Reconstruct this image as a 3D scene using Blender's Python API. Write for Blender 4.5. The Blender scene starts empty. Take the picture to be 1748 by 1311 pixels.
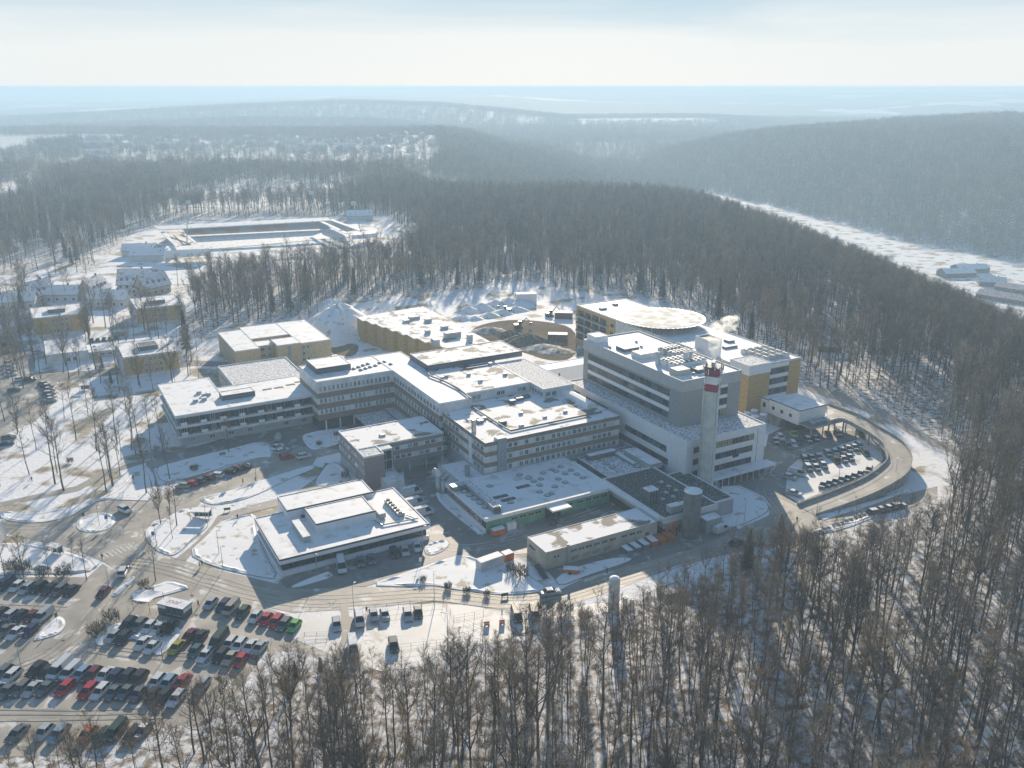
import bpy, bmesh, math, random
import numpy as np
from mathutils import Vector, Matrix
random.seed(7); rng = np.random.default_rng(7)
C = bpy.context.scene.collection
SC = bpy.context.scene
R_ = math.radians
# ------------------------------------------------------------------ camera
F, HC, HOR = 1520.0, 112.0, 148.0
PITCH = math.atan((655.5 - HOR) / F)
cp, sp = math.cos(PITCH), math.sin(PITCH)
cam = bpy.data.cameras.new('camera'); co = bpy.data.objects.new('camera', cam); C.objects.link(co)
co.location = (0, 0, HC); co.rotation_euler = (math.pi/2 - PITCH, 0, 0)
cam.sensor_width = 36; cam.lens = 36 * F / 1748; cam.clip_end = 60000; cam.clip_start = 1
SC.camera = co
# ------------------------------------------------------------------ sky, sun, exposure
SUN_EL, SUN_AZ = R_(19), R_(2.3)
w = bpy.data.worlds.new('World'); SC.world = w; w.use_nodes = True
nt = w.node_tree
sky = nt.nodes.new('ShaderNodeTexSky'); sky.sky_type = 'NISHITA'; sky.sun_disc = False
sky.sun_elevation = SUN_EL; sky.sun_rotation = SUN_AZ; sky.altitude = 500
sky.air_density = 1.2; sky.dust_density = 0.6; sky.ozone_density = 4.0
bg = nt.nodes['Background']; bg.inputs[1].default_value = 0.056
# the clear-air sky seen through winter haze: pale towards the horizon, thin streaks of cirrus above
tc = nt.nodes.new('ShaderNodeTexCoord'); sx = nt.nodes.new('ShaderNodeSeparateXYZ'); nt.links.new(tc.outputs['Generated'], sx.inputs[0])
mp = nt.nodes.new('ShaderNodeMapping'); mp.inputs['Scale'].default_value = (2.2, 2.2, 26); nt.links.new(tc.outputs['Generated'], mp.inputs[0])
cz = nt.nodes.new('ShaderNodeTexNoise'); cz.inputs['Scale'].default_value = 1.3; cz.inputs['Detail'].default_value = 6; cz.inputs['Distortion'].default_value = .5; nt.links.new(mp.outputs[0], cz.inputs['Vector'])
ad = nt.nodes.new('ShaderNodeMath'); ad.operation = 'MULTIPLY_ADD'; nt.links.new(cz.outputs[0], ad.inputs[0]); ad.inputs[1].default_value = -0.085; nt.links.new(sx.outputs[2], ad.inputs[2])
rp_ = nt.nodes.new('ShaderNodeValToRGB'); nt.links.new(ad.outputs[0], rp_.inputs[0]); el = rp_.color_ramp.elements
el[0].position = 0.0; el[0].color = (10.0, 10.5, 10.6, 1); el[1].position = 1.0; el[1].color = (1.3, 2.4, 4.4, 1)
for p_, c_ in ((0.02, (8.9, 9.8, 10.3)), (0.055, (6.0, 8.0, 9.4)), (0.12, (3.9, 5.8, 7.2)), (0.4, (2.0, 3.5, 5.6))):
    e_ = el.new(p_); e_.color = (*c_, 1)
mxs = nt.nodes.new('ShaderNodeMix'); mxs.data_type = 'RGBA'; mxs.inputs[0].default_value = 0.95
nt.links.new(sky.outputs[0], mxs.inputs[6]); nt.links.new(rp_.outputs[0], mxs.inputs[7]); nt.links.new(mxs.outputs[2], bg.inputs[0])
sl = bpy.data.lights.new('sun', 'SUN'); sl.energy = 5.0; sl.angle = R_(0.5); sl.color = (1.0, 0.85, 0.66)
so = bpy.data.objects.new('sun', sl); C.objects.link(so)
so.rotation_euler = Vector((-math.sin(SUN_AZ)*math.cos(SUN_EL), -math.cos(SUN_AZ)*math.cos(SUN_EL), -math.sin(SUN_EL))).to_track_quat('-Z', 'Y').to_euler()
SC.view_settings.view_transform = 'Standard'; SC.view_settings.look = 'None'; SC.view_settings.exposure = 0.64
SC.cycles.use_denoising = True
SC.cycles.max_bounces = 4; SC.cycles.diffuse_bounces = 2; SC.cycles.glossy_bounces = 2; SC.cycles.volume_bounces = 1
SC.cycles.transparent_max_bounces = 8; SC.cycles.sample_clamp_indirect = 3.0

# ------------------------------------------------------------------ coordinates
def P(u, v, z=0.0):
    a = u - 874.0; b = 655.5 - v
    dx, dy, dz = a, b*sp + F*cp, b*cp - F*sp
    t = (z - HC) / dz
    return (dx*t, dy*t)
A0 = R_(28.8); ca, sa = math.cos(A0), math.sin(A0)
def toG(x, y): return (x*ca + y*sa, -x*sa + y*ca)
def toW(a, b): return (a*ca - b*sa, a*sa + b*ca)
def G(u, v, z=0.0): return toG(*P(u, v, z))
def RR(near, right, left, z):
    n, r, l = G(*near, z), G(*right, z), G(*left, z)
    return ((n[0]+l[0])/2, r[0], (n[1]+r[1])/2, l[1])
# ------------------------------------------------------------------ materials
MATS = {}
def mat(name, col, rough=0.8, noise=0.0, nscale=1.0, col2=None, metal=0.0, bump=0.0, spec=0.5, lo=0.4, hi=0.6, detail=6, coords='Object', distort=0.0):
    if name in MATS: return MATS[name]
    m = bpy.data.materials.new(name); m.use_nodes = True; t = m.node_tree
    b = t.nodes['Principled BSDF']; b.inputs['Roughness'].default_value = rough; b.inputs['Metallic'].default_value = metal
    b.inputs['Specular IOR Level'].default_value = spec
    b.inputs['Base Color'].default_value = (*col, 1)
    if col2 or noise:
        tc = t.nodes.new('ShaderNodeTexCoord'); n = t.nodes.new('ShaderNodeTexNoise')
        n.inputs['Scale'].default_value = nscale; n.inputs['Detail'].default_value = detail; n.inputs['Distortion'].default_value = distort
        t.links.new(tc.outputs[coords], n.inputs['Vector'])
        r = t.nodes.new('ShaderNodeValToRGB'); r.color_ramp.elements[0].position = lo; r.color_ramp.elements[1].position = hi
        c2 = col2 or tuple(c*(1-noise) for c in col)
        r.color_ramp.elements[0].color = (*c2, 1); r.color_ramp.elements[1].color = (*col, 1)
        t.links.new(n.outputs['Fac'], r.inputs['Fac']); t.links.new(r.outputs['Color'], b.inputs['Base Color'])
        if bump:
            bp = t.nodes.new('ShaderNodeBump'); bp.inputs['Strength'].default_value = bump; bp.inputs['Distance'].default_value = 0.3
            t.links.new(n.outputs['Fac'], bp.inputs['Height']); t.links.new(bp.outputs['Normal'], b.inputs['Normal'])
    MATS[name] = m; return m
SNOW = (0.80, 0.80, 0.81)
m_snow = mat('roof_snow', SNOW, 0.7, nscale=0.3, col2=(0.52, 0.50, 0.46), lo=0.28, hi=0.46, detail=10, bump=.3)
m_snowp = mat('patchy_roof_snow', SNOW, 0.8, nscale=0.2, col2=(0.20, 0.18, 0.14), lo=0.40, hi=0.46, detail=9, distort=0.4)
m_snowt = mat('thin_snow_on_gravel', (0.74, 0.74, 0.76), 0.85, nscale=1.6, col2=(0.27, 0.27, 0.27), lo=0.38, hi=0.56, detail=8)
m_gravel = mat('roof_gravel', (0.55, 0.55, 0.56), 0.9, nscale=2.2, col2=(0.06, 0.065, 0.06), lo=0.56, hi=0.68, detail=8)
m_white = mat('white_render', (0.72, 0.72, 0.70), 0.8, noise=0.22, nscale=0.35, detail=9)
m_white2 = mat('bright_white_cladding', (0.80, 0.81, 0.82), 0.6, noise=0.06, nscale=0.6)
m_brown = mat('brown_band', (0.27, 0.21, 0.16), 0.8, noise=0.25, nscale=0.8)
m_pink = mat('grey_brown_render', (0.30, 0.24, 0.23), 0.85, noise=0.15, nscale=0.9)
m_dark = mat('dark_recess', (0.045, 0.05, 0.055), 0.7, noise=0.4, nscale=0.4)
m_grey = mat('grey_cladding', (0.13, 0.15, 0.17), 0.6, noise=0.2, nscale=0.5)
m_lgrey = mat('light_grey_panel', (0.42, 0.45, 0.46), 0.5, noise=0.1, nscale=0.4)
m_stone = mat('grey_stone_cladding', (0.33, 0.35, 0.35), 0.7, noise=0.25, nscale=2.2)
m_yel = mat('yellow_brick', (0.58, 0.38, 0.14), 0.85, noise=0.3, nscale=1.6)
m_beige = mat('beige_brick', (0.60, 0.45, 0.25), 0.85, noise=0.25, nscale=1.6)
m_cream = mat('cream_render', (0.56, 0.53, 0.42), 0.85, noise=0.2, nscale=0.4)
m_green = mat('green_panel', (0.16, 0.38, 0.27), 0.6, noise=0.2, nscale=0.6)
m_conc = mat('concrete', (0.40, 0.39, 0.36), 0.85, noise=0.3, nscale=0.5)
m_siloc = mat('silo_concrete', (0.20, 0.20, 0.18), 0.85, noise=0.3, nscale=0.8)
m_steel = mat('galvanised_steel', (0.45, 0.47, 0.48), 0.35, noise=0.2, nscale=1.0, metal=0.7)
m_trim = mat('dark_trim', (0.08, 0.085, 0.09), 0.5)
m_tile = mat('red_roof_tile', (0.32, 0.13, 0.08), 0.85, noise=0.3, nscale=2)
m_red = mat('signal_red', (0.33, 0.02, 0.06), 0.5, noise=0.2, nscale=1)
m_orange = mat('orange_paint', (0.62, 0.17, 0.05), 0.6, noise=0.35, nscale=1.2)
m_wood = mat('weathered_wood', (0.16, 0.11, 0.07), 0.85, noise=0.4, nscale=2)
m_frame = mat('window_frame_white', (0.62, 0.64, 0.64), 0.5)
m_gl1 = mat('dark_glass', (0.03, 0.04, 0.05), 0.12, noise=0.5, nscale=0.7)
m_gl2 = mat('bluish_glass', (0.09, 0.14, 0.17), 0.15, noise=0.4, nscale=0.7)
m_gl3 = mat('glass_with_pale_blind', (0.30, 0.34, 0.34), 0.4, noise=0.4, nscale=0.7)
m_gly = mat('yellowish_blind_glass', (0.42, 0.40, 0.20), 0.3, noise=0.5, nscale=1.5)  # yellowish blind tone in the pane colour
m_bark = mat('bark', (0.095, 0.08, 0.062), 0.95, noise=0.4, nscale=1.5)
m_twig = mat('twigs', (0.31, 0.23, 0.13), 0.95, noise=0.45, nscale=0.25)
m_twig2 = mat('reddish_twigs', (0.26, 0.19, 0.13), 0.95, noise=0.4, nscale=0.25)
def vary(m, lo, hi):
    t = m.node_tree; b = t.nodes['Principled BSDF']; src = b.inputs['Base Color'].links[0].from_socket
    oi = t.nodes.new('ShaderNodeObjectInfo'); mr = t.nodes.new('ShaderNodeMapRange'); mr.inputs[3].default_value = lo; mr.inputs[4].default_value = hi; t.links.new(oi.outputs['Random'], mr.inputs[0])
    hs = t.nodes.new('ShaderNodeHueSaturation'); t.links.new(mr.outputs[0], hs.inputs['Value']); t.links.new(src, hs.inputs['Color'])
    m2 = t.nodes.new('ShaderNodeMapRange'); m2.inputs[3].default_value = .7; m2.inputs[4].default_value = 1.1; mm = t.nodes.new('ShaderNodeMath'); mm.operation = 'FRACT'; mq = t.nodes.new('ShaderNodeMath'); mq.operation = 'MULTIPLY'; mq.inputs[1].default_value = 7.3
    t.links.new(oi.outputs['Random'], mq.inputs[0]); t.links.new(mq.outputs[0], mm.inputs[0]); t.links.new(mm.outputs[0], m2.inputs[0]); t.links.new(m2.outputs[0], hs.inputs['Saturation'])
    t.links.new(hs.outputs[0], b.inputs['Base Color'])
vary(m_bark, .6, 1.5); vary(m_twig, .5, 1.5); vary(m_twig2, .5, 1.5)
m_need = mat('conifer_needles', (0.035, 0.055, 0.03), 0.9, noise=0.5, nscale=0.5)
m_hedge = mat('bush_twigs', (0.13, 0.11, 0.05), 0.95, noise=0.5, nscale=1.0)
m_kerb = mat('kerb_stone', (0.36, 0.34, 0.31), 0.85, noise=0.2, nscale=1.5)
m_rubber = mat('tyre_rubber', (0.02, 0.02, 0.02), 0.9)
m_cglass = mat('car_glass', (0.015, 0.02, 0.025), 0.06)
m_csnow = mat('snow_on_car', SNOW, 0.8, nscale=1.5, col2=(0.55, 0.56, 0.58), lo=0.3, hi=0.6)
m_lamp = mat('headlight_glass', (0.6, 0.6, 0.58), 0.1)
m_skin = mat('skin', (0.45, 0.28, 0.2), 0.6); m_hair = mat('dark_hair', (0.04, 0.03, 0.02), 0.8)
m_asph = None
def asphalt(name, c1, c2, c3, s1, s2, bias):
    """worn asphalt: base tone + salt and thin frost patches + fine grain"""
    m = bpy.data.materials.new(name); m.use_nodes = True; t = m.node_tree; L = t.links.new
    b = t.nodes['Principled BSDF']; tc = t.nodes.new('ShaderNodeTexCoord')
    def nz(s, d=6, dist=0.0):
        n = t.nodes.new('ShaderNodeTexNoise'); n.inputs['Scale'].default_value = s; n.inputs['Detail'].default_value = d; n.inputs['Distortion'].default_value = dist
        L(tc.outputs['Object'], n.inputs['Vector']); return n
    def mix(f, x, y):
        q = t.nodes.new('ShaderNodeMix'); q.data_type = 'RGBA'; L(f, q.inputs[0])
        for i, c in ((6, x), (7, y)):
            if isinstance(c, tuple): q.inputs[i].default_value = (*c, 1)
            else: L(c, q.inputs[i])
        return q.outputs[2]
    def ramp(o, lo, hi):
        r = t.nodes.new('ShaderNodeMapRange'); r.inputs[1].default_value = lo; r.inputs[2].default_value = hi; L(o, r.inputs[0]); return r.outputs[0]
    c = mix(ramp(nz(s1, 4).outputs[0], 0.35, 0.65), c1, c2)
    c = mix(ramp(nz(s2, 9, 0.8).outputs[0], bias, bias+0.08), c, c3)
    vo = t.nodes.new('ShaderNodeTexVoronoi'); vo.feature = 'DISTANCE_TO_EDGE'; vo.inputs['Scale'].default_value = 0.3
    wn = nz(0.5, 3); vm = t.nodes.new('ShaderNodeVectorMath'); vm.operation = 'MULTIPLY_ADD'
    L(wn.outputs[1], vm.inputs[0]); vm.inputs[1].default_value = (4, 4, 0); L(tc.outputs['Object'], vm.inputs[2]); L(vm.outputs[0], vo.inputs['Vector'])
    cr = ramp(vo.outputs[0], 0.016, 0.004)
    gate = t.nodes.new('ShaderNodeMath'); gate.operation = 'MULTIPLY'; L(cr, gate.inputs[0]); L(ramp(nz(0.05, 2).outputs[0], 0.48, 0.58), gate.inputs[1])
    c = mix(gate.outputs[0], c, tuple(0.5*k for k in c1))
    L(c, b.inputs['Base Color']); b.inputs['Roughness'].default_value = 0.62
    g = nz(6, 3); bp = t.nodes.new('ShaderNodeBump'); bp.inputs['Strength'].default_value = 0.25; bp.inputs['Distance'].default_value = 0.05
    L(g.outputs[0], bp.inputs['Height']); L(bp.outputs[0], b.inputs['Normal'])
    MATS[name] = m; return m
m_asph = asphalt('salted_asphalt', (0.27, 0.245, 0.21), (0.42, 0.38, 0.32), (0.62, 0.60, 0.57), 0.11, 0.22, 0.575)
m_asph_shade = asphalt('shaded_frosted_asphalt', (0.17, 0.16, 0.15), (0.24, 0.225, 0.20), (0.42, 0.42, 0.43), 0.06, 0.2, 0.57)  # darker asphalt copy: shade of yards and courts put into its colour, with frost
m_path = asphalt('gritted_path', (0.26, 0.235, 0.20), (0.34, 0.31, 0.27), (0.6, 0.6, 0.6), 0.1, 0.3, 0.60)
m_lotsnow = asphalt('driven_snow', (0.62, 0.60, 0.57), (0.74, 0.73, 0.72), (0.40, 0.34, 0.26), 0.1, 0.12, 0.60)
m_mark = mat('road_marking', (0.62, 0.60, 0.54), 0.7, nscale=1.2, col2=(0.38, 0.35, 0.3), lo=0.35, hi=0.55)
m_gsnow = mat('island_snow', SNOW, 0.75, nscale=0.3, col2=(0.42, 0.38, 0.27), lo=0.33, hi=0.43, bump=0.35, detail=10)
# ------------------------------------------------------------------ mesh builder
class MB:
    def __init__(s): s.v = []; s.f = []; s.m = []; s.mats = []
    def mi(s, m):
        if m not in s.mats: s.mats.append(m)
        return s.mats.index(m)
    def add(s, vs, fs, m):
        o = len(s.v); s.v += [tuple(v) for v in vs]; k = s.mi(m)
        for f in fs: s.f.append(tuple(i+o for i in f)); s.m.append(k)
        return s
    def box(s, x0, x1, y0, y1, z0, z1, m):
        return s.add([(x0,y0,z0),(x1,y0,z0),(x1,y1,z0),(x0,y1,z0),(x0,y0,z1),(x1,y0,z1),(x1,y1,z1),(x0,y1,z1)],
                     [(0,3,2,1),(4,5,6,7),(0,1,5,4),(1,2,6,5),(2,3,7,6),(3,0,4,7)], m)
    def prism(s, poly, z0, z1, m, top=True, bot=False, mtop=None):
        n = len(poly); area = sum(poly[i][0]*poly[(i+1)%n][1]-poly[(i+1)%n][0]*poly[i][1] for i in range(n))
        if area < 0: poly = poly[::-1]
        s.add([(x,y,z0) for x,y in poly]+[(x,y,z1) for x,y in poly], [(i,(i+1)%n,n+(i+1)%n,n+i) for i in range(n)], m)
        if top: s.add([(x,y,z1) for x,y in poly], [tuple(range(n))], mtop or m)
        if bot: s.add([(x,y,z0) for x,y in poly], [tuple(range(n))[::-1]], m)
        return s
    def tube(s, p, q, r0, r1, n, m, cap=False):
        p, q = Vector(p), Vector(q); d = (q-p)
        if d.length < 1e-6: return s
        d.normalize(); a = d.orthogonal().normalized(); b = d.cross(a)
        vs = []
        for c, r in ((p, r0), (q, r1)):
            for i in range(n):
                t = 2*math.pi*i/n; vs.append(c + a*(r*math.cos(t)) + b*(r*math.sin(t)))
        fs = [(i,(i+1)%n,n+(i+1)%n,n+i) for i in range(n)]
        if cap: fs += [tuple(range(n))[::-1], tuple(range(n, 2*n))]
        return s.add(vs, fs, m)
    def lathe(s, prof, n, m, cx=0, cy=0):
        vs = []
        for r, z in prof:
            for i in range(n):
                t = 2*math.pi*i/n; vs.append((cx+r*math.cos(t), cy+r*math.sin(t), z))
        fs = []
        for k in range(len(prof)-1):
            for i in range(n): fs.append((k*n+i, k*n+(i+1)%n, (k+1)*n+(i+1)%n, (k+1)*n+i))
        fs.append(tuple((len(prof)-1)*n+i for i in range(n)))
        return s.add(vs, fs, m)
    def mesh(s, name, smooth=False):
        me = bpy.data.meshes.new(name); me.from_pydata(s.v, [], s.f)
        for m in s.mats: me.materials.append(m)
        me.polygons.foreach_set('material_index', s.m)
        if smooth: me.polygons.foreach_set('use_smooth', [True]*len(s.f))
        me.update(); return me
    def build(s, name, parent=None, smooth=False, loc=None):
        o = bpy.data.objects.new(name, s.mesh(name, smooth)); C.objects.link(o)
        if parent: o.parent = parent
        if loc: o.location = loc
        return o
def tag(o, label=None, cat=None, group=None, kind=None):
    if label: o['label'] = label
    if cat: o['category'] = cat
    if group: o['group'] = group
    if kind: o['kind'] = kind
    return o
def thing(name, label, cat, loc, rz=0.0, group=None):
    o = bpy.data.objects.new(name, None); C.objects.link(o); o.location = loc; o.rotation_euler = (0, 0, rz); o.empty_display_size = 0.1
    return tag(o, label, cat, group)
def link(name, me, parent, loc=(0,0,0), rz=0.0):
    o = bpy.data.objects.new(name, me); C.objects.link(o); o.parent = parent; o.location = loc; o.rotation_euler = (0, 0, rz); return o
ORD = ['first','second','third','fourth','fifth','sixth','seventh','eighth','ninth','tenth','eleventh','twelfth','thirteenth','fourteenth','fifteenth','sixteenth','seventeenth','eighteenth']

# ------------------------------------------------------------------ terrain
def sstep(x): x = np.clip(x, 0, 1); return x*x*(3-2*x)
RIMY = [0, 150, 240, 300, 366, 452, 625, 758, 880, 960, 1200]; RIMX = [330, 300, 255, 225, 186, 174, 168, 158, 138, 90, -20]
FOOTY = [0, 500, 700, 1020, 1120, 1330, 1627, 2000, 2600]; FOOTX = [700, 660, 620, 570, 525, 480, 405, 330, 250]
FAR = [(3050, [(-900,212),(-200,222),(0,224),(200,212),(420,203),(640,206),(850,226),(1000,240),(1100,246),(1250,252),(1748,250),(2600,240)]),
       (3900, [(-900,190),(0,203),(200,192),(400,180),(600,172),(750,176),(850,185),(960,197),(1180,196),(1300,204),(1380,230),(1748,236),(2600,220)]),
       (5600, [(-900,175),(0,188),(300,180),(450,172),(600,164),(850,163),(1000,172),(1250,178),(1400,182),(1600,172),(1748,166),(2600,160)]),
       (8200, [(-900,168),(0,176),(300,174),(500,166),(700,161),(900,160),(1200,161),(1500,158),(1748,157),(2600,160)]),
       (12500, [(-900,160),(0,163),(500,160),(900,156),(1200,153),(1500,152),(1748,154),(2600,156)])]
def height(x, y):
    x = np.asarray(x, float); y = np.asarray(y, float)
    h = np.zeros(np.broadcast(x, y).shape)
    rim = np.interp(y, RIMY, RIMX); drop = sstep((x - rim)/240.0)
    h = h - 75*drop
    # the wooded plateau rounds off and drops behind its crest
    back = sstep((y-860)/330.0) * sstep((x+170)/200.0)
    h = np.where(y > 860, np.minimum(h, -34*back + h*0.3), h)
    spur = np.exp(-((y-1880)/260.0)**2) * np.clip((x+420)/200, 0, 1) * np.where(x < -160, 1, 1)
    target = np.where(x < -160, 16.0, 16 - 0.24*(x+160))
    h = h*(1-spur) + np.maximum(target, -75)*spur
    deep = sstep((x-20)/300.0)*sstep((y-1000)/300.0); h = np.minimum(h, -75*deep*(1-spur) + h*spur)
    foot = np.interp(y, FOOTY, FOOTX); d = np.maximum(x-foot, 0)
    rise = 114*(1-np.exp(-d/230.0)) * (1-0.9*sstep((y-2050)/600.0))
    h = np.maximum(h, -75 + rise + 4*np.sin(x/90.0+y/140.0)*sstep(d/200))
    h = np.where(y < 2300, h, h*(1-sstep((y-2300)/400)) + (-52)*sstep((y-2300)/400))
    yy = y + 60*np.sin(x/420.0) + 40*np.sin(x/190.0+1)
    far = np.full(h.shape, -40.0)
    for D, pts in FAR:
        us = np.array([p[0] for p in pts]); vs = np.array([p[1] for p in pts])
        ang = PITCH - np.arctan((655.5-vs)/F); zs = HC - D*np.tan(ang) - (14 if D < 5000 else 0)
        xs = (us-874)/F*D
        cz = np.interp(x*D/np.maximum(y, 1), xs, zs)
        wd = D*0.12
        far = np.maximum(far, -40 + (cz+40)*np.exp(-(np.abs(yy-D)/wd)**2.2))
    k = sstep((y-2350)/350)
    h = h*(1-k) + np.maximum(far, h*0 - 40)*k
    und = 1.2*np.sin(x/37.0)*np.sin(y/51.0+1.3)
    return h + und*sstep((y-700)/300)
def H1(x, y): return float(height(np.array([x]), np.array([y]))[0])

def inpoly(x, y, poly):
    x = np.asarray(x); y = np.asarray(y); c = np.zeros(x.shape, bool); n = len(poly)
    for i in range(n):
        x0, y0 = poly[i]; x1, y1 = poly[(i+1) % n]
        if y0 == y1: continue
        c ^= ((y0 > y) != (y1 > y)) & (x < (x1-x0)*(y-y0)/(y1-y0)+x0)
    return c
PX = lambda pts, z=0: [P(u, v, z) for u, v in pts]
CAMPUS = PX([(-900,1380),(-200,1305),(120,1290),(250,1262),(330,1238),(395,1210),(440,1150),(480,1120),(560,1138),(650,1148),(720,1140),(760,1112),(850,1098),(900,1080),(960,1066),(1060,1045),(1130,1012),(1200,985),(1290,952),(1330,935),(1400,920),(1500,893),(1560,878),(1640,850),(1665,820),(1640,785),(1560,742),(1500,702),(1375,655),(1300,600),(1180,530),(1060,497),(960,500),(930,478),(860,478),(800,494),(700,503),(600,512),(560,520),(545,545),(480,545),(395,556),(345,572),(335,560),(330,500),(250,470),(0,468),(-600,470)])
STAD = PX([(150,470),(180,430),(240,392),(330,372),(660,368),(720,405),(700,440),(600,462),(400,482),(330,480),(300,486),(200,478)])
FIELDS = [PX([(268,352),(330,322),(600,312),(650,322),(612,338),(440,352),(340,356)]), PX([(700,312),(730,292),(850,293),(856,306),(740,314)]),
          PX([(-60,340),(60,296),(140,272),(150,278),(60,312),(-60,362)]), PX([(960,330),(990,326),(990,320),(960,322)])]
VILL = PX([(130,272),(300,268),(420,270),(640,276),(748,268),(748,242),(500,236),(140,236)])
CABIN = PX([(1370,605),(1380,575),(1440,568),(1480,600),(1450,620)])
def farmeadow(x, y):
    m = (y > 3560) & (y < 3905) & (x > 250) & (x < 800) & (x < 250+(y-3500)*9)
    return m | ((y > 3500) & (y < 3650) & (x > 10) & (x < 120))
def valleyfloor(x, y):
    foot = np.interp(y, FOOTY, FOOTX); rim = np.interp(y, RIMY, RIMX)
    left = np.where(y < 1000, rim + 185, np.interp(y, [1000, 1250, 1700, 2000], [330, 340, 330, 300]))
    return (x > left) & (x < foot - 12) & (y < 1750)
def forest_mask(x, y):
    f = ~inpoly(x, y, CAMPUS) & ~inpoly(x, y, STAD) & ~inpoly(x, y, VILL) & ~inpoly(x, y, CABIN)
    for q in FIELDS: f &= ~inpoly(x, y, q)
    f &= ~valleyfloor(x, y) & ~farmeadow(x, y)
    # open ground with houses and roads left of the stadium
    f &= ~((x > -300) & (x < -175) & (y > 480) & (y < 640) & (np.abs(np.sin(x/17.0)*np.cos(y/13.0)) > 0.55))
    return f
# ground sheet: fan of rows reaching the horizon
def ground():
    ys = list(np.arange(-150, 1000, 12.5)) + list(np.geomspace(1000, 16000, 190))
    nx = 170; vs = []; fm = []
    for y in ys:
        half = 500 + max(y, 0)*0.95
        x = np.linspace(-half, half, nx)
        x = np.sign(x)*half*(np.abs(x)/half)**1.15
        z = height(x, np.full(nx, y)); inside = inpoly(x, np.full(nx, y), CAMPUS); z = np.where(inside | ((y < 470) & (np.abs(z) < 0.3)), 0.0, z)
        vs += list(zip(x, [y]*nx, z)); fm += list(np.where(forest_mask(x, np.full(nx, y)), 1.0, 0.0))
    fs = [(j*nx+i, j*nx+i+1, (j+1)*nx+i+1, (j+1)*nx+i) for j in range(len(ys)-1) for i in range(nx-1)]
    me = bpy.data.meshes.new('ground'); me.from_pydata(vs, [], fs)
    me.polygons.foreach_set('use_smooth', [True]*len(fs))
    at = me.attributes.new('wooded', 'FLOAT', 'POINT'); at.data.foreach_set('value', fm)
    m = bpy.data.materials.new('snowy_ground'); m.use_nodes = True; t = m.node_tree; L = t.links.new; b = t.nodes['Principled BSDF']
    b.inputs['Roughness'].default_value = 0.85
    tc = t.nodes.new('ShaderNodeTexCoord'); a = t.nodes.new('ShaderNodeAttribute'); a.attribute_name = 'wooded'
    def nz(s, d=6):
        n = t.nodes.new('ShaderNodeTexNoise'); n.inputs['Scale'].default_value = s; n.inputs['Detail'].default_value = d; L(tc.outputs['Object'], n.inputs['Vector']); return n.outputs[0]
    def mr(o, lo, hi):
        r = t.nodes.new('ShaderNodeMapRange'); r.inputs[1].default_value = lo; r.inputs[2].default_value = hi; L(o, r.inputs[0]); return r.outputs[0]
    def mul(x, y):
        q = t.nodes.new('ShaderNodeMath'); q.operation = 'MULTIPLY'; L(x, q.inputs[0]); L(y, q.inputs[1]); return q.outputs[0]
    def mix(f, x, y):
        q = t.nodes.new('ShaderNodeMix'); q.data_type = 'RGBA'; L(f, q.inputs[0])
        for i, c in ((6, x), (7, y)):
            if isinstance(c, tuple): q.inputs[i].default_value = (*c, 1)
            else: L(c, q.inputs[i])
        return q.outputs[2]
    grass = mix(mr(nz(0.3), 0.4, 0.6), (0.24, 0.20, 0.12), (0.40, 0.34, 0.25))
    c = mix(mr(nz(0.07, 13), 0.52, 0.60), (0.79, 0.79, 0.80), grass)
    litter = mix(mr(nz(0.45, 12), 0.44, 0.60), (0.70, 0.70, 0.71), (0.20, 0.15, 0.10))
    c = mix(mr(a.outputs['Fac'], 0.2, 0.8), c, litter)
    # canopy of the woods beyond the last modelled trees
    geo = t.nodes.new('ShaderNodeNewGeometry'); sx = t.nodes.new('ShaderNodeSeparateXYZ'); L(geo.outputs['Position'], sx.inputs[0])
    canopy = mix(mr(nz(0.012, 8), 0.35, 0.65), (0.035, 0.045, 0.045), (0.075, 0.07, 0.06))
    fields = mr(nz(0.0014, 5), 0.575, 0.595)
    canopy = mix(fields, canopy, (0.7, 0.7, 0.72))
    cf = mix(mr(a.outputs['Fac'], 0.4, 0.6), (0.78, 0.78, 0.79), canopy)
    c = mix(mr(sx.outputs[1], 4300, 4500), c, cf)
    L(c, b.inputs['Base Color'])
    bp = t.nodes.new('ShaderNodeBump'); bp.inputs['Strength'].default_value = 0.5; bp.inputs['Distance'].default_value = 0.4
    L(nz(0.8, 8), bp.inputs['Height']); L(bp.outputs[0], b.inputs['Normal'])
    me.materials.append(m)
    o = bpy.data.objects.new('ground', me); C.objects.link(o); tag(o, kind='structure')
ground()
# ------------------------------------------------------------------ haze
hz = MB(); hm = bpy.data.materials.new('haze'); hm.use_nodes = True; t = hm.node_tree; t.nodes.clear()
out = t.nodes.new('ShaderNodeOutputMaterial'); pv = t.nodes.new('ShaderNodeVolumePrincipled')
pv.inputs['Color'].default_value = (0.53, 0.74, 0.93, 1); pv.inputs['Density'].default_value = 0.00035; pv.inputs['Anisotropy'].default_value = 0.16
t.links.new(pv.outputs[0], out.inputs['Volume'])
hz.box(-16500, 16500, -200, 16300, -102, 113.2, hm); tag(hz.build('haze'), 'pale blue winter haze lying over the whole landscape', 'haze', kind='stuff')

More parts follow.
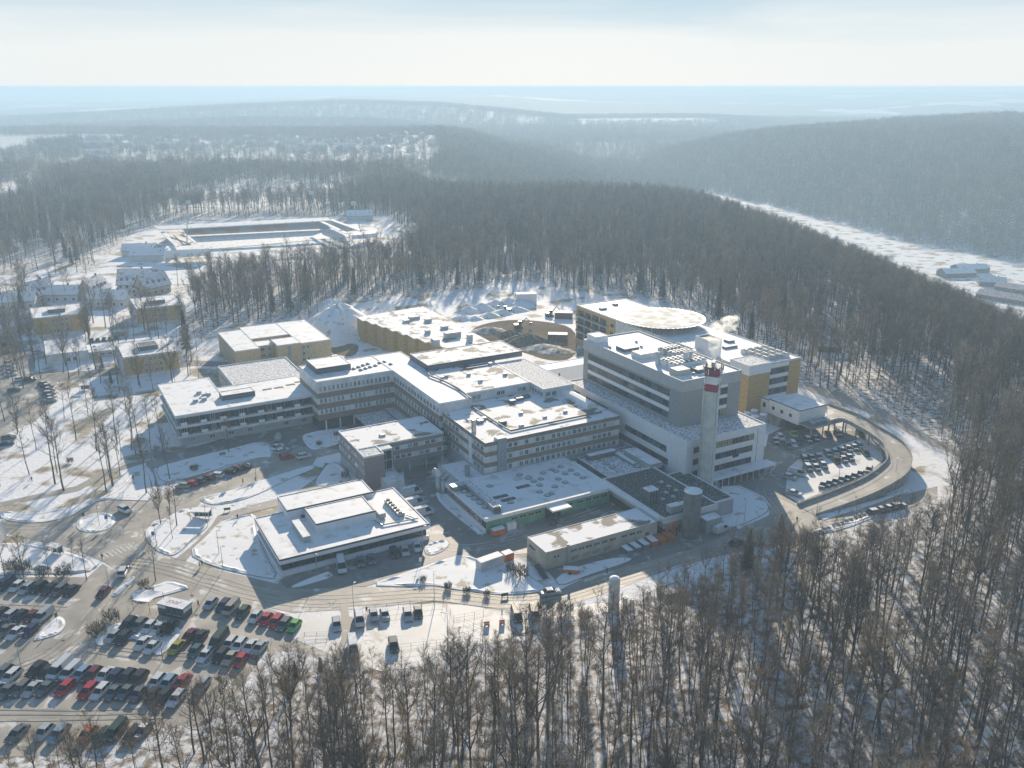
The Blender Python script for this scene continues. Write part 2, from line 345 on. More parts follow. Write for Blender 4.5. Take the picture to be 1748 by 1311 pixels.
# ------------------------------------------------------------------ flat ground features
def sheet(name, pts, z, m, kind='structure', px=True):
    poly = PX(pts) if px else pts
    bm = bmesh.new(); f = bm.faces.new([bm.verts.new((x, y, z)) for x, y in poly]); f.normal_update()
    if f.normal.z < 0: f.normal_flip()
    bmesh.ops.triangulate(bm, faces=[f]); me = bpy.data.meshes.new(name); bm.to_mesh(me); bm.free(); me.materials.append(m)
    o = bpy.data.objects.new(name, me); C.objects.link(o); return tag(o, kind=kind)
def smooth(pts, n=3, closed=True):
    for _ in range(n):
        q = []
        for i in range(len(pts)):
            a, b = pts[i], pts[(i+1) % len(pts)]
            q += [(a[0]*.75+b[0]*.25, a[1]*.75+b[1]*.25), (a[0]*.25+b[0]*.75, a[1]*.25+b[1]*.75)]
        pts = q
    return pts
def offset_in(poly, d):
    n = len(poly); ar = sum(poly[i][0]*poly[(i+1)%n][1]-poly[(i+1)%n][0]*poly[i][1] for i in range(n))
    s = 1 if ar > 0 else -1; out = []
    for i in range(n):
        a, b = Vector(poly[i-1]), Vector(poly[(i+1) % n]); t = (b-a)
        if t.length < 1e-6: out.append(poly[i]); continue
        t.normalize(); out.append((poly[i][0]-t.y*d*s, poly[i][1]+t.x*d*s))
    return out
def tri_top(mb, poly, z, m):
    bm = bmesh.new(); f = bm.faces.new([bm.verts.new((x, y, z)) for x, y in poly]); f.normal_update()
    if f.normal.z < 0: f.normal_flip()
    bmesh.ops.triangulate(bm, faces=[f]); bm.verts.index_update()
    mb.add([v.co for v in bm.verts], [[v.index for v in f.verts] for f in bm.faces], m); bm.free()
def island(pts, h=0.13, name='snow_verge', m=None, sm=2, kerb=True, ridge=True):
    poly = PX(pts); poly = smooth(poly, sm) if sm else poly
    if ridge:      # finer outline so that the snow bank can be uneven
        q_ = []
        for i in range(len(poly)):
            a_, b_ = Vector(poly[i]), Vector(poly[(i+1) % len(poly)]); k_ = max(1, int((b_-a_).length/1.6)); q_ += [tuple(a_.lerp(b_, j/k_)) for j in range(k_)]
        poly = q_
    mb = MB(); n = len(poly); inn = offset_in(poly, 0.22)
    if kerb:
        mb.add([(x,y,0) for x,y in poly]+[(x,y,h) for x,y in poly], [(i,(i+1)%n,n+(i+1)%n,n+i) for i in range(n)], m_kerb)
        mb.add([(x,y,h) for x,y in poly]+[(x,y,h) for x,y in inn], [(i,(i+1)%n,n+(i+1)%n,n+i) for i in range(n)], m_kerb)
        mb.add([(x,y,h) for x,y in inn]+[(x,y,h+.03) for x,y in inn], [(i,(i+1)%n,n+(i+1)%n,n+i) for i in range(n)], m or m_gsnow)
    if kerb and ridge:   # lumpy bank of ploughed snow just inside the kerb
        r1, r2, r3 = offset_in(poly, .35), offset_in(poly, .9), offset_in(poly, 1.6)
        rr_ = random.Random(len(pts)*31+n); hh = [max(.02, .08+.14*math.sin(i*.9)+rr_.uniform(-.12, .2)) for i in range(n)]
        mb.add([(x,y,h+.02) for x,y in r1]+[(x,y,h+.03+hh[i]) for i,(x,y) in enumerate(r2)]+[(x,y,h+.02) for x,y in r3], [(i,(i+1)%n,n+(i+1)%n,n+i) for i in range(n)]+[(n+i,n+(i+1)%n,2*n+(i+1)%n,2*n+i) for i in range(n)], m_gsnow)
    tri_top(mb, inn if kerb else poly, h+(.03 if kerb else 0), m or m_gsnow)
    return tag(mb.build(name), kind='structure')
# asphalt areas
sheet('car_park', [(-400,1000),(60,985),(150,985),(175,962),(240,1000),(300,990),(370,1012),(440,1032),(480,1046),(560,1060),(590,1085),(590,1125),(500,1112),(455,1110),(430,1145),(400,1195),(330,1236),(250,1260),(120,1288),(-200,1300),(-700,1330),(-700,1030)], 0.02, m_asph)
sheet('road', [(-300,885),(0,874),(60,881),(110,872),(160,856),(190,851),(226,853),(262,855),(290,838),(315,824),(345,812),(430,785),(462,776),(470,770),(455,745),(468,730),(520,716),(560,700),(640,690),(680,700),(600,745),(590,770),(540,782),(530,800),(470,818),(400,838),(345,855),(338,864),(300,880),(265,888),(246,905),(244,920),(262,938),(300,953),(350,968),(437,988),(478,998),(520,1004),(620,1002),(706,1004),(740,1001),(780,1010),(860,1020),(950,1010),(1000,985),(1060,968),(1110,955),(1180,935),(1230,915),(1262,903),(1312,880),(1318,866),(1302,846),(1262,828),(1230,832),(1222,800),(1300,795),(1312,742),(1345,728),(1400,738),(1470,735),(1506,762),(1514,785),(1478,822),(1372,868),(1395,884),(1480,862),(1560,840),(1600,830),(1600,850),(1560,866),(1480,882),(1400,905),(1360,920),(1300,932),(1240,947),(1150,968),(1090,992),(1030,1014),(960,1037),(900,1044),(850,1040),(800,1031),(740,1026),(600,1040),(500,1046),(440,1033),(370,1013),(300,991),(240,1001),(178,960),(120,935),(63,924),(38,916),(10,911),(-300,925)], 0.04, m_asph)
sheet('service_yard', [(478,991),(735,908),(735,888),(690,825),(690,800),(745,790),(762,838),(832,895),(1045,835),(1120,850),(1230,870),(1262,905),(1180,937),(1110,957),(1060,970),(1000,987),(952,995),(935,975),(900,945),(812,953),(775,950),(730,968),(625,1001),(520,1006),(490,1004)], 0.06, m_asph_shade)
sheet('forecourt', [(262,760),(300,772),(460,726),(545,706),(700,690),(700,712),(610,735),(590,770),(530,762),(470,776),(455,750),(300,790),(262,800)], 0.06, m_asph_shade)
sheet('parking_court', [(1222,800),(1300,797),(1312,742),(1345,726),(1400,735),(1470,735),(1506,762),(1512,785),(1478,820),(1362,866),(1330,850),(1300,846),(1262,828),(1230,832)], 0.06, m_asph_shade)
sheet('lane', [(-200,680),(20,640),(60,632),(100,640),(90,690),(60,720),(0,745),(-200,800)], 0.03, m_asph)
sheet('lane', [(0,560),(60,600),(60,632),(20,645),(-60,660),(-200,640),(-200,560)], 0.02, m_asph_shade)
sheet('lane', [(75,640),(330,615),(440,620),(440,628),(330,625),(90,652)], 0.035, m_asph_shade)
sheet('building_site_soil', smooth(PX([(800,560),(860,545),(930,548),(985,560),(985,612),(940,618),(890,600),(840,590),(815,580)]), 2), 0.03, asphalt('churned_site_soil', (0.15,0.115,0.08), (0.24,0.19,0.13), (0.50,0.48,0.45), 0.05, 0.12, 0.66), px=False)
sheet('building_site_soil', smooth(PX([(560,590),(612,585),(612,600),(600,610),(566,604)]), 2), 0.03, MATS['churned_site_soil'], px=False)
MATS['churned_site_soil'].node_tree.nodes['Principled BSDF'].inputs['Specular IOR Level'].default_value = 0.1
MATS['churned_site_soil'].node_tree.nodes['Principled BSDF'].inputs['Roughness'].default_value = 1.0
MATS['churned_site_soil'].node_tree.nodes['Principled BSDF'].inputs['Specular IOR Level'].default_value = 0.0
# snowed and raised islands
island([(128,893),(148,879),(176,874),(198,880),(200,893),(182,906),(155,911),(132,906)], name='roundabout_island')
island([(262,938),(246,916),(250,900),(275,888),(305,872),(325,866),(330,880),(352,890),(358,898),(330,920),(300,950),(280,947)])
island([(318,945),(350,918),(372,892),(400,883),(440,875),(436,905),(455,950),(478,990),(437,985),(360,967)], sm=1)
island([(340,850),(345,858),(372,864),(430,850),(500,815),(540,800),(536,792),(470,812),(400,836)])
island([(552,800),(560,792),(580,790),(600,815),(598,822),(545,832),(535,826)])
sheet('path', [(300,955),(335,925),(362,896),(372,880),(430,862),(500,845),(545,812),(555,790),(565,792),(552,830),(500,858),(440,872),(380,888),(340,930),(318,957)], 0.07, m_path)
island([(264,800),(290,790),(455,752),(472,780),(430,783),(345,810),(315,818),(275,825)], sm=1)
island([(512,745),(530,738),(580,730),(592,738),(590,755),(540,770),(525,766)], sm=2)
island([(492,1003),(520,990),(552,978),(562,975),(572,985),(540,995),(505,1005)], sm=1)
island([(622,1000),(700,975),(775,948),(800,948),(830,960),(880,962),(905,985),(935,1003),(950,1008),(860,1018),(780,1008),(740,999),(705,1003)], sm=1)
island([(945,985),(1000,962),(1060,950),(1085,955),(1050,968),(1000,984),(955,1003)], sm=1)
island([(735,925),(762,920),(770,930),(752,945),(728,950),(722,935)], sm=2)
island([(740,838),(760,835),(776,850),(800,880),(828,912),(820,916),(780,885),(750,860)], sm=1)
island([(1222,830),(1258,830),(1295,846),(1314,864),(1308,878),(1262,898),(1240,902),(1225,880)], sm=1)
island([(1400,900),(1480,884),(1505,868),(1500,880),(1440,905),(1385,915),(1360,918)], name='snow_verge', sm=1)
island([(1395,885),(1480,860),(1548,833),(1560,838),(1490,862),(1405,884)], name='snow_verge', sm=1)
island([(0,888),(60,895),(118,884),(150,864),(205,840),(236,806),(250,800),(262,852),(226,850),(190,849),(158,853),(110,868),(60,877),(0,871)], sm=1)
island([(-60,935),(30,925),(60,930),(120,942),(168,962),(150,980),(60,980),(-60,985)], sm=1)
island([(48,1098),(95,1052),(108,1052),(116,1064),(104,1082),(80,1090)], sm=2)
island([(162,1100),(160,1092),(175,1075),(205,1060),(300,1068),(315,1078),(280,1118),(262,1120),(235,1090),(200,1098),(172,1104)], sm=1)
island([(223,1018),(228,1010),(262,1000),(290,990),(330,1003),(300,1012),(262,1022),(245,1030),(230,1028)], sm=1)
island([(188,1018),(205,1000),(228,982),(233,985),(215,1006),(198,1020)], sm=1, h=0.15)
# snow covered overflow lot
sheet('snowy_lot', [(480,1050),(600,1043),(740,1030),(800,1034),(850,1044),(890,1052),(960,1042),(1060,1020),(1062,1040),(960,1064),(900,1078),(850,1096),(760,1110),(720,1138),(650,1146),(590,1128),(500,1090),(500,1070)], 0.05, m_lotsnow)
sheet('path', [(580,1032),(594,1032),(596,1052),(608,1056),(605,1090),(590,1130),(570,1122),(583,1090),(582,1050)], 0.08, m_path)
sheet('snowy_lot', [(1345,800),(1360,786),(1430,762),(1470,748),(1502,765),(1508,785),(1478,812),(1362,858),(1340,845)], 0.09, m_lotsnow)
sheet('path', [(235,770),(250,790),(262,850),(275,850),(262,800),(300,790),(310,784),(262,788),(250,770)], 0.16, m_path)
sheet('path', [(-100,870),(0,858),(70,842),(130,830),(175,805),(260,780),(262,786),(180,812),(135,838),(75,850),(0,866),(-100,880)], 0.05, m_path)
sheet('forest_track', [(1375,655),(1440,672),(1510,700),(1580,742),(1640,770),(1700,800),(1698,806),(1630,778),(1570,750),(1500,712),(1430,684),(1372,664)], 0.05, m_path)
sheet('meadow_road', PX([(1290,352),(1400,398),(1500,440),(1620,485),(1748,548),(1748,556),(1610,492),(1490,447),(1390,404),(1284,356)], -75), -74.2, m_path, px=False)
# worn wheel tracks
m_track = asphalt('wet_wheel_track', (0.235, 0.215, 0.185), (0.30, 0.27, 0.23), (0.42, 0.38, 0.32), 0.1, 0.16, 0.47)
def tracks(pts, offs, wd=.5, z=0.075):
    L_ = [Vector(P(*p)) for p in pts]; fine = []
    for i in range(len(L_)-1):
        n = max(1, int((L_[i+1]-L_[i]).length/3)); fine += [L_[i].lerp(L_[i+1], k/n) for k in range(n)]
    for _ in range(4): fine = [fine[0]]+[(fine[i-1]+fine[i]*2+fine[i+1])/4 for i in range(1, len(fine)-1)]+[fine[-1]]
    mb = MB()
    for oi, o_ in enumerate(offs):
        vs = []
        for i in range(len(fine)):
            t_ = (fine[min(i+1, len(fine)-1)]-fine[max(i-1, 0)]).normalized(); n_ = Vector((-t_.y, t_.x)); w_ = wd*(.8+.35*math.sin(i*.7+oi*2)); c_ = fine[i]+n_*(o_+.12*math.sin(i*.23+oi))
            vs += [(*(c_-n_*w_*.5), z), (*(c_+n_*w_*.5), z)]
        mb.add(vs, [(2*i, 2*i+2, 2*i+3, 2*i+1) for i in range(len(fine)-1)], m_track)
    tag(mb.build('wheel_tracks'), kind='structure')
tracks([(205,960),(262,962),(330,985),(440,1016),(520,1029),(600,1025),(740,1013),(860,1031),(930,1028),(1000,1005),(1090,978),(1180,952),(1280,918),(1345,885)], (-2.3,-.8,.9,2.4))
tracks([(262,890),(245,930),(215,975),(180,1030),(130,1090),(60,1140),(-60,1170)], (-2.2,-.7,.8,2.3))
tracks([(140,1105),(250,1120),(360,1125),(420,1118)], (-1.2,.4,1.6)); tracks([(-40,1033),(60,1037),(140,1040)], (-1,.6)); tracks([(-60,1222),(150,1222),(330,1215)], (-1.4,.2,1.6))
tracks([(250,880),(330,845),(420,815),(480,798),(545,768),(590,740)], (-2,-.5,.9,2.2)); tracks([(0,895),(80,905),(125,880),(185,862),(230,872),(240,900)], (-1.2,.4))
tracks([(720,925),(760,940),(830,935),(930,905),(1040,865)], (-1.4,.1,1.7), z=.085); tracks([(1330,880),(1290,835),(1330,775),(1420,745),(1490,752)], (-1.2,.4), z=.085)
# zebra crossing bars
zb = MB(); p0, p1 = Vector(P(172,952)), Vector(P(236,928)); d = (p1-p0); L_ = d.length; d.normalize(); nn = Vector((-d.y, d.x))
k = 0.0
while k < L_:
    q = [p0+d*k-nn*1.6, p0+d*(k+.5)-nn*1.6, p0+d*(k+.5)+nn*1.6, p0+d*k+nn*1.6]
    zb.add([(v.x, v.y, 0.06) for v in q], [(0,1,2,3)], m_mark); k += 1.1
tag(zb.build('zebra_crossing'), kind='structure')
# ================================================================== buildings
WCACHE = {}
def wmesh(w, h, style=0, glass=None, mull=1, frame=None):
    key = (round(w,1), round(h,1), style, glass.name if glass else '', mull, frame.name if frame else '')
    if key not in WCACHE:
        w, h = key[0], key[1]
        b = MB(); fr = frame or m_frame; g = glass or m_gl1; t = 0.12 if h > 1 else 0.08
        b.box(0, w, -0.03, 0.0, 0, h, g)
        b.box(0, w, -0.09, -0.032, 0, t, fr); b.box(0, w, -0.09, -0.032, h-t, h, fr)
        b.box(0, t, -0.085, -0.032, t, h-t, fr); b.box(w-t, w, -0.085, -0.032, t, h-t, fr)
        for i in range(mull):
            x = w*(i+1)/(mull+1); b.box(x-.05, x+.05, -0.08, -0.032, t, h-t, fr)
        WCACHE[key] = b.mesh('window')
    return WCACHE[key]
GL = [m_gl1, m_gl1, m_gl2, m_gl2, m_gl3]
class Bld:
    def __init__(s, name, label, a, b, cat='building', z=0, group=None, rz=None):
        s.a, s.b, s.z = a, b, z
        wx, wy = toW(a, b); s.root = thing(name, label, cat, (wx, wy, z), A0 if rz is None else rz, group)
    def mb(s): return MB()
    def box(s, m, a0, a1, b0, b1, z0, z1, mt): return m.box(a0-s.a, a1-s.a, b0-s.b, b1-s.b, z0-s.z, z1-s.z, mt)
    def part(s, name, boxes, parent=None, smooth=False):
        m = MB()
        for q in boxes: s.box(m, *q)
        return m.build(name, parent or s.root, smooth)
    def walls(s, rect, bands, name='wall', proud=None):
        """bands = [(z0, z1, material)] stacked end to end"""
        a0, a1, b0, b1 = rect; m = MB()
        for i, (z0, z1, mt) in enumerate(bands):
            e = (proud or {}).get(mt.name, 0)
            s.box(m, a0-e, a1+e, b0-e, b1+e, z0, z1, mt)
        return m.build(name, s.root)
    def roof(s, rect, z, mt=None, par=0.35, pw=0.35, pm=None, over=0.0, name='roof', drop=0.3):
        a0, a1, b0, b1 = rect[0]-over, rect[1]+over, rect[2]-over, rect[3]+over; pm = pm or m_trim; m = MB(); e = 0.012
        s.box(m, a0-e, a1+e, b0-e, b0+pw, z-drop, z+par, pm); s.box(m, a0-e, a1+e, b1-pw, b1+e, z-drop, z+par, pm)
        s.box(m, a0-e, a0+pw, b0+pw, b1-pw, z-drop, z+par, pm); s.box(m, a1-pw, a1+e, b0+pw, b1-pw, z-drop, z+par, pm)
        # a line of snow lying on the parapet
        for q in ((a0+.04,a1-.04,b0+.05,b0+pw-.05),(a0+.04,a1-.04,b1-pw+.05,b1-.05),(a0+.05,a0+pw-.05,b0+pw,b1-pw),(a1-pw+.05,a1-.05,b0+pw,b1-pw)):
            s.box(m, *q, z+par+.002, z+par+.05, m_snow)
        r = m.build(name, s.root)
        t = MB(); s.box(t, a0+pw, a1-pw, b0+pw, b1-pw, z-drop+.01, z+.03, mt or m_snow); t.build('roof_snow', r)
        return r
    def win_front(s, b, a, z, w, h, glass=None, mull=1, frame=None, name='window'):
        return link(name, wmesh(w, h, 0, glass, mull, frame), s.root, (a-s.a, b-s.b-0.002, z-s.z), 0.0)
    def win_left(s, a, bhi, z, w, h, glass=None, mull=1, frame=None, name='window'):
        return link(name, wmesh(w, h, 0, glass, mull, frame), s.root, (a-s.a-0.002, bhi-s.b, z-s.z), -math.pi/2)
    def win_right(s, a, blo, z, w, h, glass=None, mull=1, name='window'):
        return link(name, wmesh(w, h, 0, glass, mull), s.root, (a-s.a+0.002, blo-s.b, z-s.z), math.pi/2)
    def skylights(s, pts, z, r=0.8, name='skylight'):
        me = None
        for u, v in pts:
            a, b = G(u, v, z)
            if me is None:
                q = MB(); q.lathe([(r, 0), (r, .28), (r*.9, .3), (r*.75, .46), (r*.35, .58), (0.02, .6)], 12, m_lgrey); q.lathe([(r+.18, 0.0), (r+.16, .14)], 12, m_grey); me = q.mesh('skylight')
            link(name, me, s.root, (a-s.a, b-s.b, z-s.z+.03))
def ch(seq): return random.choice(seq)

# ---- A: low white flat building in front
A_ = RR((478,958), (732,893), (434,885), 4.6); zA = 4.6; A_ = (42.1, 81.1, 191.9, 216.9)
bA = Bld('low_clinic_building', 'low flat white building with stacked white roof boxes beside the bend of the road', A_[0], A_[2])
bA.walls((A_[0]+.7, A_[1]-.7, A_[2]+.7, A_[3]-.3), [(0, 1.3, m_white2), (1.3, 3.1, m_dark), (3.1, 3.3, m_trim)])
bA.part('plinth', [(A_[0]+.1, A_[1]-.1, A_[2]+.1, A_[2]+.68, 0, 1.25, m_white2), (A_[0]+.1, A_[0]+.68, A_[2]+.68, A_[3]-.4, 0, 1.25, m_white2)])
bA.part('fascia', [(A_[0], A_[1], A_[2], A_[3], 3.3, 4.3, m_white2)])
bA.roof(A_, 4.6, m_snow, par=.15)
for i in range(9):
    bA.win_front(A_[2]+.7, A_[0]+2.0+i*4.1, 1.45, 2.8, 1.45, glass=ch([m_gl1, m_gl1, m_gl2]), mull=1, frame=m_trim)
for i in range(5): bA.win_left(A_[0]+.7, A_[3]-2.5-i*4.6, 1.45, 3.2, 1.45, glass=m_gl1, mull=2, frame=m_trim)
r1 = (49.5, 73.3, 211.8, 221.3)
bA.walls(r1, [(0, 6.9, m_white2)], 'upper_box_wall'); bA.roof(r1, 7.2, m_snow, par=.12)
r2 = (53.9, 69.8, 200.7, 210.9)
bA.walls(r2, [(4.64, 6.9, m_white2)], 'upper_box_wall'); bA.roof(r2, 7.2, m_snow, par=.12)
bA.part('dark_gap', [(53.0, 73.0, 210.95, 211.75, 4.64, 5.2, m_trim)])
bA.part('air_handling_unit', [(49.6, 51.4, 197.5, 207.6, 4.9, 6.2, m_lgrey), (49.55, 51.45, 197.4, 207.7, 6.2, 6.3, m_snow), (49.8, 51.2, 197.9, 198.3, 4.64, 4.9, m_trim), (49.8, 51.2, 206.6, 207, 4.64, 4.9, m_trim)])
bA.part('air_handling_unit', [(70.6, 72.4, 200.2, 209.6, 4.9, 6.2, m_lgrey), (70.55, 72.45, 200.1, 209.7, 6.2, 6.3, m_snow), (70.8, 72.2, 200.6, 201, 4.64, 4.9, m_trim), (70.8, 72.2, 208.6, 209, 4.64, 4.9, m_trim)])
for i in range(6):
    a = 75.3; b = 199.0 + i*1.75
    m = MB(); m.box(a-bA.a, a+1.9-bA.a, b-bA.b, b+1.35-bA.b, 4.7, 5.7, m_steel); m.lathe([(.55, 5.7), (.55, 5.95), (.45, 5.97)], 10, m_trim, a+.95-bA.a, b+.68-bA.b); m.build('cooling_unit', bA.root)
pp = MB()
for q0, q1 in (((70.0,196.5),(79.5,195.5)),((70.0,196.5),(69.0,200.0)),((79.0,195.8),(77.5,199.0))):
    pp.tube((q0[0]-bA.a, q0[1]-bA.b, 5.0), (q1[0]-bA.a, q1[1]-bA.b, 5.0), .18, .18, 6, m_steel)
pp.build('roof_pipe', bA.root)
# ---- B: grey-brown three storey block
zB = 10.3
B1 = RR((621.7,781.8), (655.7,774.3), (587,747), zB); B2 = (B1[0], G(757,739,zB)[0], G(757,739,zB)[1], G(730,709,zB)[1])
B1 = (B1[0], B1[1], B1[2], B2[2]-.05)
bB = Bld('grey_brown_block', 'three storey grey brown L-shaped block with white window bands, behind the low white building', B1[0], B1[2])
bands = [(3.3, 4.6, m_pink), (4.6, 6.2, m_white), (6.2, 7.6, m_pink), (7.6, 9.1, m_white), (9.1, 10.1, m_pink)]
bB.walls(B2, bands, 'wall', {'grey_brown_render': .06})
bB.walls((B2[0]+.3, B2[1]-6, B2[2]+2.2, B2[3]), [(0, 3.28, m_lgrey)], 'ground_floor')
bB.walls((B1[0], B1[1], B1[2], B1[3]), [(0, 10.1, m_pink)], 'wing_wall'); bB.roof(B1, 10.3, m_snowt, pm=m_white, par=.2); bB.roof(B2, 10.32, m_snowp, pm=m_white, par=.2)
for a in np.linspace(B1[1]+5, B2[1]-.6, 4): bB.part('column', [(a, a+.35, B2[2]+.3, B2[2]+.65, 0, 3.3, m_white)])
bB.part('stair_glazing', [(B1[1]+.02, B1[1]+3.6, B1[3]-3.0, B1[3], 0, 9.6, m_gl1), (B1[1]+3.6, B1[1]+3.85, B1[3]-3.2, B1[3]-.06, 0, 10.0, m_white), (B1[1]+.03, B1[1]+3.86, B1[3]-3.25, B1[3], 9.62, 10.2, m_white), (B1[1]+.1, B1[1]+3.58, B1[3]-3.08, B1[3]-3.01, 6.3, 6.7, m_lgrey), (B1[1]+.1, B1[1]+3.58, B1[3]-3.08, B1[3]-3.01, 3.2, 3.6, m_lgrey), (B1[1]+1.7, B1[1]+1.9, B1[3]-3.1, B1[3]-3.01, 0, 9.6, m_lgrey)])
for z, offs in ((7.7, (5.0, 6.9, 11.0, 12.9, 16.8, 18.7, 22.6)), (4.75, (5.0, 6.9, 8.8, 10.7, 14.8, 16.7, 20.7, 22.6))):
    for o in offs: bB.win_front(B2[2], B1[1]+o-1.0, z, 1.5, 1.3, glass=ch(GL))
for z in (7.7, 4.75):
    for i, o in enumerate((1.5, 4.2, 6.9, 10.5, 13.0)): bB.win_left(B1[0], B2[3]-o, z, 1.8, 1.3, glass=ch(GL))
    for o in (1.0, 3.4, 5.6): bB.win_left(B1[0], B1[3]+o-6.0, z, 1.6, 1.3, glass=m_gl3)
bB.part('snow_dome', [(B1[0]+10, B1[0]+11.6, B2[2]+6, B2[2]+7.6, 10.36, 10.9, m_lgrey)])
# low annex
Xb = (B1[1]-1.5, G(691,819,2.9)[0], G(691,819,2.9)[1], G(691,819,2.9)[1]+9.5)
bX = Bld('entrance_annex', "small white annex with a dark gate at the foot of the grey brown block", Xb[0], Xb[2])
bX.walls(Xb, [(0, 2.7, m_white)]); bX.roof(Xb, 2.9, m_snow, pm=m_white, par=.25); bX.part('gate', [(Xb[1]+.01, Xb[1]+.06, Xb[2]+1.5, Xb[2]+4.6, 0, 2.2, m_trim)])
# ---- C: balcony wing
zC = 11.1
Cw = RR((304,710.3), (539.5,672.6), (263.8,657.5), zC)
aCs = G(362,652,zC)[0]; bCm = G(511.8,641,zC)[1]
C1 = (Cw[0], aCs, Cw[2], Cw[3]); C2 = (aCs, Cw[1], Cw[2], bCm)
bC = Bld('balcony_wing', 'long three storey wing with dark recessed balconies at the left end of the hospital', C1[0], C1[2])
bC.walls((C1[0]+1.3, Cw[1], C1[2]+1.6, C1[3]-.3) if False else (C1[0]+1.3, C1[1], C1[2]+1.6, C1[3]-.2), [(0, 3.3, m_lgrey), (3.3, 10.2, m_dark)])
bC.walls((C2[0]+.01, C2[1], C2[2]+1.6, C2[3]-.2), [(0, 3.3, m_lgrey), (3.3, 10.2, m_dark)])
slabs = []
for z0, z1 in ((3.3, 4.1), (6.7, 7.5), (10.2, 10.85)):
    slabs.append((C1[0], C2[1]-.02, C1[2], C1[2]+1.58, z0, z1, m_white)); slabs.append((C1[0], C1[0]+1.28, C1[2]+1.58, C1[3], z0, z1, m_white))
bC.part('balcony_slab', slabs)
bC.roof(C1, 11.1, m_snow, pm=m_white2, par=.12, drop=.25); bC.roof((C2[0]+.03, C2[1], C2[2]+.03, C2[3]), 11.12, m_snow, pm=m_white2, par=.12, drop=.25)
n = 14
for z in (4.2, 7.6):
    for i in range(n):
        a = C1[0]+1.6+i*(C2[1]-C1[0]-3)/n
        bC.win_front(C1[2]+1.6-.12, a+.2, z+.1, 1.5, 2.2, glass=ch([m_gl1, m_gl2, m_gl1]), mull=1, frame=m_frame if i % 3 == 0 else m_trim)
        if i % 2 == 0: bC.part('balcony_panel', [(a-.1, a+1.9, C1[2]+.02, C1[2]+.12, z-.05, z+.95, m_white2)])
for i in range(7):
    bC.win_front(C1[2]+1.6, C1[0]+4+i*6.2, 1.1, 1.8, 1.3, glass=ch(GL))
bC.part('balcony_divider', [(C1[0]+1.6+i*(C2[1]-C1[0]-3)/n-.35, C1[0]+1.6+i*(C2[1]-C1[0]-3)/n-.15, C1[2]+.2, C1[2]+1.5, z, z+2.55, m_grey) for i in range(n+1) for z in (4.11, 7.51)])
pn, pr, pl = G(379.6,683.9,11.3), G(423.7,674,11.3), G(374.6,676,11.3)
ph = (pn[0], pr[0]+2, pn[1], pn[1]+5)
bC.walls(ph, [(11.15, 12.7, m_grey)], 'penthouse'); bC.roof(ph, 12.85, m_snow, par=.1)
for u, v in ((345,676),(352,675),(336,672),(330,686),(345,683)):
    a, b = G(u, v, 11.4); bC.part('roof_unit', [(a, a+1.6, b, b+1.3, 11.15, 12.0, m_lgrey), (a-.02, a+1.62, b-.02, b+1.32, 12.0, 12.08, m_snow)])
for u, v in ((455,665),(475,662),(495,657),(510,652)):
    a, b = G(u, v, 11.15); bC.part('moss_patch', [(a-1.5, a+1.8, b-.7, b+.9, 11.151, 11.17, m_gravel)])
# low link roof behind C
zI = 7.0; I_ = RR((398,664), (540,640), (386,640), zI); I_ = (I_[0], I_[1]-4, bCm+.1, G(386,632,zI)[1]+6)
bI = Bld('low_link_roof_building', "low pale building with a broad roof between the balcony wing and beige block", I_[0], I_[2])
bI.walls(I_, [(0, 6.8, m_cream)]); bI.roof(I_, 7.0, m_snowt, pm=m_white)
for i in range(5): bI.win_left(I_[0], I_[3]-1.5-i*3.2, 4.3, 1.8, 1.3, glass=ch(GL))
# ---- D, corridor, F : the high central complex
zD = 17.4
Dn = G(539.5,652.4,zD); Dr = G(667.5,633.5,zD); Dl = G(506.8,626,zD)
Cn = G(753.8,689,zD); Cr = G(816.7,678.9,zD)
aCor0 = (Dr[0]+Cn[0])/2; bD0 = (Dn[1]+Dr[1])/2
aF2 = (G(733.7,641,zD)[0]+G(811.7,675,zD)[0])/2; aCor1 = aF2
F2n, F2r = G(811.7,675,zD), G(897.3,648.6,zD); bF2 = (F2n[1]+F2r[1])/2
F1 = RR((731.2,624.7), (891,599.6), (698.4,604.6), 19.4)
D_ = (Dn[0], aCor0-.02, bD0, Dl[1])
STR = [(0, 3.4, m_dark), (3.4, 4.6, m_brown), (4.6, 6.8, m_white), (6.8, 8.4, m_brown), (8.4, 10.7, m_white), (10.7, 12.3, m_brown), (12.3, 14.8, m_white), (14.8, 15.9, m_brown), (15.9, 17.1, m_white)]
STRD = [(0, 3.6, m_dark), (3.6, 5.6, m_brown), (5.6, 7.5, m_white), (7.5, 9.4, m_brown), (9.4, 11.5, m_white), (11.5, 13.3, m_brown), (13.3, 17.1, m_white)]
bD = Bld('ward_wing', 'tall white and brown striped ward wing with a dark penthouse, joining the balcony wing', D_[0], D_[2])
bD.walls(D_, STRD, 'wall', {'brown_band': .07}); bD.roof(D_, zD, m_snow, pm=m_white2, par=.15)
rD = (G(540.7,639.8,zD)[0], G(601,632.3,zD)[0], G(540.7,639.8,zD)[1], G(526.9,623.5,zD)[1])
bD.walls(rD, [(17.45, 19.3, m_grey)], 'penthouse'); bD.roof(rD, 19.45, m_snow, par=.1)
nD = 17; wD = (D_[1]-D_[0]-1.5)/nD
for z, skip in ((13.9, ()), (9.6, (6, 11, 12)), (5.75, (6, 7, 12))):
    for i in range(nD):
        if i in skip: continue
        bD.win_front(D_[2], D_[0]+.8+i*wD, z, wD*.62, 1.75, glass=ch(GL), mull=1)
bD.part('column', [(D_[0]+2+i*5, D_[0]+2.4+i*5, D_[2]-.9, D_[2]-.5, 0, 3.6, m_white) for i in range(6)])
bD.skylights([(604,630),(612,627),(620,624),(628,621.5),(616,632),(624,629.5),(632,627),(641,624.5),(648,620),(656,618),(667,622)], zD, .75)
